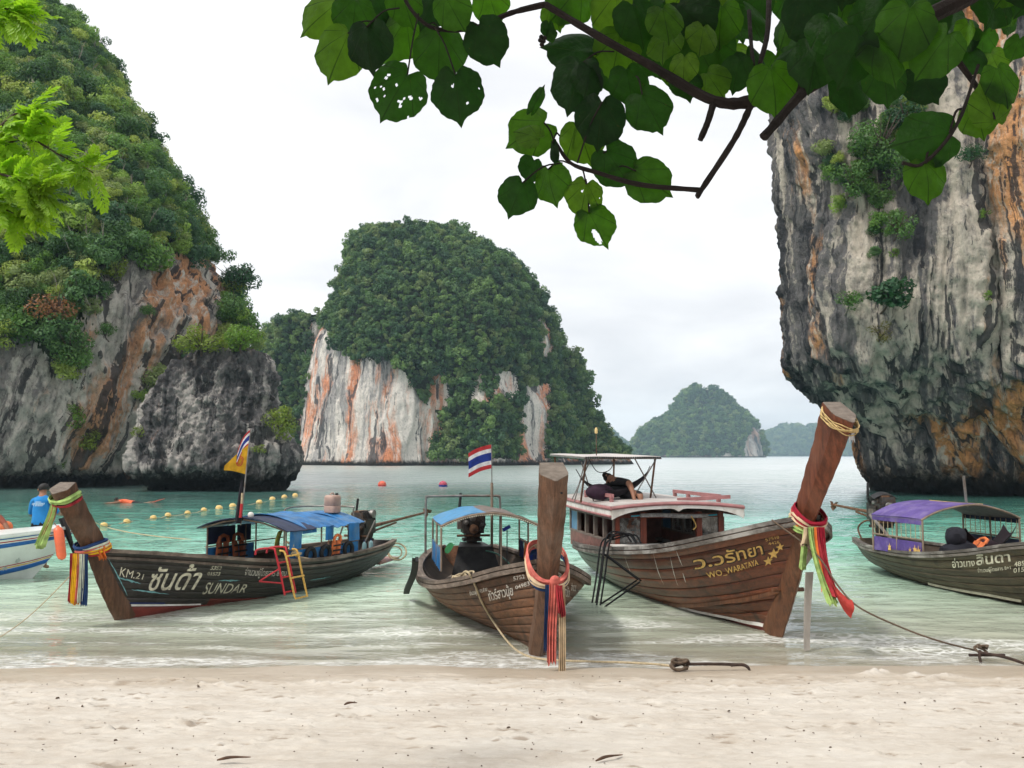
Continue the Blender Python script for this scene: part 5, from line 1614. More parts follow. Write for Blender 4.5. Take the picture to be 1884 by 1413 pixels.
# engine bed and inner gear
MB().add([(-.45, 5.6, .1), (.45, 5.6, .1), (.3, 6.6, .12), (-.3, 6.6, .12), (-.30, 5.85, .62), (.30, 5.85, .62), (.2, 6.55, .64), (-.2, 6.55, .64)], [(3, 2, 1, 0), (4, 5, 6, 7), (0, 1, 5, 4), (1, 2, 6, 5), (2, 3, 7, 6), (3, 0, 4, 7)]).build('engine_bed', pm('black_paint', (.03, .03, .032), .5, .3, 6, dirt=(.08, .075, .07)), b2.root)
MB().tube(spline([(.15, 5.9, .55), (.35, 5.4, .52), (.5, 4.8, .35), (.5, 4.4, .18)], 14), .014, 6).build('hose', pm('green_hose', (.03, .14, .10), .5), b2.root)
MB().box((-.1, 3.6, .14), (.7, .5, .06)).build('locker_lid', pm('grey_board', (.22, .23, .24), .6, .2, 5), b2.root)
b2.thing('broom', 'thin pole with a blue head standing in the middle boat', 'broom', [('handle', MB().tube([(.32, 4.3, .42), (.32, 4.3, 1.02)], .009, 6), M_BLACK), ('head', MB().box((.31, 4.3, 1.05), (.13, .05, .05), ry=-.5), M_FB)])
b2.thing('leafy_twig', 'green leaf stuck by the blue side cloth of the middle boat', 'leaf', [('leaf', MB().sheet(lambda u, v: (cl_.x + .05 + .16 * u, cF - .06, .74 + .10 * u + (v - .5) * .15 * math.sin(math.pi * min(1, u + .1))), 9, 5, .003), pm('fresh_leaf', (.04, .22, .08), .5, .2, 8))])
b2.thing('tyre', 'worn black tyre slab hanging outside the middle boat', 'tyre', [('tyre', MB().sheet(lambda u, v: tuple(b2.pl(764, 1030, -1.25).lerp(b2.pl(750, 1090, -1.25), v) + Vector((.02 * math.sin(5 * v), (u - .5) * .16, .03 * math.cos(u * 6)))), 6, 12, .045), M_BLACK)])
# mooring rope heaped on the rail, over the side and along the sand
rp = [b2.pl(950, 0, 0)]
heap = []
rs_ = random.Random(4)
for k in range(44):
    q = k * .62
    rr_ = .10 + .07 * math.sin(k * .37)
    heap.append((-.66 + rr_ * 1.1 * math.cos(q) + rs_.uniform(-.015, .015), 1.62 + rr_ * 1.8 * math.sin(q * 1.03) + rs_.uniform(-.015, .015), .60 + .03 * math.sin(q * 1.3) + .0015 * k))
M_SAND_ROPE = M_ROPE
an1 = G(1240, 1226, .05)
g0 = b2.w(*h2.S(np.array(h2.find(872, 1070, -1)[0]), 1.0, -1, .05))
lp = [b2.w(*p_) for p_ in heap] + [b2.w(-.72, 1.5, .66), g0 + Vector((0, 0, .06))]
mids = [b2.w(*(h2.S(*h2.find(px, py, -1), -1, .03))) for px, py in ((878, 1075), (890, 1105), (910, 1140))]
lp += mids + [G(938, 1185, .03), G(968, 1206, .012), G(1010, 1214, .03), G(1080, 1217, .045), G(1150, 1219, .05), G(1205, 1222, .055), an1]
thing_world('mooring_rope', 'pale rope heaped on the middle boat and run down to the sand', 'rope', [('rope', MB().tube(spline(lp, 300), .0125, 7), M_ROPE)])
# sashes
up2 = Vector((0, -.35, .94)); fw2 = Vector((0, -.94, -.35))
c2 = Vector((0, -.60, 1.06))
b2.thing('sash', 'coral red sash looped round the bow-on prow with a long tail', 'sash', [('band', wrap_loop(c2 + Vector((0, 0, .02)), fw2, up2, .20, .25, .024, 1, -.10, 2.0, seed=1), S_PNK), ('knot', MB().ball((.02, -.90, .92), .055, 10, (1, .7, 1)), S_PNK), ('tail', hanging_strip((.0, -.92, .90), (.10, 0, 0), .80, 2, .014, (-.02, 0, 0), 1.0, 3), S_PNK), ('tail', hanging_strip((.06, -.94, .88), (.07, 0, 0), .30, 2, .014, (.02, 0, 0), 1.1, 5), S_RED)])
b2.thing('sash', 'cream sash looped under the coral one on the bow-on prow', 'sash', [('band', wrap_loop(c2 + Vector((0, 0, -.03)), fw2, up2, .215, .26, .018, 1, -.11, 1.8, seed=4), S_CRM), ('tail', hanging_strip((.09, -.91, .86), (.075, 0, 0), .86, 2, .012, (.0, 0, 0), .9, 6), S_CRM)])
b2.thing('sash', 'navy blue sash behind the coral one on the bow-on prow', 'sash', [('band', wrap_loop(c2 + Vector((0, 0, -.06)), fw2, up2, .21, .25, .014, 1, -.10, 1.5, seed=7), S_NVY), ('tail', hanging_strip((-.055, -.89, .88), (.06, 0, 0), .66, 2, .010, (-.015, 0, 0), .9, 8), S_NVY)])
# ---------------------------------------------------------------- the cabin boat
W_B4 = wood_mat('varnished_planks', (0.140, 0.040, 0.016), (0.15, 0.056, 0.026), 0.42, 0.45, 'y', (0.022, 0.012, 0.008), 0.4, 0.3, paint=(0.15, 0.145, 0.115), paint_y=(2.8, 4.6))
W_B4S = wood_mat('red_brown_prow', (0.15, 0.046, 0.022), (0.22, 0.10, 0.06), 0.45, 0.4, 'z', (0.05, 0.02, 0.012), 0.35, 0.12)
W_STEM4 = wood_mat('oiled_stem', (0.135, 0.055, 0.025), (0.20, 0.11, 0.065), 0.5, 0.4, 'z', (0.05, 0.025, 0.015), 0.35, 0.1)
W_REDP = wood_mat('red_pillar', (0.17, 0.04, 0.022), (0.2, 0.08, 0.05), 0.5, 0.35, 'z', (0.05, 0.02, 0.015), 0.3, 0.2)
M_PINK = pm('dusty_pink_paint', (0.34, 0.15, 0.15), 0.7, 0.15, 8, 0.2, 40, dirt=(0.22, 0.12, 0.11))
M_CABW = pm('brown_pink_paint', (0.20, 0.095, 0.08), 0.7, 0.2, 8, 0.2, 40, dirt=(0.12, 0.075, 0.065))
M_CABG = pm('grey_frame_paint', (0.17, 0.135, 0.115), 0.7, 0.2, 9, 0.2, 40)
W_RAIL4 = wood_mat('grey_rail', (0.13, 0.115, 0.10), (0.42, 0.40, 0.37), 0.8, 0.2, 'y', (0.06, 0.05, 0.045), 0.65, 0.2)
def glass_mat(name, tint, alpha):
    m, t = material(name)
    co = t.n('ShaderNodeTexCoord', None, 3)
    n = t.noise(co, 5.0, 4, 0.6)
    g = t.n('ShaderNodeBsdfGlossy', {'Color': (0.9, 0.9, 0.9), 'Roughness': 0.06})
    tr = t.n('ShaderNodeBsdfTransparent', {'Color': tint})
    d = t.n('ShaderNodeBsdfDiffuse', {'Color': (0.55, 0.55, 0.53)})
    a = t.mixs(t.math('MULTIPLY', t.smooth(n, 0.35, 0.7), alpha), tr, d)
    fr = t.n('ShaderNodeFresnel', {'IOR': 1.5})
    t.out(t.mixs(t.math('MULTIPLY', fr, 1.4, True), a, g))
    return m
M_GLASS = glass_mat('dusty_glass', (0.62, 0.64, 0.64), 0.6)
b4 = Boat(*G(1425, 1168)[:2], 10, 'longtail_boat', 'large red-brown longtail boat with a cabin and gold lettering')
h4 = Hull(b4, [(-.98, .08, 1.50), (-.64, .36, 1.405), (-.10, .70, 1.25), (1.2, 1.04, .985), (3.0, 1.14, .78), (4.6, 1.12, .64), (6.2, 1.0, .56), (7.2, .7, .6)],
          [(0, 0), (.3, -.03), (.8, -.08), (1.8, -.13), (3.1, -.15), (4.6, -.15), (6.0, -.1), (6.9, 0)], [0, .05, .2, .5, .75, .8, .75, .6])
sk4 = h4.skin(M_SEAM)
bd4 = [.11, .22, .33, .44, .55, .66, .77, .88, 1.0]
for sd in (-1, 1):
    h4.plank(0, .11, sd, 'bottom_plank', M_RED, sk4)
    for v0, v1 in zip(bd4[:-1], bd4[1:]):
        h4.plank(v0, v1, sd, 'plank', W_B4, sk4)
    h4.rail(sd, 'gunwale', W_RAIL4, 0.13, 0.05, 0.03)
    h4.rail(sd, 'rubbing_strake', W_RAIL4, 0.03, 0.05, 0.032, -0.065, 1.0)
h4.transom(W_B4)
h4.floor(W_RAIL, 0.22)
def strip_on(h, side, pts, name, mat, w_=.03, th=.02, off=.0, n=40):
    """batten nailed along the planking through photo points"""
    q = np.array([h.find(*p_, side) for p_ in pts])
    t = np.linspace(0, 1, n)
    tt = np.linspace(0, 1, len(q))
    u, v = np.interp(t, tt, q[:, 0]), np.interp(t, tt, q[:, 1])
    k = np.ones(7) / 7
    for arr in (u, v):
        pad = np.concatenate([np.full(3, arr[0]), arr, np.full(3, arr[-1])])
        arr[:] = np.convolve(pad, k, 'valid')
    A = h.S(u, v, side, off); B = h.S(u, v, side, off + th)
    V, Fc = [], []
    for a, b_ in zip(A, B):
        V += [(a[0], a[1], a[2] - w_ / 2), (a[0], a[1], a[2] + w_ / 2), (b_[0], b_[1], b_[2] + w_ / 2), (b_[0], b_[1], b_[2] - w_ / 2)]
    for i in range(n - 1):
        for c in range(4):
            Fc.append((i * 4 + c, i * 4 + (c + 1) % 4, i * 4 + 4 + (c + 1) % 4, i * 4 + 4 + c))
    Fc += [(3, 2, 1, 0), tuple((n - 1) * 4 + c for c in range(4))]
    return MB().add(V, Fc).build(name, mat, h.b.root)
strip_on(h4, -1, [(1198, 1110), (1260, 1114), (1330, 1108), (1400, 1098), (1448, 1088)], 'batten', W_STEM4, .05, .035)
strip_on(h4, -1, [(1240, 1113), (1300, 1128), (1370, 1144), (1416, 1154)], 'white_stripe', M_WHITE, .045, .012)
prow(b4, [(0.02, -0.02), (-.42, .66), (-.80, 1.36)], [0.095, 0.10, 0.11], [0.17, 0.16, 0.15], W_STEM4, 'stem')
prow(b4, [(-.72, 1.22), (-.90, 1.52), (-1.14, 1.84), (-1.48, 2.30), (-1.72, 2.66)], [0.10, 0.10, 0.105, 0.115, 0.13], [0.15, 0.16, 0.18, 0.22, 0.25], W_B4S, 'prow_post', topcut=-.02)
MB().tube([(-.2, -.38, .60), (.2, -.38, .60)], .025, 8).build('cross_peg', W_STEM4, b4.root)
th4 = text_shape('ว.วรัทยา', 0, .012)
h4.letters(-1, text_shape('ว.วรัทยา', 0, .045), [(1277, 1050), (1409, 1022), (1403, 995), (1272, 1023)], 'lettering_outline', pm('black_outline', (.03, .022, .018), .6), .006)
h4.letters(-1, th4, [(1280, 1048), (1406, 1020), (1400, 997.5), (1275, 1024)], 'lettering', M_LET_Y, .010)
h4.letters(-1, text_shape('WO_WARATAYA', 0, .015), [(1305, 1066), (1397, 1041), (1394, 1029), (1299, 1054)], 'lettering', M_LET_Y)
h4.letters(-1, text_shape('57510', 0, .0), [(1410, 996), (1435, 990), (1434, 985.5), (1409, 991.5)], 'lettering', M_LET_Y)
h4.letters(-1, text_shape('4426', 0, .0), [(1415, 1003.5), (1435, 999.5), (1434, 994.5), (1414, 998.5)], 'lettering', M_LET_Y)
for x, y, r in ((1424, 1019.5, 11), (1436, 1006.5, 8), (1414, 1033, 9.5)):
    h4.letters(-1, star_shape(), [(x - r, y + r + 2), (x + r, y + r - 2), (x + r, y - r - 2), (x - r, y - r + 2)], 'star', M_LET_Y)
for x0, y0, x1, y1 in ((1203, 1018, 1221, 1075), (1233, 1025, 1248, 1078), (1243, 1012, 1256, 1042), (1257, 1054, 1262, 1073), (1150, 1025, 1166, 1064)):
    h4.letters(-1, streak_shape(10, x0), [(x0, y0), (x1, y1), (x1 + 1.5, y1), (x0 + 1.5, y0)], 'paint_drip', M_WHITE)

# cabin
CF, CR = 3.75, 6.75
cw4 = .92
zt = 1.27
def bx(c, s_, name, mat, parent=None, **k):
    return MB().box(c, s_, **k).build(name, mat, parent or b4.root, False)
def panel(p0, p1, z0, z1, th, name, mat, parent=None):
    """upright board between two plan points"""
    p0, p1 = Vector((*p0, 0)), Vector((*p1, 0))
    d = (p1 - p0); L = d.length
    return MB().box(((p0.x + p1.x) / 2, (p0.y + p1.y) / 2, (z0 + z1) / 2), (L, th, z1 - z0), rz=math.atan2(d.y, d.x)).build(name, mat, parent or b4.root, False)
for sd in (-1, 1):
    x = sd * cw4
    panel((x, CF), (x, CR), .50, .78, .04, 'cabin_wall', M_CABW)
    panel((x, CF + .02), (x, CR), 1.18, zt, .05, 'cabin_beam', M_CABG)
    ys = [CF + .03, CF + .62, CF + 1.22, CF + 1.82, CF + 2.4, CR]
    for y in ys:
        bx((x, y, .98), (.06, .07, .42), 'window_post', M_CABG)
    for k in range(5):
        wn = None
        fr_ = MB()
        y0, y1 = ys[k] + .04, ys[k + 1] - .04
        fr_.box((x, (y0 + y1) / 2, .79), (.06, y1 - y0, .03)); fr_.box((x, (y0 + y1) / 2, 1.165), (.06, y1 - y0, .03))
        wf = fr_.build('window', M_CABG, b4.root, False)
        if k == 4 or sd > 0:
            panel((x, y0), (x, y1), .805, 1.15, .008, 'pane', pm('blue_window_sheet', (.10, .22, .36), .4, .15, 4) if k == 4 else M_GLASS, wf)
panel((-cw4, CR), (cw4, CR), .50, zt, .04, 'cabin_back', M_CABW)
# front: pillars, dusty panes, open doorway
fx = [(-cw4, -.86), (-.50, -.40), (.46, .55), (.84, cw4)]
for x0, x1 in fx:
    bx(((x0 + x1) / 2, CF, .88), (max(.07, x1 - x0), .07, .80), 'front_pillar', W_REDP)
for x0, x1 in ((-.86, -.50), (.55, .84)):
    w_ = MB(); w_.box(((x0 + x1) / 2, CF, .74), (x1 - x0, .05, .04)); w_.box(((x0 + x1) / 2, CF, 1.22), (x1 - x0, .05, .06))
    wf = w_.build('front_window', W_REDP, b4.root, False)
    panel((x0, CF), (x1, CF), .76, 1.19, .008, 'pane', M_GLASS, wf)
    panel((x0, CF), (x1, CF), .48, .72, .03, 'front_panel', M_CABW)
panel((-.40, CF), (.46, CF), 1.18, 1.26, .05, 'door_beam', W_REDP)
bx((0, (CF + CR) / 2, .40), (1.7, CR - CF - .1, .04), 'cabin_floor', pm('dark_floor', (.05, .035, .03), .7))
# roof: cambered deck, white fascia, pink edge
def roof_fn(dz, w_=1.10, a0=3.32, a1=7.05):
    return lambda u, v: ((2 * v - 1) * w_ * (1 - .10 * max(0, (u - .75) / .25) ** 2), a0 + (a1 - a0) * u, 1.33 + .07 * (1 - (2 * v - 1) ** 2) + dz + .05 * (u - .3) ** 2)
MB().sheet(roof_fn(.03), 20, 17, .04).build('cabin_roof', pm('grey_roof_paint', (.45, .42, .40), .7, .15, 5, .2, 20, dirt=(.3, .25, .22)), b4.root)
rf = roof_fn(.03)
edge = [rf(0, v) for v in np.linspace(0, 1, 17)]
MB().tube([rf(u, 0) for u in np.linspace(1, 0, 20)] + edge + [rf(u, 1) for u in np.linspace(0, 1, 20)], .032, 8).build('roof_edge', M_PINK, b4.root)
fas = MB()
V, Fc = [], []
nn_ = 33
for i in range(nn_):
    v = i / (nn_ - 1); k = 2 * v - 1
    top = rf(0, v)
    cut = .035 + .10 * abs(k) ** 5 + .05 * max(0, 1 - abs(k) / .08)
    for y in (top[1] - .015, top[1] + .015):
        V += [(top[0], y, top[2] - .02), (top[0], y, top[2] - .04 - cut)]
for i in range(nn_ - 1):
    a = i * 4; b_ = a + 4
    Fc += [(a, a + 1, b_ + 1, b_), (a + 2, b_ + 2, b_ + 3, a + 3), (a + 1, a + 3, b_ + 3, b_ + 1), (a, b_, b_ + 2, a + 2)]
Fc += [(0, 2, 3, 1), ((nn_ - 1) * 4, (nn_ - 1) * 4 + 1, (nn_ - 1) * 4 + 3, (nn_ - 1) * 4 + 2)]
fas.add(V, Fc).build('roof_fascia', M_WHITE, b4.root, False)
for sd in (-1, 1):
    MB().sheet((lambda s2: (lambda u, v: (s2 * (1.105 - .0 * u) * (1 - .10 * max(0, (u - .75) / .25) ** 2), 3.34 + 3.7 * u, rf(u, 0)[2] - .03 - .085 * v)))(sd), 18, 3, .02).build('roof_fascia', M_WHITE, b4.root)
    MB().tube([(sd * 1.11 * (1 - .10 * max(0, (u - .75) / .25) ** 2), 3.34 + 3.7 * u, rf(u, 0)[2] - .125) for u in np.linspace(0, 1, 18)], .02, 7).build('roof_trim', M_PINK, b4.root)
# rolled plastic curtain over the doorway
MB().tube([(-.55, CF - .16, 1.235), (-.2, CF - .16, 1.24), (.2, CF - .16, 1.215), (.60, CF - .16, 1.22)], [.03, .035, .04, .03], 10).build('rolled_curtain', pm('crumpled_plastic', (.34, .34, .34), .3, .4, 20, .8, 30), b4.root)
for x in ((-.70, -.56), (.60, .76)):
    MB().tube([(x[0], CF - .16, 1.225), (x[1], CF - .16, 1.235)], .013, 8).build('curtain_rod', pm('cyan_tube', (.05, .35, .48), .4), b4.root)
MB().tube(spline([(.30, CF - .2, 1.22), (.36, CF - .2, 1.12), (.38, CF - .2, 1.05), (.33, CF - .2, 1.0)], 10), .01, 6).build('cord', M_LET_Y, b4.root)
bx((-.62, CF - .30, .66), (.78, .42, .18), 'locker', M_WHITE)
bx((-.62, CF - .30, .765), (.82, .46, .02), 'locker_lid', M_WHITE)
# handrails on the roof
def grab(x0, a0, a1, nm='grab_rail', z=1.44):
    MB().box((x0, (a0 + a1) / 2, z + .09), (.05, a1 - a0, .06)).build(nm, M_PINK, b4.root, False)
    for k in range(4):
        MB().box((x0, a0 + .06 + (a1 - a0 - .12) * k / 3, z + .02), (.05, .08, .09)).build('rail_foot', M_PINK, b4.root, False)
grab(-.86, 4.1, 5.9)
grab(.86, 3.7, 5.9)
MB().box((.55, 3.62, 1.50), (.9, .06, .06), ry=-.05).build('roof_bar', M_PINK, b4.root, False)
# sun roof on poles
TA0, TA1 = 4.25, 6.95
TX0, TX1 = b4.pa(1076, 847, TA0).x, b4.pa(1216, 847, TA0).x
TX, TW = (TX0 + TX1) / 2, (TX1 - TX0) / 2
T_z = 2.17
MB().sheet(lambda u, v: (TX + (2 * v - 1) * TW, TA0 + (TA1 - TA0) * u, T_z + .05 * u + .008 * math.sin(9 * v)), 8, 14, .012).build('sun_roof', pm('white_canvas', (.62, .58, .56), .8, .1, 5, .1, 20, trans=.2), b4.root)
MB().tube([(TX - TW, TA0, T_z - .02), (TX + TW, TA0, T_z - .02), (TX + TW, TA1, T_z + .03), (TX - TW, TA1, T_z + .03), (TX - TW, TA0, T_z - .02)], .014, 6).build('sun_roof_frame', M_STEEL, b4.root)
lc = MB()
for i in range(34):
    lc.box((TX - TW + 2 * TW * (i + .5) / 34, TA0 - .012, T_z - .008), (.022, .02, .03))
lc.build('lacing', M_BLACK, b4.root, False)
for x, a, dx, da in ((-.60, TA0 + .15, -.04, .25), (.60, TA0 + .1, -.02, .25), (-.60, TA1 - .1, .05, -.1), (.60, TA1 - .1, -.05, -.1)):
    MB().tube([(TX + x + dx, a + da, 1.40), (TX + x, a, T_z)], .018, 7).build('roof_pole', M_RUST, b4.root)
for x0, z0, x1, z1, a in ((-.62, 2.15, -.80, 1.42, 4.35), (-.66, 1.42, -.30, 2.1, 5.2), (.62, 2.15, .20, 1.42, 4.35), (.28, 2.15, .72, 1.42, 4.5), (-.64, 2.1, -.40, 1.42, 4.6)):
    MB().tube([(TX + x0, a, z0), (TX + x1, a + .1, z1)], .011, 6).build('roof_brace', M_STEEL, b4.root)
MB().tube(spline([(TX - .6, TA0, T_z - .03), (TX - .45, TA0, T_z - .24), (TX - .25, TA0, T_z - .22), (TX - .14, TA0, T_z - .05)], 16), .007, 5).build('hanging_cord', M_BLACK, b4.root)
MB().tube([(b4.pa(1097, 800, 5.2).x, 5.2, T_z + .02), (b4.pa(1097, 800, 5.2).x, 5.2, T_z + .42)], .008, 6).build('mast_light_pole', M_RUST, b4.root)
MB().lathe((b4.pa(1097, 800, 5.2).x, 5.2, T_z + .42), [(.015, 0), (.028, .01), (.03, .07), (.018, .1), (.008, .11)], 10).build('mast_light', pm('amber_plastic', (.6, .45, .2), .3), b4.root)
engine(b4, 7.25, 1.05, 0.9, (1.5, -.35), tiller=0, exhaust=False)
# cabin lettering on the side wall
tv, tf = text_shape('ส่วนตัว', 0, .0)
q0, q1 = b4.pl(1082, 1001, -cw4 - .025), b4.pl(1098, 1003, -cw4 - .025)
obj('lettering', mesh_data('lettering', [(-cw4 - .026, q0.y + (q1.y - q0.y) * v[0], .57 + .06 * v[1]) for v in tv], tf, False), M_LET_W, b4.root)
# things on the cabin boat
life_vest(b4, (-.28, 4.7, 1.02), 'orange life vest hanging inside the cabin doorway', 0, 1, M_ORANGE, math.pi * 1.5)
def b4_ladder():
    p_ = []
    K = pm('black_tube', (.006, .006, .007), .65, .2, 10, spec=.15)
    def rail_pts(a, o_):
        return spline([(-.84 + o_, a - .16, .86), (-.92 + o_, a - .06, .98), (-1.12, a, 1.0 - o_), (-1.24 - o_ * .7, a - .06, .84), (-1.38 - o_ * .7, a - .30, .40), (-1.55 - o_ * .7, a - .60, -.06)], 26)
    for a in (3.05, 3.30):
        for o_ in (0, .08):
            p_.append(('side_tube', tube_part(rail_pts(a, o_), .0135), K))
    for t_ in (11, 17, 25):
        for o_ in (0, .08):
            p_.append(('rung', tube_part([rail_pts(3.05, o_)[t_], rail_pts(3.30, o_)[t_]], .012), K))
        p_.append(('rung', tube_part([rail_pts(3.05, 0)[t_], rail_pts(3.05, .08)[t_]], .011), K))
    for a, b_ in ((3.05, 2.35), (3.30, 2.5)):
        p_.append(('standoff', tube_part([rail_pts(a, 0)[17], (-1.06, b_ - .35, .42)], .013), K))
        p_.append(('standoff', tube_part([rail_pts(a, 0)[25], (-1.07, b_ - .33, .40)], .013), K))
    b4.thing('boarding_ladder', 'black tubular boarding ladder hung over the cabin boat side', 'ladder', p_)
b4_ladder()
# hammock
hA, hB = b4.pa(1066, 874, 4.75), b4.pa(1191, 868, 4.62)
M_HAM = pm('dark_hammock', (.030, .026, .032), .85, .3, 12, .3, 50, trans=.1)
def ham_fn(u, v):
    c = hA.lerp(hB, u)
    sag = math.sin(math.pi * u) ** .8
    wd = .26 * math.sin(math.pi * u) ** .7
    y = (v - .5) * 2 * wd
    return (c.x, c.y + y, c.z - .40 * sag + 1.1 * y * y * (1 - .2 * sag) * 2.2 + .008 * math.sin(20 * v))
b4.thing('hammock', 'dark hammock slung between the poles on the cabin roof', 'hammock', [('cloth', MB().sheet(ham_fn, 26, 11, .008), M_HAM), ('cord', MB().tube([tuple(hA), tuple(hA + Vector((-.05, .05, .1)))], .008, 5), M_BLACK), ('cord', MB().tube([tuple(hB), tuple(hB + Vector((.05, 0, .1)))], .008, 5), M_BLACK)])
b4.thing('cushion', 'plump dark purple bundle in the hammock', 'cushion', [('cushion', MB().ball(tuple(b4.pa(1103, 905, 4.6)), .20, 16, (1.25, .7, .7)), pm('purple_cloth', (.035, .014, .03), .85, .3, 8, .4, 20))])
b4.thing('bucket', 'yellow basin lying on the cabin roof behind the hammock', 'basin', [('basin', MB().lathe((-.48, 5.6, 1.44), [(.10, 0), (.16, .10), (.165, .11), (.15, .11), (.09, .02)], 18), pm('yellow_plastic', (.55, .42, .07), .4, .15, 6))])
# straw garland, sashes and board at the bow of the cabin boat
upT = Vector((0, -.5, .87)).normalized(); fwT = Vector((0, -.87, -.5)).normalized()
ct = Vector((0, -1.66, 2.57))
gp = []
for k in range(7):
    c_ = ct + upT * (-.02 + .012 * k)
    pts_ = []
    for i_ in range(30):
        q_ = 2 * math.pi * i_ / 28
        cs_ = math.copysign(abs(math.cos(q_)) ** .75, math.cos(q_)); sn_ = math.copysign(abs(math.sin(q_)) ** .75, math.sin(q_))
        pts_.append(c_ + Vector(((.142 + .008 * (k % 3)) * cs_, 0, 0)) + fwT * ((.255 + .008 * ((k + 1) % 3)) * sn_) + upT * (.02 * math.sin(k) * sn_ + .018 * math.sin(3 * q_ + k * 2.3)))
    gp.append(MB().tube(pts_, .006, 6))
gm = MB()
for g_ in gp:
    gm.add(g_.v, g_.f)
b4.thing('garland', 'dry straw garland wound round the top of the tall red-brown prow', 'garland', [('straw', gm, pm('dry_straw', (.50, .36, .16), .9, .3, 30)), ('paper_tag', hanging_strip(ct + fwT * .22 + Vector((.03, 0, .0)), (.07, 0, 0), .10, 1, .01, (0, 0, 0), .8, 3), M_FW)])
c4 = Vector((0, -.90, 1.46)); up4 = Vector((0, -.6, .8)); fw4 = Vector((0, -.8, -.6))
def sash4(nm, mt, t, x, y, ln, w_, sway, r=.024, seed=0):
    b4.thing('sash', nm, 'sash', [('band', wrap_loop(c4 + up4 * t, fw4, up4, .145 + .01 * seed % .03, .19, r, 1, .05 - .03 * seed % .05, 1.9, seed=seed), mt), ('tail', hanging_strip(c4 + Vector((x, y, -.06)), w_, ln, 2, .02, sway, 1.25, seed + 60, 18), mt)])
sash4('crimson sash wound highest round the red-brown prow', S_DRED, .10, .03, -.27, .62, (.07, .03, 0), (.03, -.06, 0), .020, 1)
sash4('peach sash wound round the red-brown prow', S_CRM, .03, -.10, -.20, .20, (.10, .06, 0), (-.02, .05, 0), .026, 2)
sash4('orange sash trailing from the red-brown prow', S_ORG, -.02, -.02, -.25, .70, (.06, .02, 0), (.04, -.10, 0), .022, 3)
sash4('lime green sash trailing from the red-brown prow', S_GRN, -.06, -.07, -.23, .82, (.09, .02, 0), (.12, -.20, 0), .022, 4)
sash4('dark red sash with the longest tail on the red-brown prow', S_RED, .06, .0, -.27, .74, (.08, .02, 0), (.08, -.16, 0), .018, 5)
b4.thing('sash', 'short lime green tail beside the pale board under the prow', 'sash', [('sash', hanging_strip(c4 + Vector((-.12, -.17, -.10)), (.07, .03, 0), .42, 2, .02, (-.03, .02, 0), 1.1, 90), S_GRN)])
b4.thing('board', 'pale grey board hanging below the tall red-brown prow', 'board', [('board', MB().sheet(lambda u, v: tuple(Vector((-.02, -.95, .88)).lerp(Vector((-.10, -1.0, .02)), v) + Vector(((u - .5) * .09 * (1 - .3 * v), .02 * math.sin(3 * v), 0))), 4, 8, .022), pm('driftwood', (.30, .27, .24), .85, .2, 10, .3, 40, stretch=(1, 1, .2)))])
# the long mooring rope with the red cloth knotted on it
an2 = G(1800, 1198, .08)
g4 = b4.w(*h4.S(np.array(h4.find(1425, 962, -1)[0]), 1.0, -1, .03)) + Vector((0, 0, .03))
kn = b4.w(-.02, -1.12, .98)
sag = [g4, P(1500, 1018, 10.4), P(1540, 1075, 10.25), P(1580, 1117, 10.1), P(1660, 1155, 10.0), P(1730, 1180, 9.95), an2]
thing_world('mooring_rope', 'long brown rope from the cabin boat to the anchor at the right edge', 'rope', [('rope', MB().tube(spline(sag, 60), .010, 7), M_ROPE_D)])
rc = [P(1512, 1040, 10.38), P(1530, 1075, 10.3), P(1552, 1098, 10.2), P(1572, 1110, 10.12)]
def redcloth(u, v):
    p_ = spline(rc, 9)[min(8, int(round(u * 8)))]
    return p_ + Vector((.02 * math.sin(5 * u), .05 * math.sin(v * 5 + u * 3), (.03 - (.05 + .15 * u) * v)))
thing_world('sash', 'faded red cloth knotted on the brown mooring rope', 'sash', [('sash', MB().sheet(redcloth, 9, 8, .004), cloth_mat('sash_faded_red', (.45, .055, .045)))])

# ---------------------------------------------------------------- the purple-canopied boat at the right
W_B5 = wood_mat('olive_planks', (0.075, 0.056, 0.034), (0.13, 0.105, 0.072), 0.6, 0.3, 'y', (0.022, 0.016, 0.011), 0.45, 0.25)
b5 = Boat(8.8, 10.5, 12, 'longtail_boat', 'olive brown longtail boat with a purple canopy at the right edge')
h5 = Hull(b5, [(-.9, .08, 1.5), (0.0, .7, 1.3), (1.3, 1.0, 1.15), (2.8, 1.1, .98), (4.0, 1.1, .76), (5.4, 1.0, .58), (7.0, .8, .53), (8.1, .42, .58)],
          [(0, 0), (.5, -.05), (1.5, -.1), (2.8, -.14), (4.1, -.15), (5.5, -.13), (6.8, -.05), (7.8, .05)], [0, .1, .3, .6, .75, .8, .7, .6])
sk5 = h5.skin(M_SEAM)
bd5 = [0, .14, .26, .37, .48, .58, .68, .78, .89, 1.0]
for sd in (-1, 1):
    for v0, v1 in zip(bd5[:-1], bd5[1:]):
        h5.plank(v0, v1, sd, 'plank', W_B5, sk5)
    h5.rail(sd, 'gunwale', W_RAIL4, 0.10, 0.045, 0.03)
    h5.rail(sd, 'rubbing_strake', W_RAIL4, 0.03, 0.04, 0.028, -.055, 1.0)
strip_on(h5, -1, [(1705, 1072), (1760, 1084), (1820, 1094), (1884, 1106)], 'cream_stripe', pm('cream_paint', (.45, .42, .32), .7, .2, 8), .05, .014)
h5.transom(W_B5)
h5.floor(W_RAIL, 0.10)
prow(b5, [(0.02, -0.02), (-.42, .7), (-.82, 1.4), (-1.2, 1.9), (-1.7, 2.5)], [.09, .10, .11, .13, .15], [.16, .16, .15, .17, .19], W_B2S)
h5.letters(-1, text_shape('อ่าวนาง', 0, .012), [(1753, 1045), (1794, 1042), (1795, 1027), (1752, 1027)], 'lettering', M_LET_C)
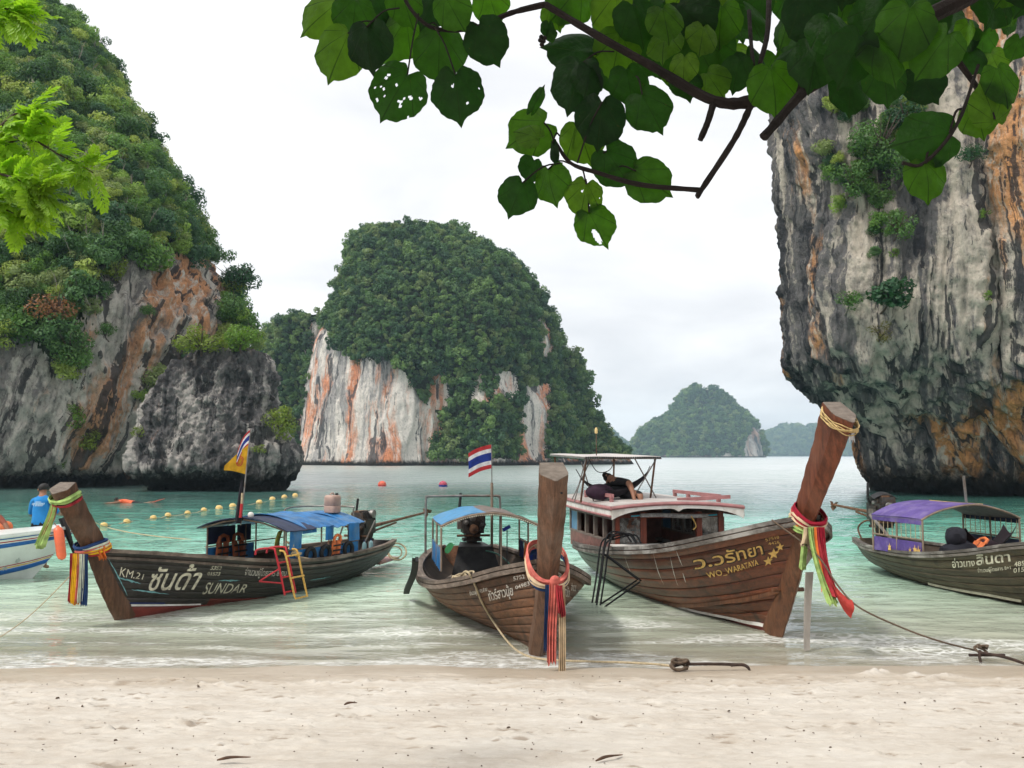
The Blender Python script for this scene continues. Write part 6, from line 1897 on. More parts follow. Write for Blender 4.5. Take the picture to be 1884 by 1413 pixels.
h5.letters(-1, text_shape('ลินดา', 0, .02), [(1797, 1041), (1860, 1033), (1858, 1016), (1796, 1020)], 'lettering', M_LET_C)
h5.letters(-1, text_shape('จำนวนผู้โดยสาร 8+1', 0, .008), [(1800, 1056), (1861, 1049), (1860, 1040), (1799, 1044)], 'lettering', M_LET_C)
h5.letters(-1, text_shape('485', 0, .012), [(1866, 1043), (1886, 1040), (1886, 1031), (1866, 1034)], 'lettering', M_LET_C)
h5.letters(-1, text_shape('015', 0, .012), [(1865, 1055), (1885, 1052), (1885, 1043), (1865, 1046)], 'lettering', M_LET_C)
M_PURP = pm('purple_banner', (.085, .05, .22), .6, .2, 6, .6, 10, dirt=(.2, .15, .32), dirtamt=.6)
M_GREYC = pm('grey_canvas', (.16, .145, .15), .8, .2, 8, .2, 30)
k0, k1 = 5.25, 6.65
ce = 1.13
def b5_arch(dz, v0=0., v1=1., u0=0., u1=1., th=.01):
    def fn(u, v):
        u_ = u0 + (u1 - u0) * u; v_ = v0 + (v1 - v0) * v
        k = 2 * v_ - 1
        return (k * .95, k0 + (k1 - k0) * u_, ce + .24 * (1 - k * k) + dz - .10 * u_ * 0 + .005 * math.sin(14 * v_ + 5 * u_))
    return fn
MB().sheet(b5_arch(.012, 0, .72), 14, 15, .01).build('canopy_sheet', M_PURP, b5.root)
MB().sheet(b5_arch(.012, .72, 1), 14, 9, .01).build('canopy_sheet', M_GREYC, b5.root)
MB().sheet(b5_arch(-.012), 14, 17, .008).build('canopy_lining', M_GREYC, b5.root)
flap((-.95, k0, ce + .01), (-.95, k1, ce + .01), .09, 8, .012, seed=1).build('valance', M_PURP, b5.root)
flap((.95, k0, ce + .01), (.95, k1, ce + .01), .09, 8, .012, seed=2).build('valance', M_TARP_D, b5.root)
MB().tube([b5_arch(.0)(0, v) for v in np.linspace(0, 1, 19)], .018, 7).build('canopy_hoop', M_BAR, b5.root)
# white marks printed on the purple sheet: two open bowl strokes
def mark(cx_, cy_, rx, ry, a0, a1, w_, n=22):
    V, Fc = [], []
    f_ = b5_arch(.020)
    for i in range(n):
        q = a0 + (a1 - a0) * i / (n - 1)
        for k in (1 - w_, 1.0):
            V.append(f_(cy_ + ry * k * math.sin(q), cx_ + rx * k * math.cos(q)))
    Fc = [(2 * i, 2 * i + 1, 2 * i + 3, 2 * i + 2) for i in range(n - 1)]
    return obj('printed_mark', mesh_data('printed_mark', V, Fc, False), M_FW, b5.root)
mark(.30, .62, .11, -.42, math.pi * -.15, math.pi * 1.1, .42)
mark(.47, .60, .10, -.42, math.pi * -.15, math.pi * 1.1, .38)
MB().tube([b5_arch(.022)(u, .62 - .05 * u) for u in np.linspace(0, .9, 10)], .008, 5).build('gold_line', M_LET_Y, b5.root)
for l in (-.93, .93):
    for a in (k0, (k0 + k1) / 2, k1):
        post(b5, l, a, .5, ce, .017)
    MB().tube([(l, k0, .80), (l, k1, .80)], .016, 6).build('side_rail', M_BAR, b5.root)
    for i in range(11):
        a = k0 + (k1 - k0) * (i + .5) / 11
        MB().tube([(l, a, .80), (l + .004 * math.sin(i), a, ce - .02)], .006, 5).build('side_cord', M_ROPE, b5.root)
flap((-.94, k0 + .02, .76), (-.94, k1 - .05, .76), .24, 10, .014, seed=5).build('side_cloth', M_PURP, b5.root)
flap((.94, k0 + .02, .78), (.94, k1 - .05, .78), .20, 8, .012, seed=6).build('side_cloth', M_TARP_D, b5.root)
# golden flame print on the side cloth
for a, z, s_ in ((5.55, .60, .07), (5.42, .62, .10), (5.33, .60, .12), (6.12, .60, .09)):
    V = [(-.965, a + x * s_, z + y * s_) for x, y in ((-.5, -.5), (.5, -.5), (.35, 0), (.55, .4), (.15, .3), (0, 1), (-.15, .3), (-.5, .5), (-.3, 0))]
    obj('printed_flame', mesh_data('printed_flame', V, [tuple(range(9))], False), M_LET_Y, b5.root)
MB().tube([(.0, k0 + .1, ce + .2), (-.04, k0 + .1, 1.85)], .022, 8).build('mast', M_STEEL, b5.root)
engine(b5, 7.75, 1.12, 1.0, (1.25, .10), tiller=.5, swing=-.15)
MB().sheet(lambda u, v: (-.25 + .5 * u, 7.62 + .28 * v, 1.42 + .08 * math.sin(math.pi * u) - .10 * abs(v - .5)), 9, 7, .02).build('engine_cover', pm('black_cover', (.02, .02, .022), .6, .3, 8), b5.root)
MB().tube([(-.35, 6.9, .60), (-.30, 7.35, .85), (-.30, 7.7, 1.05)], .03, 8).build('steering_arm', M_STEEL, b5.root)
MB().tube(spline([(-.15, 8.05, .35), (-.15, 8.35, .75), (-.10, 8.0, .92), (-.02, 7.8, .55)], 18), .018, 7).build('hoop', M_RUST, b5.root)
b5.thing('container', 'white plastic container in the stern of the purple boat', 'container', [('body', MB().ball((-.52, 6.95, .56), .11, 14, (1, 1.2, .75)), M_WHITE), ('cap', MB().lathe((-.55, 6.95, .63), [(.03, 0), (.03, .03), (.015, .035)], 10), M_WHITE)])
# dark cloths slung in the middle of the boat
def lump(c, r, sc, seed):
    """cloth-covered lump with creases"""
    mb = MB().ball((0, 0, 0), 1.0, 26)
    n_ = []
    for v in mb.v:
        k = 1 + .10 * math.sin(5 * v[0] + seed) * math.sin(4 * v[2] + 2 * seed) + .06 * math.sin(11 * v[1] + 7 * v[0] + seed)
        n_.append((c[0] + r * sc[0] * v[0] * k, c[1] + r * sc[1] * v[1] * k, c[2] + r * sc[2] * v[2] * k))
    mb.v = n_
    return mb
M_MID = pm('midnight_cloth', (.010, .010, .016), .85, .3, 8, .4, 20)
b5.thing('bundle', 'dark covered bundle with a rounded top under the purple canopy', 'bundle', [('head', lump((-.50, 5.0, .86), .17, (1, .9, 1), 1.0), M_MID), ('cover', lump((-.42, 5.0, .62), .26, (1.3, .8, .75), 2.0), M_MID)])
def sling(u, v):
    x = -.30 + .95 * u
    sag = math.sin(math.pi * min(1, max(0, u))) ** .7
    return (x, 5.15 + .28 * (v - .5), .92 - .30 * sag + .10 * abs(2 * v - 1) ** 1.5 + .02 * math.sin(9 * u + 5 * v))
b5.thing('hammock', 'black cloth hammock slung under the front of the purple canopy', 'hammock', [('cloth', MB().sheet(sling, 22, 10, .012), pm('black_hammock', (.013, .008, .012), .85, .3, 8)), ('filling', lump((.12, 5.15, .68), .20, (1.5, .7, .7), 4.0), pm('plum_cloth', (.022, .010, .016), .85, .3, 8))])
life_vest(b5, (-.1, 4.9, .80), 'red-orange life vest lying in the purple boat', .9, .9)
# ---------------------------------------------------------------- people
def skin_mesh(name, joints, edges, root, region, mats, levels=2):
    """one continuous body: joints {key: (pos, radius)}, grown with the Skin modifier; region(key) -> material slot"""
    keys = list(joints)
    ix = {k: i for i, k in enumerate(keys)}
    me = bpy.data.meshes.new('tmp')
    me.from_pydata([tuple(joints[k][0]) for k in keys], [(ix[a], ix[b_]) for a, b_ in edges], [])
    o = bpy.data.objects.new('tmp', me)
    COL.objects.link(o)
    o.modifiers.new('skin', 'SKIN').use_smooth_shade = True
    for i, k in enumerate(keys):
        r = joints[k][1]
        r = r if hasattr(r, '__len__') else (r, r)
        d = me.skin_vertices[0].data[i]
        d.radius = r
        d.use_root = (k == root)
    sb = o.modifiers.new('sub', 'SUBSURF'); sb.levels = sb.render_levels = levels
    bpy.context.view_layer.update()
    dg = bpy.context.evaluated_depsgraph_get()
    out = bpy.data.meshes.new_from_object(o.evaluated_get(dg))
    bpy.data.objects.remove(o); bpy.data.meshes.remove(me)
    out.name = name
    out.materials.clear()
    for m in mats:
        out.materials.append(m)
    segs = [(np.array(joints[a][0], float), np.array(joints[b_][0], float), region(a, b_)) for a, b_ in edges]
    c = np.empty(len(out.polygons) * 3); out.polygons.foreach_get('center', c); c = c.reshape(-1, 3)
    best = np.full(len(c), 1e9); mi = np.zeros(len(c), np.int32)
    for a, b_, rg in segs:
        d = b_ - a
        t = np.clip(((c - a) @ d) / max(1e-9, d @ d), 0, 1)
        ds = np.linalg.norm(c - (a + t[:, None] * d), axis=1)
        k = ds < best
        best[k] = ds[k]; mi[k] = rg
    out.polygons.foreach_set('material_index', mi)
    out.polygons.foreach_set('use_smooth', np.ones(len(c), bool))
    return out
M_SKIN = pm('tanned_skin', (0.24, 0.115, 0.07), 0.55, 0.08, 8)
M_HAIR = pm('black_hair', (0.012, 0.010, 0.009), 0.6, 0.3, 20, 0.5, 60)
M_SHIRTB = pm('bright_blue_shirt', (0.015, 0.20, 0.50), 0.8, 0.1, 6, 0.2, 12)
M_BLACKT = pm('black_clothes', (0.012, 0.012, 0.014), 0.85, 0.2, 8)
M_RUSTT = pm('rust_shirt', (0.22, 0.06, 0.035), 0.8, 0.15, 8)
def hand_joints(J, E, wrist, tip_dir, side_dir, key, s_=1.0):
    """palm and five bent fingers after the wrist joint"""
    w_ = Vector(J[wrist][0]); td = Vector(tip_dir).normalized(); sd = Vector(side_dir).normalized()
    nd = td.cross(sd)
    pk = key + 'palm'
    J[pk] = (w_ + td * .055 * s_, (.030 * s_, .016 * s_)); E.append((wrist, pk))
    for i, (o_, ln) in enumerate(((-.030, .062), (-.010, .075), (.010, .070), (.030, .055))):
        k1, k2 = key + 'f%da' % i, key + 'f%db' % i
        J[k1] = (w_ + td * (.095) * s_ + sd * o_ * s_, .009 * s_); J[k2] = (w_ + td * (.095 + ln * .8) * s_ + sd * o_ * 1.1 * s_ - nd * .02 * s_, .0075 * s_)
        E += [(pk, k1), (k1, k2)]
    J[key + 'ta'] = (w_ + td * .05 * s_ + sd * -.045 * s_, .010 * s_); J[key + 'tb'] = (w_ + td * .09 * s_ + sd * -.065 * s_ - nd * .01, .008 * s_)
    E += [(pk, key + 'ta'), (key + 'ta', key + 'tb')]
def head_parts(c, look, r=.095, up=(0, 0, 1)):
    """hair cap, ears and nose for a head centred at c looking along look"""
    c, look = Vector(c), Vector(look).normalized()
    up = Vector(up).normalized(); sd = look.cross(up).normalized()
    hair = MB()
    V, Fc = [], []
    n, m = 18, 9
    for i in range(m):
        t = i / (m - 1) * 1.9
        for k in range(n):
            q = 2 * math.pi * k / n
            d = up * math.cos(t) + (look * math.cos(q) + sd * math.sin(q)) * math.sin(t)
            lim = 1.0
            front = max(0, d.dot(look))
            rr = r * (1.12 + .03 * math.sin(7 * q + 3 * t)) * (1 - .25 * max(0, front - .45) * (t > .9))
            if t > 1.2 and front > .1:
                rr = r * .8
            V.append(c + d * rr + up * .012)
    for i in range(m - 1):
        for k in range(n):
            Fc.append((i * n + k, i * n + (k + 1) % n, (i + 1) * n + (k + 1) % n, (i + 1) * n + k))
    hair.add(V, Fc)
    face = MB()
    for s_ in (-1, 1):
        face.ball(c + sd * (s_ * r * 1.0) - up * .005, .024, 8, (.6, .8, 1.2))
    face.ball(c + look * r * 1.02 - up * .012, .017, 8, (1, 1, 1.3))
    face.ball(c + look * r * .93 - up * .05, .02, 8, (1.2, 1.2, .5))
    eyes = MB()
    for s_ in (-1, 1):
        eyes.ball(c + look * r * .93 + sd * (s_ * .033) + up * .01, .011, 8)
    return hair, face, eyes
def make_person(label, J, E, root, region, mats, headkey, look, hair_mat=None, up=(0, 0, 1), extra=()):
    base = Vector(J[root][0])
    zmin = min(Vector(v[0]).z for v in J.values())
    org = Vector((base.x, base.y, zmin))
    for k in J:
        J[k] = (Vector(J[k][0]) - org, J[k][1])
    me = skin_mesh('body', J, E, root, region, mats)
    r_ = empty('person', org, 0, label, 'person')
    obj('body', me, None, r_)
    hd = J[headkey][0]
    hair, face, eyes = head_parts(hd, look, up=up)
    hair.build('hair', hair_mat or M_HAIR, r_); face.build('face', M_SKIN, r_); eyes.build('eyes', M_HAIR, r_)
    for nm, mb, mt in extra:
        mb.v = [tuple(Vector(v) - org) for v in mb.v]
        mb.build(nm, mt, r_)
    return r_

# ---------------------------------------------------------------- speedboat at the left edge
M_GEL = pm('white_gelcoat', (0.66, 0.68, 0.66), 0.3, 0.06, 3, dirt=(0.45, 0.47, 0.42), dirtamt=0.4, spec=0.5)
M_SBL = pm('blue_stripe_paint', (0.02, 0.11, 0.36), 0.35, 0.12, 6); M_SRE = pm('red_stripe_paint', (0.36, 0.03, 0.04), 0.4, 0.15, 6); M_SYE = pm('yellow_stripe_paint', (0.62, 0.42, 0.10), 0.4, 0.15, 6)
g_ = G(58, 1064)
b6 = Boat(g_.x, g_.y, 106, 'speedboat', 'white speedboat with blue and red stripes at the left edge')
h6 = Hull(b6, [(-.75, .05, .92), (-.25, .48, .87), (.6, .85, .80), (1.8, 1.05, .73), (4, 1.1, .68), (7.5, 1.1, .66)], [(0, -.02), (.35, -.12), (.95, -.2), (2, -.25), (4, -.25), (7.5, -.2)], [0, .12, .3, .5, .6, .6])
us_, vs_ = np.linspace(0, 1, 60), np.linspace(0, 1, 24)
U_, V_2 = np.meshgrid(us_, vs_, indexing='ij')
A_ = h6.S(U_, V_2, 1); B_ = h6.S(U_, V_2, -1)
f_ = grid_faces(60, 24)
obj('hull', mesh_data('hull', np.concatenate([A_.reshape(-1, 3), B_.reshape(-1, 3)]), np.ascontiguousarray(np.concatenate([f_, f_[:, ::-1] + 60 * 24]))), M_GEL, b6.root)
for sd in (-1, 1):
    for v0, v1, mt, nm in ((.30, .40, M_SBL, 'blue_stripe'), (.415, .44, M_SYE, 'yellow_stripe'), (.455, .475, M_SRE, 'red_stripe'), (.80, .87, M_SBL, 'blue_stripe'), (.885, .905, M_SRE, 'red_stripe'), (.935, .955, M_SBL, 'blue_stripe')):
        h6.plank(v0, v1, sd, nm, mt, b6.root, 40, off=.006, gap=.001)
    h6.rail(sd, 'gunwale', M_GEL, .08, .05, .03)
dk = MB()
V, Fc = [], []
for i in range(30):
    u = i / 29 * .42
    p1_ = h6.S(u, 1.0, 1, -.02); p2_ = h6.S(u, 1.0, -1, -.02)
    for k in range(7):
        t = k / 6
        V.append(tuple(p1_ * (1 - t) + p2_ * t + np.array((0, 0, .07 * math.sin(math.pi * t)))))
dk.add(V, [tuple(q) for q in grid_faces(30, 7)]).build('foredeck', M_GEL, b6.root)
MB().box((0, 5.0, .12), (1.9, 4.6, .05)).build('cockpit_floor', M_GEL, b6.root)
M_TINT = pm('tinted_windscreen', (.02, .022, .025), .12, .2, 3, spec=.6)
def wsc(u, v):
    q = -1.25 + 2.5 * u
    return (.92 * math.sin(q) * (1 - .12 * v), 1.9 - .75 * math.cos(q) + .35 * v + .35, .80 + .30 * v * (1 - .15 * abs(q)))
MB().sheet(wsc, 19, 6, .012).build('windscreen', M_TINT, b6.root)
MB().tube([wsc(u, 1.0) for u in np.linspace(0, 1, 19)], .014, 7).build('windscreen_rim', M_STEEL, b6.root)
MB().tube(spline([(-.85, 2.9, 1.05), (-.6, 1.6, 1.22), (-.4, 1.0, 1.15), (-.38, 1.0, .85)], 16), .016, 7).build('grab_rail', pm('polished_steel', (.55, .55, .55), .25, .1, 5, metal=1.0), b6.root)
MB().tube(spline([(-.8, 3.2, .9), (-.75, 2.9, 1.5), (-.6, 2.3, 1.45), (-.55, 1.6, 1.33), (-.3, .9, 1.22)], 22), [.05 + .06 * math.sin(math.pi * i / 21) for i in range(22)], 10).build('folded_bimini', pm('blue_bimini', (.02, .035, .13), .8, .2, 8, .3, 20), b6.root)
MB().tube(spline([(-.72, 2.6, .9), (-.68, 2.4, 1.3), (-.6, 2.3, 1.45)], 10), .014, 7).build('bimini_pole', M_STEEL, b6.root)
# name painted on the flank reads only as smudges
for x, y in ((32, 1032), (8, 1047)):
    h6.letters(-1, streak_shape(8, x), [(x - 4, y + 6), (x + 6, y + 4), (x + 6, y - 8), (x - 4, y - 6)], 'scuff', pm('grey_scuff', (.40, .43, .42), .7))
fd = b6.pl(112, 975, -.62)
fen = MB()
R_ = [(.02, -.52), (.06, -.50), (.082, -.45), (.085, -.2), (.085, -.06), (.06, -.01), (.025, .01), (.02, .03)]
fen.lathe((0, 0, 0), R_, 16)
ft_ = P(107, 970, 16.55); fbt = P(114, 1030, 16.5)
M_FEN = pm('orange_fender', (.72, .13, .05), .4, .12, 5, spec=.5)
fo = MB()
for v in fen.v:
    t = -v[2] / .52
    fo.v.append(tuple(ft_.lerp(fbt, t) + Vector((v[0], v[1], 0))))
fo.f = fen.f
thing_world('fender', 'orange cylindrical fender hanging from the white speedboat', 'fender', [('body', fo, M_FEN), ('lanyard', MB().tube([tuple(ft_ + Vector((0, 0, -.02))), tuple(P(100, 962, 16.7))], .008, 5), M_RED)])
thing_world('bag', 'black mesh bag hanging beside the orange fender', 'bag', [('bag', MB().sheet(lambda u, v: tuple(P(112, 955, 16.75).lerp(P(140, 1030, 16.75), v) + Vector((.16 * (u - .3) * (1 - .7 * v), .03 * math.sin(5 * u), .05 * u))), 8, 10, .03), M_BLACK)])

# the man in the blue shirt, standing aboard with his back turned
pw_ = P(74, 965, 17.9)
gx, gy = pw_.x, pw_.y
def bp(x, y, z): return Vector((gx + x, gy + y, z))
J = {'pelvis': (bp(0, 0, .86), (.15, .11)), 'belly': (bp(-.01, .02, 1.02), (.155, .11)), 'chest': (bp(-.02, .06, 1.22), (.18, .115)), 'collar': (bp(-.03, .10, 1.36), (.10, .075)), 'neck': (bp(-.04, .13, 1.43), .052), 'head': (bp(-.05, .17, 1.54), (.085, .095)), 'crown': (bp(-.05, .18, 1.60), (.06, .07)),
     'ls': (bp(-.20, .08, 1.33), .062), 'le': (bp(-.27, .14, 1.08), .048), 'lw': (bp(-.25, .36, .98), .034), 'rs': (bp(.16, .08, 1.33), .062), 're': (bp(.22, .20, 1.10), .048), 'rw': (bp(.16, .42, 1.05), .034),
     'lh': (bp(-.09, 0, .80), .10), 'lk': (bp(-.11, .03, .44), .065), 'la': (bp(-.12, .0, .09), .042), 'lt': (bp(-.13, .14, .06), .035), 'rh': (bp(.09, 0, .80), .10), 'rk': (bp(.10, .03, .44), .065), 'ra': (bp(.11, .0, .09), .042), 'rt': (bp(.12, .14, .06), .035)}
E_ = [('pelvis', 'belly'), ('belly', 'chest'), ('chest', 'collar'), ('collar', 'neck'), ('neck', 'head'), ('head', 'crown'), ('collar', 'ls'), ('ls', 'le'), ('le', 'lw'), ('collar', 'rs'), ('rs', 're'), ('re', 'rw'), ('pelvis', 'lh'), ('lh', 'lk'), ('lk', 'la'), ('la', 'lt'), ('pelvis', 'rh'), ('rh', 'rk'), ('rk', 'ra'), ('ra', 'rt')]
hand_joints(J, E_, 'lw', (0, 1, -.2), (1, 0, 0), 'L'); hand_joints(J, E_, 'rw', (0, 1, -.2), (-1, 0, 0), 'R')
shirt = {('pelvis', 'belly'), ('belly', 'chest'), ('chest', 'collar'), ('collar', 'ls'), ('collar', 'rs'), ('ls', 'le'), ('rs', 're')}
pant = {('pelvis', 'lh'), ('pelvis', 'rh'), ('lh', 'lk'), ('rh', 'rk')}
M_PRN = pm('pale_shirt_print', (.45, .62, .74), .8, .2, 30)
prn = MB()
rsx = random.Random(2)
for row, (zz, wd) in enumerate(((1.31, .05), (1.285, .11), (1.262, .12), (1.24, .09))):
    x = -wd
    while x < wd:
        l_ = rsx.uniform(.012, .03)
        V = []
        for a, b_ in ((x, zz - .008), (x + l_, zz - .008), (x + l_, zz + .007), (x, zz + .007)):
            V.append(bp(a - .03, -.068 + .09 * (b_ - 1.22) + .9 * a * a, b_))
        prn.add(V, [(0, 1, 2, 3)])
        x += l_ + .008
make_person('person in a bright blue T-shirt standing in the speedboat, back turned', J, E_, 'pelvis', lambda a, b_: 1 if (a, b_) in shirt else (2 if (a, b_) in pant else 0), [M_SKIN, M_SHIRTB, M_BLACKT], 'head', (-.75, .6, -.25), extra=[('shirt_print', prn, M_PRN)])
# the seated one, mostly out of the frame, an arm on the side
sx, sy = P(-14, 960, 16.95).x, 16.95
def sp_(x, y, z): return Vector((sx + x, sy + y, z))
J = {'pelvis': (sp_(-.05, .05, .60), (.15, .12)), 'belly': (sp_(-.04, .04, .78), (.15, .11)), 'chest': (sp_(-.02, .0, .98), (.17, .12)), 'collar': (sp_(-.02, .0, 1.12), (.09, .07)), 'neck': (sp_(-.02, -.01, 1.19), .05), 'head': (sp_(-.02, -.03, 1.31), (.085, .095)), 'crown': (sp_(-.02, -.03, 1.37), .06),
     'rs': (sp_(.15, -.04, 1.08), .06), 're': (sp_(.30, -.12, .96), .047), 'rw': (sp_(.40, -.18, .84), .033), 'ls': (sp_(-.20, 0, 1.08), .06), 'le': (sp_(-.28, -.05, .85), .047), 'lw': (sp_(-.15, -.2, .74), .033),
     'lh': (sp_(-.1, -.02, .56), .095), 'lk': (sp_(-.2, -.42, .58), .065), 'la': (sp_(-.2, -.46, .2), .042), 'rh': (sp_(.06, -.02, .56), .095), 'rk': (sp_(.1, -.40, .58), .065), 'ra': (sp_(.1, -.44, .2), .042)}
E_ = [('pelvis', 'belly'), ('belly', 'chest'), ('chest', 'collar'), ('collar', 'neck'), ('neck', 'head'), ('head', 'crown'), ('collar', 'ls'), ('ls', 'le'), ('le', 'lw'), ('collar', 'rs'), ('rs', 're'), ('re', 'rw'), ('pelvis', 'lh'), ('lh', 'lk'), ('lk', 'la'), ('pelvis', 'rh'), ('rh', 'rk'), ('rk', 'ra')]
hand_joints(J, E_, 'rw', (.3, -.3, -1), (1, 0, 0), 'R'); hand_joints(J, E_, 'lw', (0, -1, -.2), (1, 0, 0), 'L')
make_person('seated person in a rust shirt leaning an arm on the speedboat side', J, E_, 'pelvis', lambda a, b_: 1 if (a, b_) in shirt else (2 if (a, b_) in pant else 0), [M_SKIN, M_RUSTT, M_BLACKT], 'head', (.4, -.8, -.2))
thing_world('bag', 'orange bag lying inside the speedboat behind the windscreen', 'bag', [('bag', MB().ball(tuple(P(10, 970, 16.9)), .13, 14, (1, .8, .9)), pm('orange_bag', (.55, .14, .05), .7, .2, 6))])

# the sleeper on the cabin roof: leaning in the hammock, one hand and a foot on the roof
def q4(px, py, a): return b4.w(*b4.pa(px, py, a))
J = {'pelvis': (q4(1146, 908, 4.75), (.13, .12)), 'belly': (q4(1138, 902, 4.8), (.12, .11)), 'chest': (q4(1134, 893, 4.85), (.14, .12)), 'collar': (q4(1138, 885, 4.8), (.10, .08)), 'neck': (q4(1131, 882, 4.88), .05), 'head': (q4(1122, 881, 4.95), (.085, .09)), 'crown': (q4(1118, 880, 4.98), .06),
     'rs': (q4(1157, 888, 4.5), .060), 're': (q4(1164, 905, 4.3), .042), 'rw': (q4(1167, 919, 4.2), .031),
     'ls': (q4(1122, 892, 5.0), .06), 'le': (q4(1108, 896, 5.1), .045), 'lw': (q4(1096, 898, 5.1), .032),
     'rh': (q4(1157, 909, 4.6), .10), 'rk': (q4(1178, 909, 4.2), .06), 'ra': (q4(1179, 925, 4.15), .038), 'rt': (q4(1192, 925, 4.05), .030),
     'lh': (q4(1154, 911, 4.75), .10), 'lk': (q4(1174, 911, 4.65), .06), 'la': (q4(1172, 923, 4.5), .038), 'lt': (q4(1184, 923, 4.4), .030)}
E_ = [('pelvis', 'belly'), ('belly', 'chest'), ('chest', 'collar'), ('collar', 'neck'), ('neck', 'head'), ('head', 'crown'), ('collar', 'ls'), ('ls', 'le'), ('le', 'lw'), ('collar', 'rs'), ('rs', 're'), ('re', 'rw'), ('pelvis', 'lh'), ('lh', 'lk'), ('lk', 'la'), ('la', 'lt'), ('pelvis', 'rh'), ('rh', 'rk'), ('rk', 'ra'), ('ra', 'rt')]
hand_joints(J, E_, 'rw', (.2, -.3, -.5), (1, 0, .2), 'R', .9); hand_joints(J, E_, 'lw', (1, -.4, -.2), (0, 1, 0), 'L', .9)
shirt2 = {('pelvis', 'belly'), ('belly', 'chest'), ('chest', 'collar'), ('collar', 'ls'), ('collar', 'rs')}
make_person('person in black dozing by the hammock with a hand on the cabin roof', J, E_, 'pelvis', lambda a, b_: 1 if (a, b_) in shirt2 | pant | {('ls', 'le'), ('le', 'lw')} else 0, [M_SKIN, M_BLACKT], 'head', (-.6, .2, .6), up=(-.6, .3, .5))
b4.thing('towel', 'small pale cloth lying on the cabin roof by the sleeper', 'cloth', [('towel', MB().sheet(lambda u, v: (.38 + .26 * u, 4.05 + .2 * v, 1.425 + .02 * math.sin(8 * u) * math.sin(6 * v)), 10, 8, .008), M_FW)])

# the snorkeller
s0 = G(240, 926, 0.0)
def sw(x, y, z): return Vector((s0.x + x * 1.15, s0.y + y, z))
J = {'pelvis': (sw(.12, .1, .0), (.14, .10)), 'belly': (sw(-.05, .08, .03), (.14, .11)), 'chest': (sw(-.25, .05, .08), (.17, .13)), 'collar': (sw(-.40, .03, .11), (.10, .08)), 'neck': (sw(-.46, .02, .12), .05), 'head': (sw(-.57, .0, .15), (.09, .09)), 'crown': (sw(-.63, 0, .17), .07),
     'rs': (sw(-.36, -.16, .06), .06), 're': (sw(-.60, -.30, .03), .045), 'rw': (sw(-.82, -.30, .02), .033), 'ls': (sw(-.36, .2, .06), .06), 'le': (sw(-.55, .35, .02), .045), 'lw': (sw(-.75, .35, -.02), .033),
     'rh': (sw(.22, .0, -.01), .09), 'rk': (sw(.55, -.05, -.02), .06), 'ra': (sw(.88, -.05, .06), .042), 'lh': (sw(.22, .2, -.01), .09), 'lk': (sw(.55, .25, -.03), .06), 'la': (sw(.90, .25, .05), .042)}
E_ = [('pelvis', 'belly'), ('belly', 'chest'), ('chest', 'collar'), ('collar', 'neck'), ('neck', 'head'), ('head', 'crown'), ('collar', 'ls'), ('ls', 'le'), ('le', 'lw'), ('collar', 'rs'), ('rs', 're'), ('re', 'rw'), ('pelvis', 'lh'), ('lh', 'lk'), ('lk', 'la'), ('pelvis', 'rh'), ('rh', 'rk'), ('rk', 'ra')]
hand_joints(J, E_, 'rw', (-1, -.1, 0), (0, 1, 0), 'R'); hand_joints(J, E_, 'lw', (-1, .1, -.2), (0, 1, 0), 'L')
fins = MB()
for y in (-.05, .25):
    fins.sheet((lambda yy: (lambda u, v: tuple(sw(.88 + .38 * u, yy + (v - .5) * (.10 + .12 * u), .06 + .14 * u))))(y), 6, 4, .02)
make_person('snorkeller in an orange vest floating by the line of yellow floats', J, E_, 'pelvis', lambda a, b_: 1 if (a, b_) in shirt2 else (2 if (a, b_) in pant else 0), [M_SKIN, pm('snorkel_vest', (.75, .13, .05), .6), M_BLACKT], 'head', (-.8, 0, -.5), up=(-.3, 0, .95), extra=[('fins', fins, pm('red_fins', (.6, .12, .08), .5))])

# ---------------------------------------------------------------- floats, buoys, ropes, anchors, sand litter
M_FLOAT = pm('yellow_float', (.66, .46, .17), .5, .12, 6, dirt=(.4, .3, .15), dirtamt=.4)
fpx = [(191, 965), (233, 958), (282, 951), (309, 946), (345, 942), (375, 936), (403, 933), (428, 929), (477, 922), (501, 916), (523, 912), (543, 909)]
NUM = ['first', 'second', 'third', 'fourth', 'fifth', 'sixth', 'seventh', 'eighth', 'ninth', 'tenth', 'eleventh', 'twelfth']
fproto = None
fp_w = [G(x, y + 4, 0) for x, y in fpx]
for i, g in enumerate(fp_w):
    r = 0.115 if i < 6 else 0.15
    me_ = MB().lathe((0, 0, 0), [(.03, -.6), (.55, -.5), (.9, -.25), (1, 0), (.92, .3), (.85, .36), (.95, .42), (.7, .72), (.25, .9), (.12, .92)], 16) if i == 0 else None
    if i == 0:
        fproto = me_.build('float', M_FLOAT)
        o = fproto
    else:
        o = fproto.copy(); COL.objects.link(o)
    o.location = (g.x, g.y, 0.03); o.scale = (r, r, r); o.rotation_euler = (0.2 * math.sin(i * 2.1), 0.25 * math.sin(i * 1.3), i)
    tag(o, '%s yellow float from the left along the swimming line' % NUM[i], 'float', 'floats of the swimming line')
lnp = []
for a, b_ in zip(fp_w[:-1], fp_w[1:]):
    lnp += [a + Vector((0, 0, .03)), (a + b_) / 2 + Vector((0, 0, -.01))]
thing_world('float_line', 'thin rope joining the yellow floats on the water', 'rope', [('rope', MB().tube(spline(lnp + [fp_w[-1]], 80), .018, 6), M_ROPE)])
thing_world('mooring_rope', 'pale rope dipping into the water behind the brown prow', 'rope', [('rope', MB().tube(spline([P(150, 948, 20.5), G(190, 968, .16), G(235, 979, .08), G(290, 987, .03), G(352, 993, -.01)], 40), .016, 6), M_ROPE)])
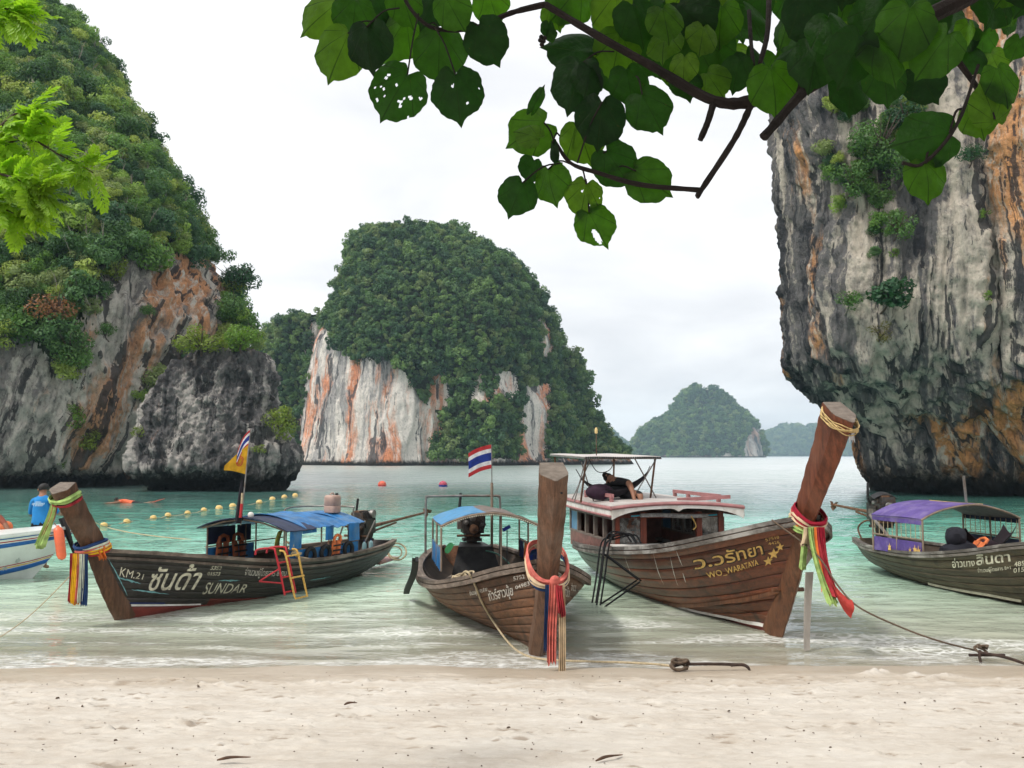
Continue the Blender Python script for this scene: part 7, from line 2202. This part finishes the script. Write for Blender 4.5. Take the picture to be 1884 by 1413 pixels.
thing_world('mooring_rope', 'thin rope slanting from the sash bundle to the left edge', 'rope', [('rope', MB().tube(spline([b1.w(-.10, -.55, .86), P(60, 1128, 11.6), P(-20, 1185, 10.6), G(-90, 1225, .03)], 30), .006, 6), M_ROPE)])
for px, py, c, lab in ((703, 891, (.62, .12, .07), 'red-orange buoy far out on the water, left of the other'), (815, 891, (.40, .06, .10), 'dark red and blue buoy far out, left of the striped flag')):
    g = G(px, py + 4, 0)
    thing_world('buoy', lab, 'buoy', [('top', MB().lathe((g.x, g.y, 0), [(.30, .12), (.29, .22), (.2, .34), (.05, .40)], 16), pm('buoy_%d' % px, c, .5)), ('belly', MB().lathe((g.x, g.y, 0), [(.1, -.25), (.28, -.1), (.31, .02), (.30, .12)], 16), M_FR if px < 800 else M_FB)])
M_IRON = pm('dark_iron', (.055, .035, .028), .8, .4, 14, .5, 50, .3)
def anchor(pts_shaft, pts_hook, cross, label, mess):
    parts = [('shank', MB().tube(spline(pts_shaft, 14), .016, 8), M_IRON), ('fluke', MB().tube(spline(pts_hook, 12), [.016] * 8 + [.015, .012, .010, .005], 8), M_IRON), ('stock', MB().tube(cross, .016, 8), M_IRON)]
    parts.append(('rope_knot', MB().tube(spline(mess, 40), .014, 6), M_ROPE_D))
    thing_world('anchor', label, 'anchor', parts)
c = G(1262, 1222, .10); e = G(1362, 1223, .09)
k = G(1250, 1222, .10)
ms = [k + Vector((.09 * math.cos(i * 1.7), .06 * math.sin(i * 2.3), .05 * math.sin(i * 1.1))) for i in range(12)]
anchor([c, c.lerp(e, .5) + Vector((0, 0, .005)), e], [e - Vector((.10, .02, .0)), e + Vector((.02, 0, .0)), e + Vector((.07, -.02, -.02)), e + Vector((.09, -.04, -.06))], [k + Vector((-.08, .02, -.03)), k + Vector((.10, -.02, .03))], 'rusty anchor with a rope knot lying on the sand in front', ms)
c = G(1800, 1200, .10); e = P(1900, 1226, c.y - .25)
k = G(1806, 1201, .08)
ms = [k + Vector((.07 * math.cos(i * 1.7), .05 * math.sin(i * 2.3), .04 + .04 * math.sin(i * 1.1))) for i in range(9)]
anchor([c, c.lerp(e, .5) + Vector((0, 0, .02)), e], [c + Vector((.02, .0, .02)), c + Vector((.0, -.02, -.04)), c + Vector((.01, -.03, -.12)), c + Vector((-.02, -.03, -.15))], [c + Vector((-.10, 0, -.03)), c + Vector((.28, 0, -.03))], 'rusty anchor at the right edge of the water', ms)
# litter on the sand
rs = np.random.RandomState(9)
V, Fc = [], []
for i in range(480):
    x, y = rs.uniform(-5.6, 5.6), 5.0 + 4.4 * rs.uniform() ** .9
    z = float(beach_z(np.array(x), np.array(y))) + .012
    s = rs.uniform(.0015, .0045) * (1 + (rs.uniform() < .05) * 1.2)
    a = rs.uniform(0, 6.28)
    ln = s * rs.uniform(1, 2.6)
    dx, dy = math.cos(a), math.sin(a)
    b = len(V)
    for sx_, sy_, sz in ((-1, -1, -.6), (1, -1, -.6), (1, 1, -.6), (-1, 1, -.6), (-.6, -.6, .7), (.6, -.6, .7), (.6, .6, .7), (-.6, .6, .7)):
        u_, v_ = sx_ * ln, sy_ * s
        V.append((x + u_ * dx - v_ * dy + rs.normal(0, s * .2), y + u_ * dy + v_ * dx, z + sz * s))
    Fc += [(b + 3, b + 2, b + 1, b), (b + 4, b + 5, b + 6, b + 7), (b, b + 1, b + 5, b + 4), (b + 1, b + 2, b + 6, b + 5), (b + 2, b + 3, b + 7, b + 6), (b + 3, b, b + 4, b + 7)]
o = obj('sand_litter', mesh_data('sand_litter', V, Fc, False), pm('dark_litter', (.085, .055, .035), .9, .4, 50))
tag(o, 'dark crumbs and bark bits strewn over the sand', 'litter', None, 'stuff')
for px, py, dx, dy, lab in ((1121, 1402, .09, .05, 'short dark twig at the bottom edge of the sand'), (430, 1404, .10, .02, 'curved dark twig on the sand at the lower left'), (645, 1290, .05, .02, 'tiny dark leaf curl on the sand, middle left')):
    g = G(px, py, .28 if py > 1350 else .2)
    z = float(beach_z(np.array(g.x), np.array(g.y)))
    g = Vector((g.x, g.y, z + .02))
    thing_world('twig', lab, 'twig', [('twig', MB().tube(spline([g + Vector((-dx, -dy, 0)), g + Vector((-dx * .2, -dy * .1, .012)), g + Vector((dx, dy, .006))], 9), [.004, .007, .009, .01, .009, .008, .006, .005, .003], 6), M_RUST)])
# ---------------------------------------------------------------- shrubs that can be told apart on the cliffs
def surf(V, px, py, tol=7):
    q = V.reshape(-1, 3)
    X, Y = proj(q)
    d = (X - px) ** 2 + (Y - py) ** 2
    k = np.where(d < tol * tol)[0]
    if len(k) == 0:
        k = np.argsort(d)[:4]
    return Vector(q[k[np.argmin(q[k, 1])]])
def fixed_leaf(name, col, trans=.35):
    m, t = material(name)
    pos = t.n('ShaderNodeNewGeometry', None, 0)
    q = t.noise(pos, 2.2, 3, .6)
    c = t.mix(1.0, col, t.ramp(q, [(.3, .6), (.7, 1.45)]), 'MULTIPLY')
    a = t.principled(c, .5, None, .35)
    b = t.n('ShaderNodeBsdfTranslucent', {'Color': t.mix(1.0, c, (1.25, 1.3, .6), 'MULTIPLY')})
    t.out(t.mixs(trans, a, b))
    return m
LV = {'yg': fixed_leaf('leaves_yellow_green', (.17, .23, .035)), 'lime': fixed_leaf('leaves_lime', (.12, .22, .03)), 'mid': fixed_leaf('leaves_mid_green', (.075, .16, .04)), 'dark': fixed_leaf('leaves_dark_green', (.028, .085, .035)), 'rust': fixed_leaf('leaves_rust', (.26, .12, .055)), 'olive': fixed_leaf('leaves_olive', (.16, .15, .045))}
M_BARK = pm('grey_bark', (.22, .19, .16), .9, .3, 12, .4, 40)
M_BARKD = pm('dark_bark', (.07, .05, .04), .9, .3, 12, .4, 40)
SH_ME = {}
def shrub(label, V, px, py, rpx, kind, leafsz=.075, flat=.75, n=1300, lean=0.0, bare=False, out=.5, wide=1.0):
    p0 = surf(V, px, py + rpx * .5)
    r = rpx * p0.y / F
    base = p0 + Vector((0, .1, -.1))
    c = p0 + Vector((lean * r, -out * r, r * .55))
    root = empty('shrub', base, 0, label, 'shrub')
    rs = random.Random(int(px * 7 + py))
    wood = MB()
    loc = c - base
    wood.tube(spline([(0, .2, 0), tuple(loc * .5 + Vector((0, 0, -.1 * r))), tuple(loc)], 8), [.07 * r, .06 * r, .05 * r, .045 * r, .04 * r, .035 * r, .03 * r, .02 * r], 7)
    for i in range(9):
        d = Vector((rs.uniform(-1, 1) * wide, rs.uniform(-1, .4), rs.uniform(-.1, .9)))
        wood.tube(spline([tuple(loc * .6), tuple(loc + d * r * .45), tuple(loc + d * r * .85 + Vector((0, 0, .1 * r)))], 7), [.03 * r, .026 * r, .022 * r, .018 * r, .014 * r, .01 * r, .005 * r], 6)
    wood.build('trunk', M_BARK if bare else M_BARKD, root)
    key = (kind, rs.randint(0, 2), leafsz, flat, n)
    if key not in SH_ME:
        SH_ME[key] = crown_mesh('crown', 13, n, 1.0, leafsz, 300 + len(SH_ME) * 7, flat, LV[kind])
    o = obj('crown', SH_ME[key], None, root)
    o.location = loc
    o.scale = (r * wide, r, r)
    o.rotation_euler = (0, 0, rs.uniform(0, 6))
    return root
shrub('bright yellow-green bush on the left half of the rock stack top', VS, 372, 628, 44, 'yg', .06, .6, 1700, 0, False, .1, 1.2)
shrub('lime green bush on the right half of the rock stack top', VS, 444, 625, 42, 'lime', .06, .6, 1700, 0, False, .1, 1.1)
shrub('yellow-olive bush growing on the right side of the rock stack', VS, 500, 780, 40, 'yg', .06, .85, 1500, .5, False, .2)
shrub('rust-leaved shrub on the left cliff above the pale rock', VL, 120, 585, 52, 'rust', .06, .7, 1300, 0, False, .6)
shrub('dark green bush below the rust-leaved shrub', VL, 130, 640, 42, 'mid', .07, .8, 1300, 0, False, .6)
shrub('bush with bare pale limbs over the orange streaks', VL, 300, 475, 44, 'mid', .06, .55, 420, 0, True, .7, 1.2)
shrub('lime bush at the upper left end of the orange rock', VL, 222, 500, 30, 'yg', .07, .8, 1000, 0, False, .6)
shrub('hanging bush left of the leaning pale streaks', VL, 205, 615, 26, 'mid', .07, .8, 900, 0, False, .7)
shrub('bushy dark tree on the right edge of the left cliff', VL, 432, 520, 48, 'dark', .07, 1.0, 1500, .25, False, .2)
shrub('mid green tree at the right edge above the rock stack', VL, 425, 570, 40, 'mid', .07, .9, 1400, .3, False, .3)
shrub('leafy tuft jutting over the pale rock above the stack', VL, 285, 575, 20, 'mid', .07, .7, 900, 0, False, .8, 1.3)
shrub('yellow-green creeper low on the left cliff, nearest the stack', VL, 178, 810, 24, 'yg', .10, 1.0, 500, 0, False, .5)
shrub('green creeper hanging halfway down the left cliff', VL, 148, 775, 24, 'lime', .10, 1.2, 500, 0, False, .5)
shrub('small fresh green tuft low on the left cliff', VL, 120, 858, 10, 'lime', .14, 1.2, 220, 0, False, .6)
shrub('green creeper on the left edge of the rock stack', VS, 252, 795, 14, 'yg', .12, 1.2, 300, 0, False, .5)
shrub('small shrub low on the right side of the stack', VS, 478, 835, 14, 'yg', .12, .9, 300, 0, False, .5)
shrub('largest mid green shrub high on the right cliff', VR, 1600, 285, 62, 'mid', .06, .8, 1800, 0, False, .7)
shrub('mid green shrub left of the largest one on the right cliff', VR, 1560, 335, 42, 'mid', .07, .8, 1100, 0, False, .7)
shrub('dark shrub at the top of the gully on the right cliff', VR, 1655, 225, 46, 'dark', .07, .8, 1200, 0, False, .6)
shrub('pale tangled shrub beside the near leaf cluster', VR, 1650, 320, 52, 'mid', .06, .7, 700, 0, True, .7)
shrub('yellow-green tuft by the top left corner of the right cliff', VR, 1528, 195, 24, 'yg', .09, .8, 700, 0, False, .5)
shrub('small shrub halfway down the gully of the right cliff', VR, 1640, 425, 36, 'mid', .08, 1.0, 800, 0, False, .5)
shrub('tiny green tuft under the gully on the right cliff', VR, 1636, 465, 12, 'lime', .14, 1.0, 240, 0, False, .5)
shrub('glossy dark big-leaved bush on the right cliff', VR, 1618, 552, 46, 'dark', .13, .65, 700, 0, False, .9)
shrub('thin light green shrub left of the big-leaved bush', VR, 1556, 560, 34, 'mid', .08, .8, 600, -.2, True, .9)
shrub('olive mossy tuft below the big-leaved bush', VR, 1612, 618, 24, 'olive', .09, 1.2, 500, 0, False, .3)
shrub('small shrub on the orange face at the right edge', VR, 1812, 400, 12, 'lime', .14, 1.0, 220, 0, False, .5)
shrub('small tuft low on the orange face at the right edge', VR, 1822, 545, 12, 'lime', .14, 1.0, 220, 0, False, .5)
shrub('dark shrub behind the near leaves at the right', VR, 1785, 290, 30, 'dark', .08, .8, 800, 0, False, .5)

# ---------------------------------------------------------------- the overhanging tree with round leaves
RT = Vector((1, 0, 0)); UP = Vector((0, -ST, CT)); FW = Vector((0, CT, ST))
def broad_leaf_mat():
    m, t = material('round_leaf')
    co = t.n('ShaderNodeTexCoord', None, 3)
    x, y = t.sep(co, 0), t.sep(co, 1)
    an = t.n('ShaderNodeMath', None, None, operation='ARCTAN2')
    t.put(an.inputs[0], x); t.put(an.inputs[1], t.math('ADD', y, 0.36))
    vein = t.math('ABSOLUTE', t.n('ShaderNodeMath', {0: t.math('MULTIPLY', an.outputs[0], 5.0)}, 0, operation='SINE'))
    rad = t.n('ShaderNodeVectorMath', {0: co}, 1, operation='LENGTH')
    vm = t.smooth(vein, 0.05, 0.12, inv=True)
    r = t.n('ShaderNodeObjectInfo', None, 5)
    c = t.ramp(r, [(0, (.007, .028, .009)), (.4, (.018, .065, .011)), (.7, (.045, .125, .011)), (1, (.085, .165, .016))])  # random tones imitate backlit leaves and leaves in shade
    n = t.noise(co, 3.5, 5, .6)
    c = t.mix(1.0, c, t.ramp(n, [(.3, .7), (.7, 1.2)]), 'MULTIPLY')
    c = t.mix(t.math('MULTIPLY', vm, .7), c, (.012, .03, .008))
    sp = t.noise(co, 14, 3, .7)
    c = t.mix(t.math('MULTIPLY', t.smooth(sp, .68, .74), .6), c, (.10, .06, .02))
    nrm = t.bump(t.math('ADD', n, t.math('MULTIPLY', vm, -.6)), .4, .03)
    a = t.principled(t.mix(1.0, c, (.75, .8, .9), 'MULTIPLY'), .45, nrm, .35)
    b = t.n('ShaderNodeBsdfTranslucent', {'Color': t.mix(1.0, c, (1.7, 1.9, .6), 'MULTIPLY')})
    t.out(t.mixs(.6, a, b))
    return m
M_RLEAF = broad_leaf_mat()
def round_leaf(seed, holes=0, w_=1.0, fold=.18, bite=False):
    """heart-shaped, pointed leaf about one unit across; base notch at the stalk, tip towards +y"""
    rs = np.random.RandomState(seed)
    nr, na = (20, 90) if (holes or bite) else (7, 40)
    V = [(0, -.30, 0)]
    ang = np.linspace(0, 2 * math.pi, na, endpoint=False)     # 0 = tip
    wob = .025 * np.sin(ang * 5 + rs.uniform(0, 6)) + .02 * np.sin(ang * 9 + rs.uniform(0, 6)) + .012 * np.sin(ang * 21 + rs.uniform(0, 6))
    d = np.abs(np.where(ang > math.pi, ang - 2 * math.pi, ang))
    R = .50 * (1 + wob) + .13 * np.exp(-(d / .075) ** 2) + .03 * np.exp(-(d / .5) ** 2) - .22 * np.exp(-((math.pi - d) / .17) ** 2)
    bx_, by = R * np.sin(ang) * w_, R * np.cos(ang)
    for k in range(1, nr + 1):
        t = k / nr
        for i in range(na):
            x, y = bx_[i] * t, -.30 * (1 - t) + by[i] * t
            z = -fold * abs(x) ** 1.3 - (.10 + .12 * (seed % 3)) * (y - .1) ** 2 + (.03 + .012 * (seed % 4)) * math.sin(x * 9 + y * 5 + seed) * t
            V.append((x, y, z))
    Fc = [(0, 1 + i, 1 + (i + 1) % na) for i in range(na)]
    for k in range(nr - 1):
        for i in range(na):
            a = 1 + k * na
            Fc.append((a + i, a + na + i, a + na + (i + 1) % na, a + (i + 1) % na))
    Va = np.array(V)
    if holes:
        hs = [(rs.uniform(-.42, .42), rs.uniform(-.15, .42), rs.uniform(.014, .03)) for _ in range(holes)]
        Fc = [f for f in Fc if not any((Va[list(f)].mean(0)[0] - h[0]) ** 2 + (Va[list(f)].mean(0)[1] - h[1]) ** 2 < h[2] ** 2 for h in hs)]
    if bite:
        Fc = [f for f in Fc if not ((Va[list(f)].mean(0)[0] - .1) ** 2 * 9 + (Va[list(f)].mean(0)[1] - .28) ** 2 < .045)]
    return mesh_data('leaf', V, Fc)
LM = [round_leaf(i, 0, .95 + .04 * (i % 3), .15 + .06 * (i % 4)) for i in range(6)] + [round_leaf(20, 16), round_leaf(21, 3), round_leaf(22, 0, bite=True), round_leaf(23, 0, .42, .7)]
for me in LM:
    me.materials.append(M_RLEAF)
tree = empty('beach_hibiscus_tree', (4.6, 1.2, float(beach_z(np.array(4.6), np.array(1.2)))), 0, 'dark branch of round heart-shaped leaves hanging across the top', 'tree')
tb = Vector(tree.location)
M_BR = pm('branch_bark', (.020, .014, .013), .9, .35, 16, .6, 60)
def branch(pts, r0, r1, name='branch', n=None):
    n = n or max(8, len(pts) * 6)
    q = [tuple(Vector(p_) - tb) for p_ in spline(pts, n)]
    rs = random.Random(len(q))
    return MB().tube(q, [(r0 + (r1 - r0) * i / (n - 1)) * (1 + .10 * rs.uniform(-1, 1)) for i in range(n)], 8).build(name, M_BR, tree)
def B(px, py, d): return P(px, py, d)
limb = spline([(0, 0, -.2), (.10, .05, .9), (-.10, .25, 1.8), (-.65, .50, 2.5), (-1.45, .72, 2.98), (-2.2, .90, 3.08), tuple(B(1990, -150, 2.3) - tb)], 34)
MB().tube([tuple(v) for v in limb], [.15 * (1 - i / 33) ** 1.3 + .028 + .006 * math.sin(i * 1.7) for i in range(34)], 12).build('trunk', M_BR, tree)
branch([B(1990, -150, 2.3), B(1800, -20, 2.28), B(1690, 40, 2.26), B(1590, 92, 2.24), B(1480, 155, 2.2), B(1385, 186, 2.2), B(1310, 184, 2.2), B(1200, 122, 2.22), B(1100, 66, 2.24), B(1003, 8, 2.26)], .026, .008)
branch([B(1003, 8, 2.26), B(940, 24, 2.26), B(870, 52, 2.26), B(800, 52, 2.26), B(760, 22, 2.26), B(730, -30, 2.28)], .008, .004)
branch([B(1385, 186, 2.2), B(1352, 255, 2.18), B(1290, 350, 2.17), B(1283, 362, 2.17)], .009, .006, 'twig')
branch([B(1290, 350, 2.17), B(1180, 340, 2.17), B(1100, 318, 2.17), B(1050, 300, 2.17), B(1022, 262, 2.17)], .007, .004, 'twig')
branch([B(1312, 192, 2.2), B(1302, 225, 2.18), B(1288, 258, 2.18)], .009, .007, 'twig')
branch([B(1700, 60, 2.2), B(1600, 105, 2.1), B(1500, 150, 1.95), B(1405, 252, 1.9)], .012, .010, 'twig')
branch([B(1560, 100, 2.1), B(1500, 160, 2.2), B(1430, 185, 2.2)], .010, .008, 'twig')
branch([B(1415, -20, 2.4), B(1412, 60, 2.35), B(1398, 118, 2.3)], .008, .006, 'twig')
branch([B(1378, 20, 2.4), B(1382, 80, 2.35), B(1386, 120, 2.3)], .006, .005, 'twig')
branch([B(1730, 70, 2.6), B(1790, 150, 2.6), B(1800, 172, 2.6)], .010, .007, 'twig')
branch([B(1660, 300, 1.5), B(1700, 300, 1.5), B(1760, 230, 1.5), B(1800, 120, 1.55)], .003, .003, 'twig')
# unseen crown added overhead, out of the picture, to shade the branch leaves
crs = np.random.RandomState(4)
nl = 5200
cp = np.stack([crs.uniform(-3.2, 6.5, nl), crs.uniform(-4.0, 2.3, nl), crs.uniform(0, 1, nl)], 1)
cp[:, 2] = 3.75 + np.clip(cp[:, 1], 0, 3) * .12 + 1.6 * cp[:, 2] ** 1.5
nr_ = crs.normal(size=(nl, 3)) * .5 + np.array((0, 0, 1.0)); nr_ /= np.linalg.norm(nr_, axis=1)[:, None]
ax = np.cross(nr_, crs.normal(size=(nl, 3))); ax /= np.linalg.norm(ax, axis=1)[:, None]; bx2 = np.cross(nr_, ax)
sz = crs.uniform(.09, .15, (nl, 1))
Vc = np.stack([cp - ax * sz, cp - bx2 * sz * .8, cp + ax * sz, cp + bx2 * sz * .8], 1).reshape(-1, 3) - np.array(tb)
oc = obj('crown', mesh_data('crown', Vc, np.arange(nl * 4).reshape(-1, 4), False), LV['dark'], tree)
oc['kind'] = 'stuff'
lrs = random.Random(31)
def leaf(px, py, dpx, tip, dist, var=None, tilt=None, roll=None, stalk=None):
    me = LM[var if var is not None else lrs.randint(0, 5)]
    s = .91 * dpx * dist / F
    th = math.radians(tip)
    y_ = (RT * math.cos(th) - UP * math.sin(th))
    z_ = -FW
    x_ = y_.cross(z_)
    M = Matrix((x_, y_, z_)).transposed()
    M = M @ Matrix.Rotation(math.radians(tilt if tilt is not None else lrs.uniform(-32, 20)), 3, 'X') @ Matrix.Rotation(math.radians(roll if roll is not None else lrs.uniform(-28, 28)), 3, 'Y')
    o = obj('leaf', me, None, tree)
    c = B(px, py, dist)
    o.matrix_local = Matrix.Translation(c - tb) @ M.to_4x4() @ Matrix.Scale(s, 4)
    if stalk:
        bs = c + M @ Vector((0, -.30 * s, 0))
        e = B(*stalk, dist + .02)
        mid = (bs + e) / 2 + Vector((0, 0, .015))
        MB().tube([tuple(v - tb) for v in spline([bs, mid, e], 7)], .0022, 5).build('leaf_stalk', M_BR, tree)
for args in [
    (600, 22, 120, 140, 2.35), (628, 92, 122, 112, 2.2, 0, 0, 5, (690, 40)), (652, 24, 96, 95, 2.28), (678, 78, 104, 85, 2.15, 1, -8, 10, (735, 15)), (730, 62, 110, 120, 2.4, 2, 0, 0), (733, 165, 122, 122, 2.2, 6, -6, -6, (770, 25)),
    (808, 92, 122, 92, 2.3, 3, 0, 0, (790, 45)), (841, 168, 112, 84, 2.2, 7, -5, 4, (800, 50)), (893, 72, 100, 62, 2.24, 4, -12, 20, (850, 55)), (832, 16, 88, 60, 2.2), (790, 10, 92, 120, 2.36), (905, 5, 84, 70, 2.4), (700, 12, 90, 70, 2.4), (745, 5, 90, 70, 2.3),
    (1008, 52, 34, 100, 2.3), (1013, 64, 28, 80, 2.3), (1020, 28, 60, 70, 2.35), (1060, 150, 116, 105, 2.2, 0, -6, 12, (1130, 95)), (1060, 92, 116, 190, 2.35), (1083, 142, 76, 100, 2.18, 1), (978, 240, 100, 150, 2.2, 2, -10, 0, (1025, 280)), (986, 190, 66, 300, 2.15, 9, 30, 20), (974, 248, 60, 200, 2.12, 5),
    (1072, 256, 100, 70, 2.26, 3, 0, 0, (1050, 295)), (1105, 217, 110, 95, 2.16, 4, -5, 0, (1062, 300)), (1131, 300, 98, 55, 2.2, 1, -5, 5, (1095, 318)), (1192, 330, 100, 35, 2.19, 4, 0, 0, (1120, 318)), (953, 357, 82, 112, 2.2, 2, 0, 0, (1035, 300)), (978, 308, 62, 110, 2.26, 0), (1012, 334, 84, 80, 2.22, 2, 0, 30, (1050, 302)), (1018, 276, 54, 85, 2.15, 9, 10, 30, (1030, 250)),
    (1075, 360, 80, 100, 2.2, 7, 0, 0, (1066, 308)), (1095, 412, 88, 62, 2.2, 8, 0, 0, (1078, 330)), (1194, 197, 98, 62, 2.2, 5, 0, 0, (1170, 140)), (1157, 150, 86, 80, 2.26), (1135, 94, 104, 100, 2.35), (1194, 92, 104, 60, 2.4), (1135, 20, 112, 90, 2.36), (1172, 34, 96, 70, 2.25), (1224, 36, 82, 80, 2.2), (1222, 78, 82, 100, 2.25),
    (1262, 150, 70, 80, 2.3), (1292, 67, 76, 100, 2.25), (1326, 38, 92, 90, 2.35), (1315, 92, 92, 70, 2.4), (1258, 122, 62, 90, 2.2), (1311, 150, 74, 60, 2.3), (1356, 132, 76, 100, 2.3), (1423, 157, 108, 80, 1.95, 1, -10, 0), (1565, 164, 96, 92, 2.2, 3, 0, 0), (1447, 40, 96, 100, 2.1, 9, -30, 60), (1455, 92, 84, 150, 2.1, 9, -40, 50),
    (1595, 12, 70, 160, 2.0, 9, -30, 30), (1666, 50, 130, 100, 1.7, 0), (1628, 100, 115, 60, 1.7, 2), (1722, 92, 112, 120, 1.7, 4), (1680, 10, 120, 60, 1.8, 1), (1610, 30, 110, 120, 1.9, 3), (1530, 60, 112, 80, 1.8, 3), (1500, 110, 110, 100, 1.9, 5), (1570, 100, 120, 110, 1.7, 0), (1628, 146, 96, 80, 2.0), (1490, 25, 120, 70, 2.0), (1700, 150, 90, 60, 2.0),
    (1712, 252, 128, 170, 1.5, 1, -8, 8, (1770, 200)), (1706, 325, 90, 80, 1.5, 2, -5, 0, (1715, 285)), (1822, 196, 92, 250, 1.7, 4, 0, 0, (1800, 160)), (1843, 150, 96, 80, 1.7, 0), (1800, 215, 80, 80, 1.75, 5),
    (1778, 60, 58, 100, 2.9), (1858, 42, 46, 90, 2.9), (1808, 78, 70, 80, 3.0), (1871, 86, 52, 100, 2.8), (1830, 112, 60, 70, 3.0), (1846, 20, 70, 120, 2.8), (1790, 110, 60, 60, 3.0)]:
    leaf(*args)
fillp = [(1040, -90), (1045, 60), (1120, 130), (1240, 150), (1320, 120), (1400, 140), (1480, 120), (1700, 130), (1740, 60), (1884, 40), (1990, -90)]
i = 0
while i < 80:
    x, y = lrs.uniform(1040, 1960), lrs.uniform(-90, 150)
    if in_poly(np.array([x]), np.array([y]), fillp)[0]:
        leaf(x, y, lrs.uniform(80, 120), lrs.uniform(40, 140), lrs.uniform(2.3, 3.0))
        i += 1
for i in range(60):                                   # the same leaves along the limb beside the picture
    q_ = limb[lrs.randint(20, 33)]
    o = obj('leaf', LM[lrs.randint(0, 5)], None, tree)
    M = Matrix.Rotation(lrs.uniform(0, 6.28), 3, 'Z') @ Matrix.Rotation(lrs.uniform(-.9, .9), 3, 'X') @ Matrix.Rotation(lrs.uniform(-.6, .6), 3, 'Y')
    o.matrix_local = Matrix.Translation(q_ + Vector((lrs.uniform(0, .5), lrs.uniform(-.4, .3), lrs.uniform(-.22, .35)))) @ M.to_4x4() @ Matrix.Scale(lrs.uniform(.10, .16), 4)
fs = MB()
for px, py in ((997, 82), (1000, 76), (994, 74), (1002, 70), (996, 68)):
    fs.ball(tuple(B(px, py, 2.25) - tb), .006, 6)
fs.build('seed_cluster', M_BR, tree)

# ---------------------------------------------------------------- feathery branch at the left edge
ft2 = empty('feathery_tree', (-3.6, 3.9, float(beach_z(np.array(-3.6), np.array(3.9)))), 0, 'bright green feathery branches reaching in from the left edge', 'tree')
fb2 = Vector(ft2.location)
M_FEA = fixed_leaf('leaves_feathery', (.24, .42, .03), .5)
def frond(seed):
    rs = np.random.RandomState(seed)
    V, Fc = [], []
    n = 9
    for i in range(n):
        y = .12 + .88 * i / (n - 1)
        for s in (-1, 1):
            a = 1.05 - .35 * i / n + rs.normal(0, .1)
            L_ = .34 * math.sin(math.pi * (.25 + .65 * i / n)) + .05
            d = np.array((s * math.sin(a), math.cos(a), -.25 + rs.normal(0, .12)))
            e = np.array((-d[1] * s, d[0] * s, 0)) * .075
            b0 = np.array((0, y, -.22 * y * y))
            k = len(V)
            V += [b0, b0 + d * L_ * .5 + e, b0 + d * L_ + np.array((0, 0, -.04)), b0 + d * L_ * .5 - e]
            Fc.append((k, k + 1, k + 2, k + 3))
    k = len(V)
    for i in range(6):
        y = i / 5
        V += [(-.012, y, -.22 * y * y), (.012, y, -.22 * y * y)]
    Fc += [(k + 2 * i, k + 2 * i + 1, k + 2 * i + 3, k + 2 * i + 2) for i in range(5)]
    me = mesh_data('compound_leaf', V, Fc, False)
    me.materials.append(M_FEA)
    return me
FR = [frond(i) for i in range(5)]
frs = random.Random(8)
def fbranch(pts, r):
    MB().tube([tuple(Vector(p_) - fb2) for p_ in spline(pts, 16)], [r * (1 - .7 * i / 15) for i in range(16)], 6).build('branch', M_BARKD, ft2)
tw = [[P(-260, 330, 4.6), P(-60, 300, 4.6), P(40, 255, 4.6), P(110, 285, 4.6), P(172, 318, 4.6)], [P(-60, 300, 4.6), P(20, 215, 4.6), P(60, 205, 4.65)], [P(-60, 300, 4.6), P(30, 330, 4.5), P(80, 360, 4.5)], [P(-80, 330, 4.6), P(0, 380, 4.6), P(40, 400, 4.6)], [P(-60, 40, 4.8), P(5, 15, 4.8), P(40, 35, 4.8)]]
MB().tube([tuple(v) for v in spline([(0, 0, -.2), (.03, .1, 1.4), (.2, .4, 2.6), tuple(P(-260, 330, 4.6) - fb2), ], 14)], [.07 - .045 * k / 13 for k in range(14)], 9).build('trunk', M_BARKD, ft2)
MB().tube([tuple(v) for v in spline([(.2, .4, 2.6), (.1, .6, 3.6), tuple(P(-60, 40, 4.8) - fb2)], 10)], .02, 7).build('branch', M_BARKD, ft2)
for t_ in tw:
    fbranch(t_, .010)
for t_ in tw:
    sp = spline(t_, 24)
    lo_ = 6 if len(t_) == 5 else 3
    for k in range(lo_, 24):
        for rep in range(2):
            o = obj('compound_leaf', FR[frs.randint(0, 4)], None, ft2)
            p_ = sp[k]
            if len(t_) == 5 and k > 18 and frs.random() < .3:
                pass
            an = frs.uniform(-1.2, 1.6)
            d = (RT * math.cos(an) - UP * math.sin(an)).normalized()
            d = (d + FW * frs.uniform(-.7, .5) + Vector((0, 0, frs.uniform(-.3, .3)))).normalized()
            nz = (Vector((0, 0, 1)) + Vector((frs.uniform(-.6, .6), frs.uniform(-.9, .3), 0))).normalized()
            x_ = d.cross(nz).normalized(); nz = x_.cross(d)
            M = Matrix((x_, d, nz)).transposed().to_4x4()
            s = frs.uniform(.11, .19)
            o.matrix_local = Matrix.Translation(p_ - fb2) @ M @ Matrix.Scale(s, 4)
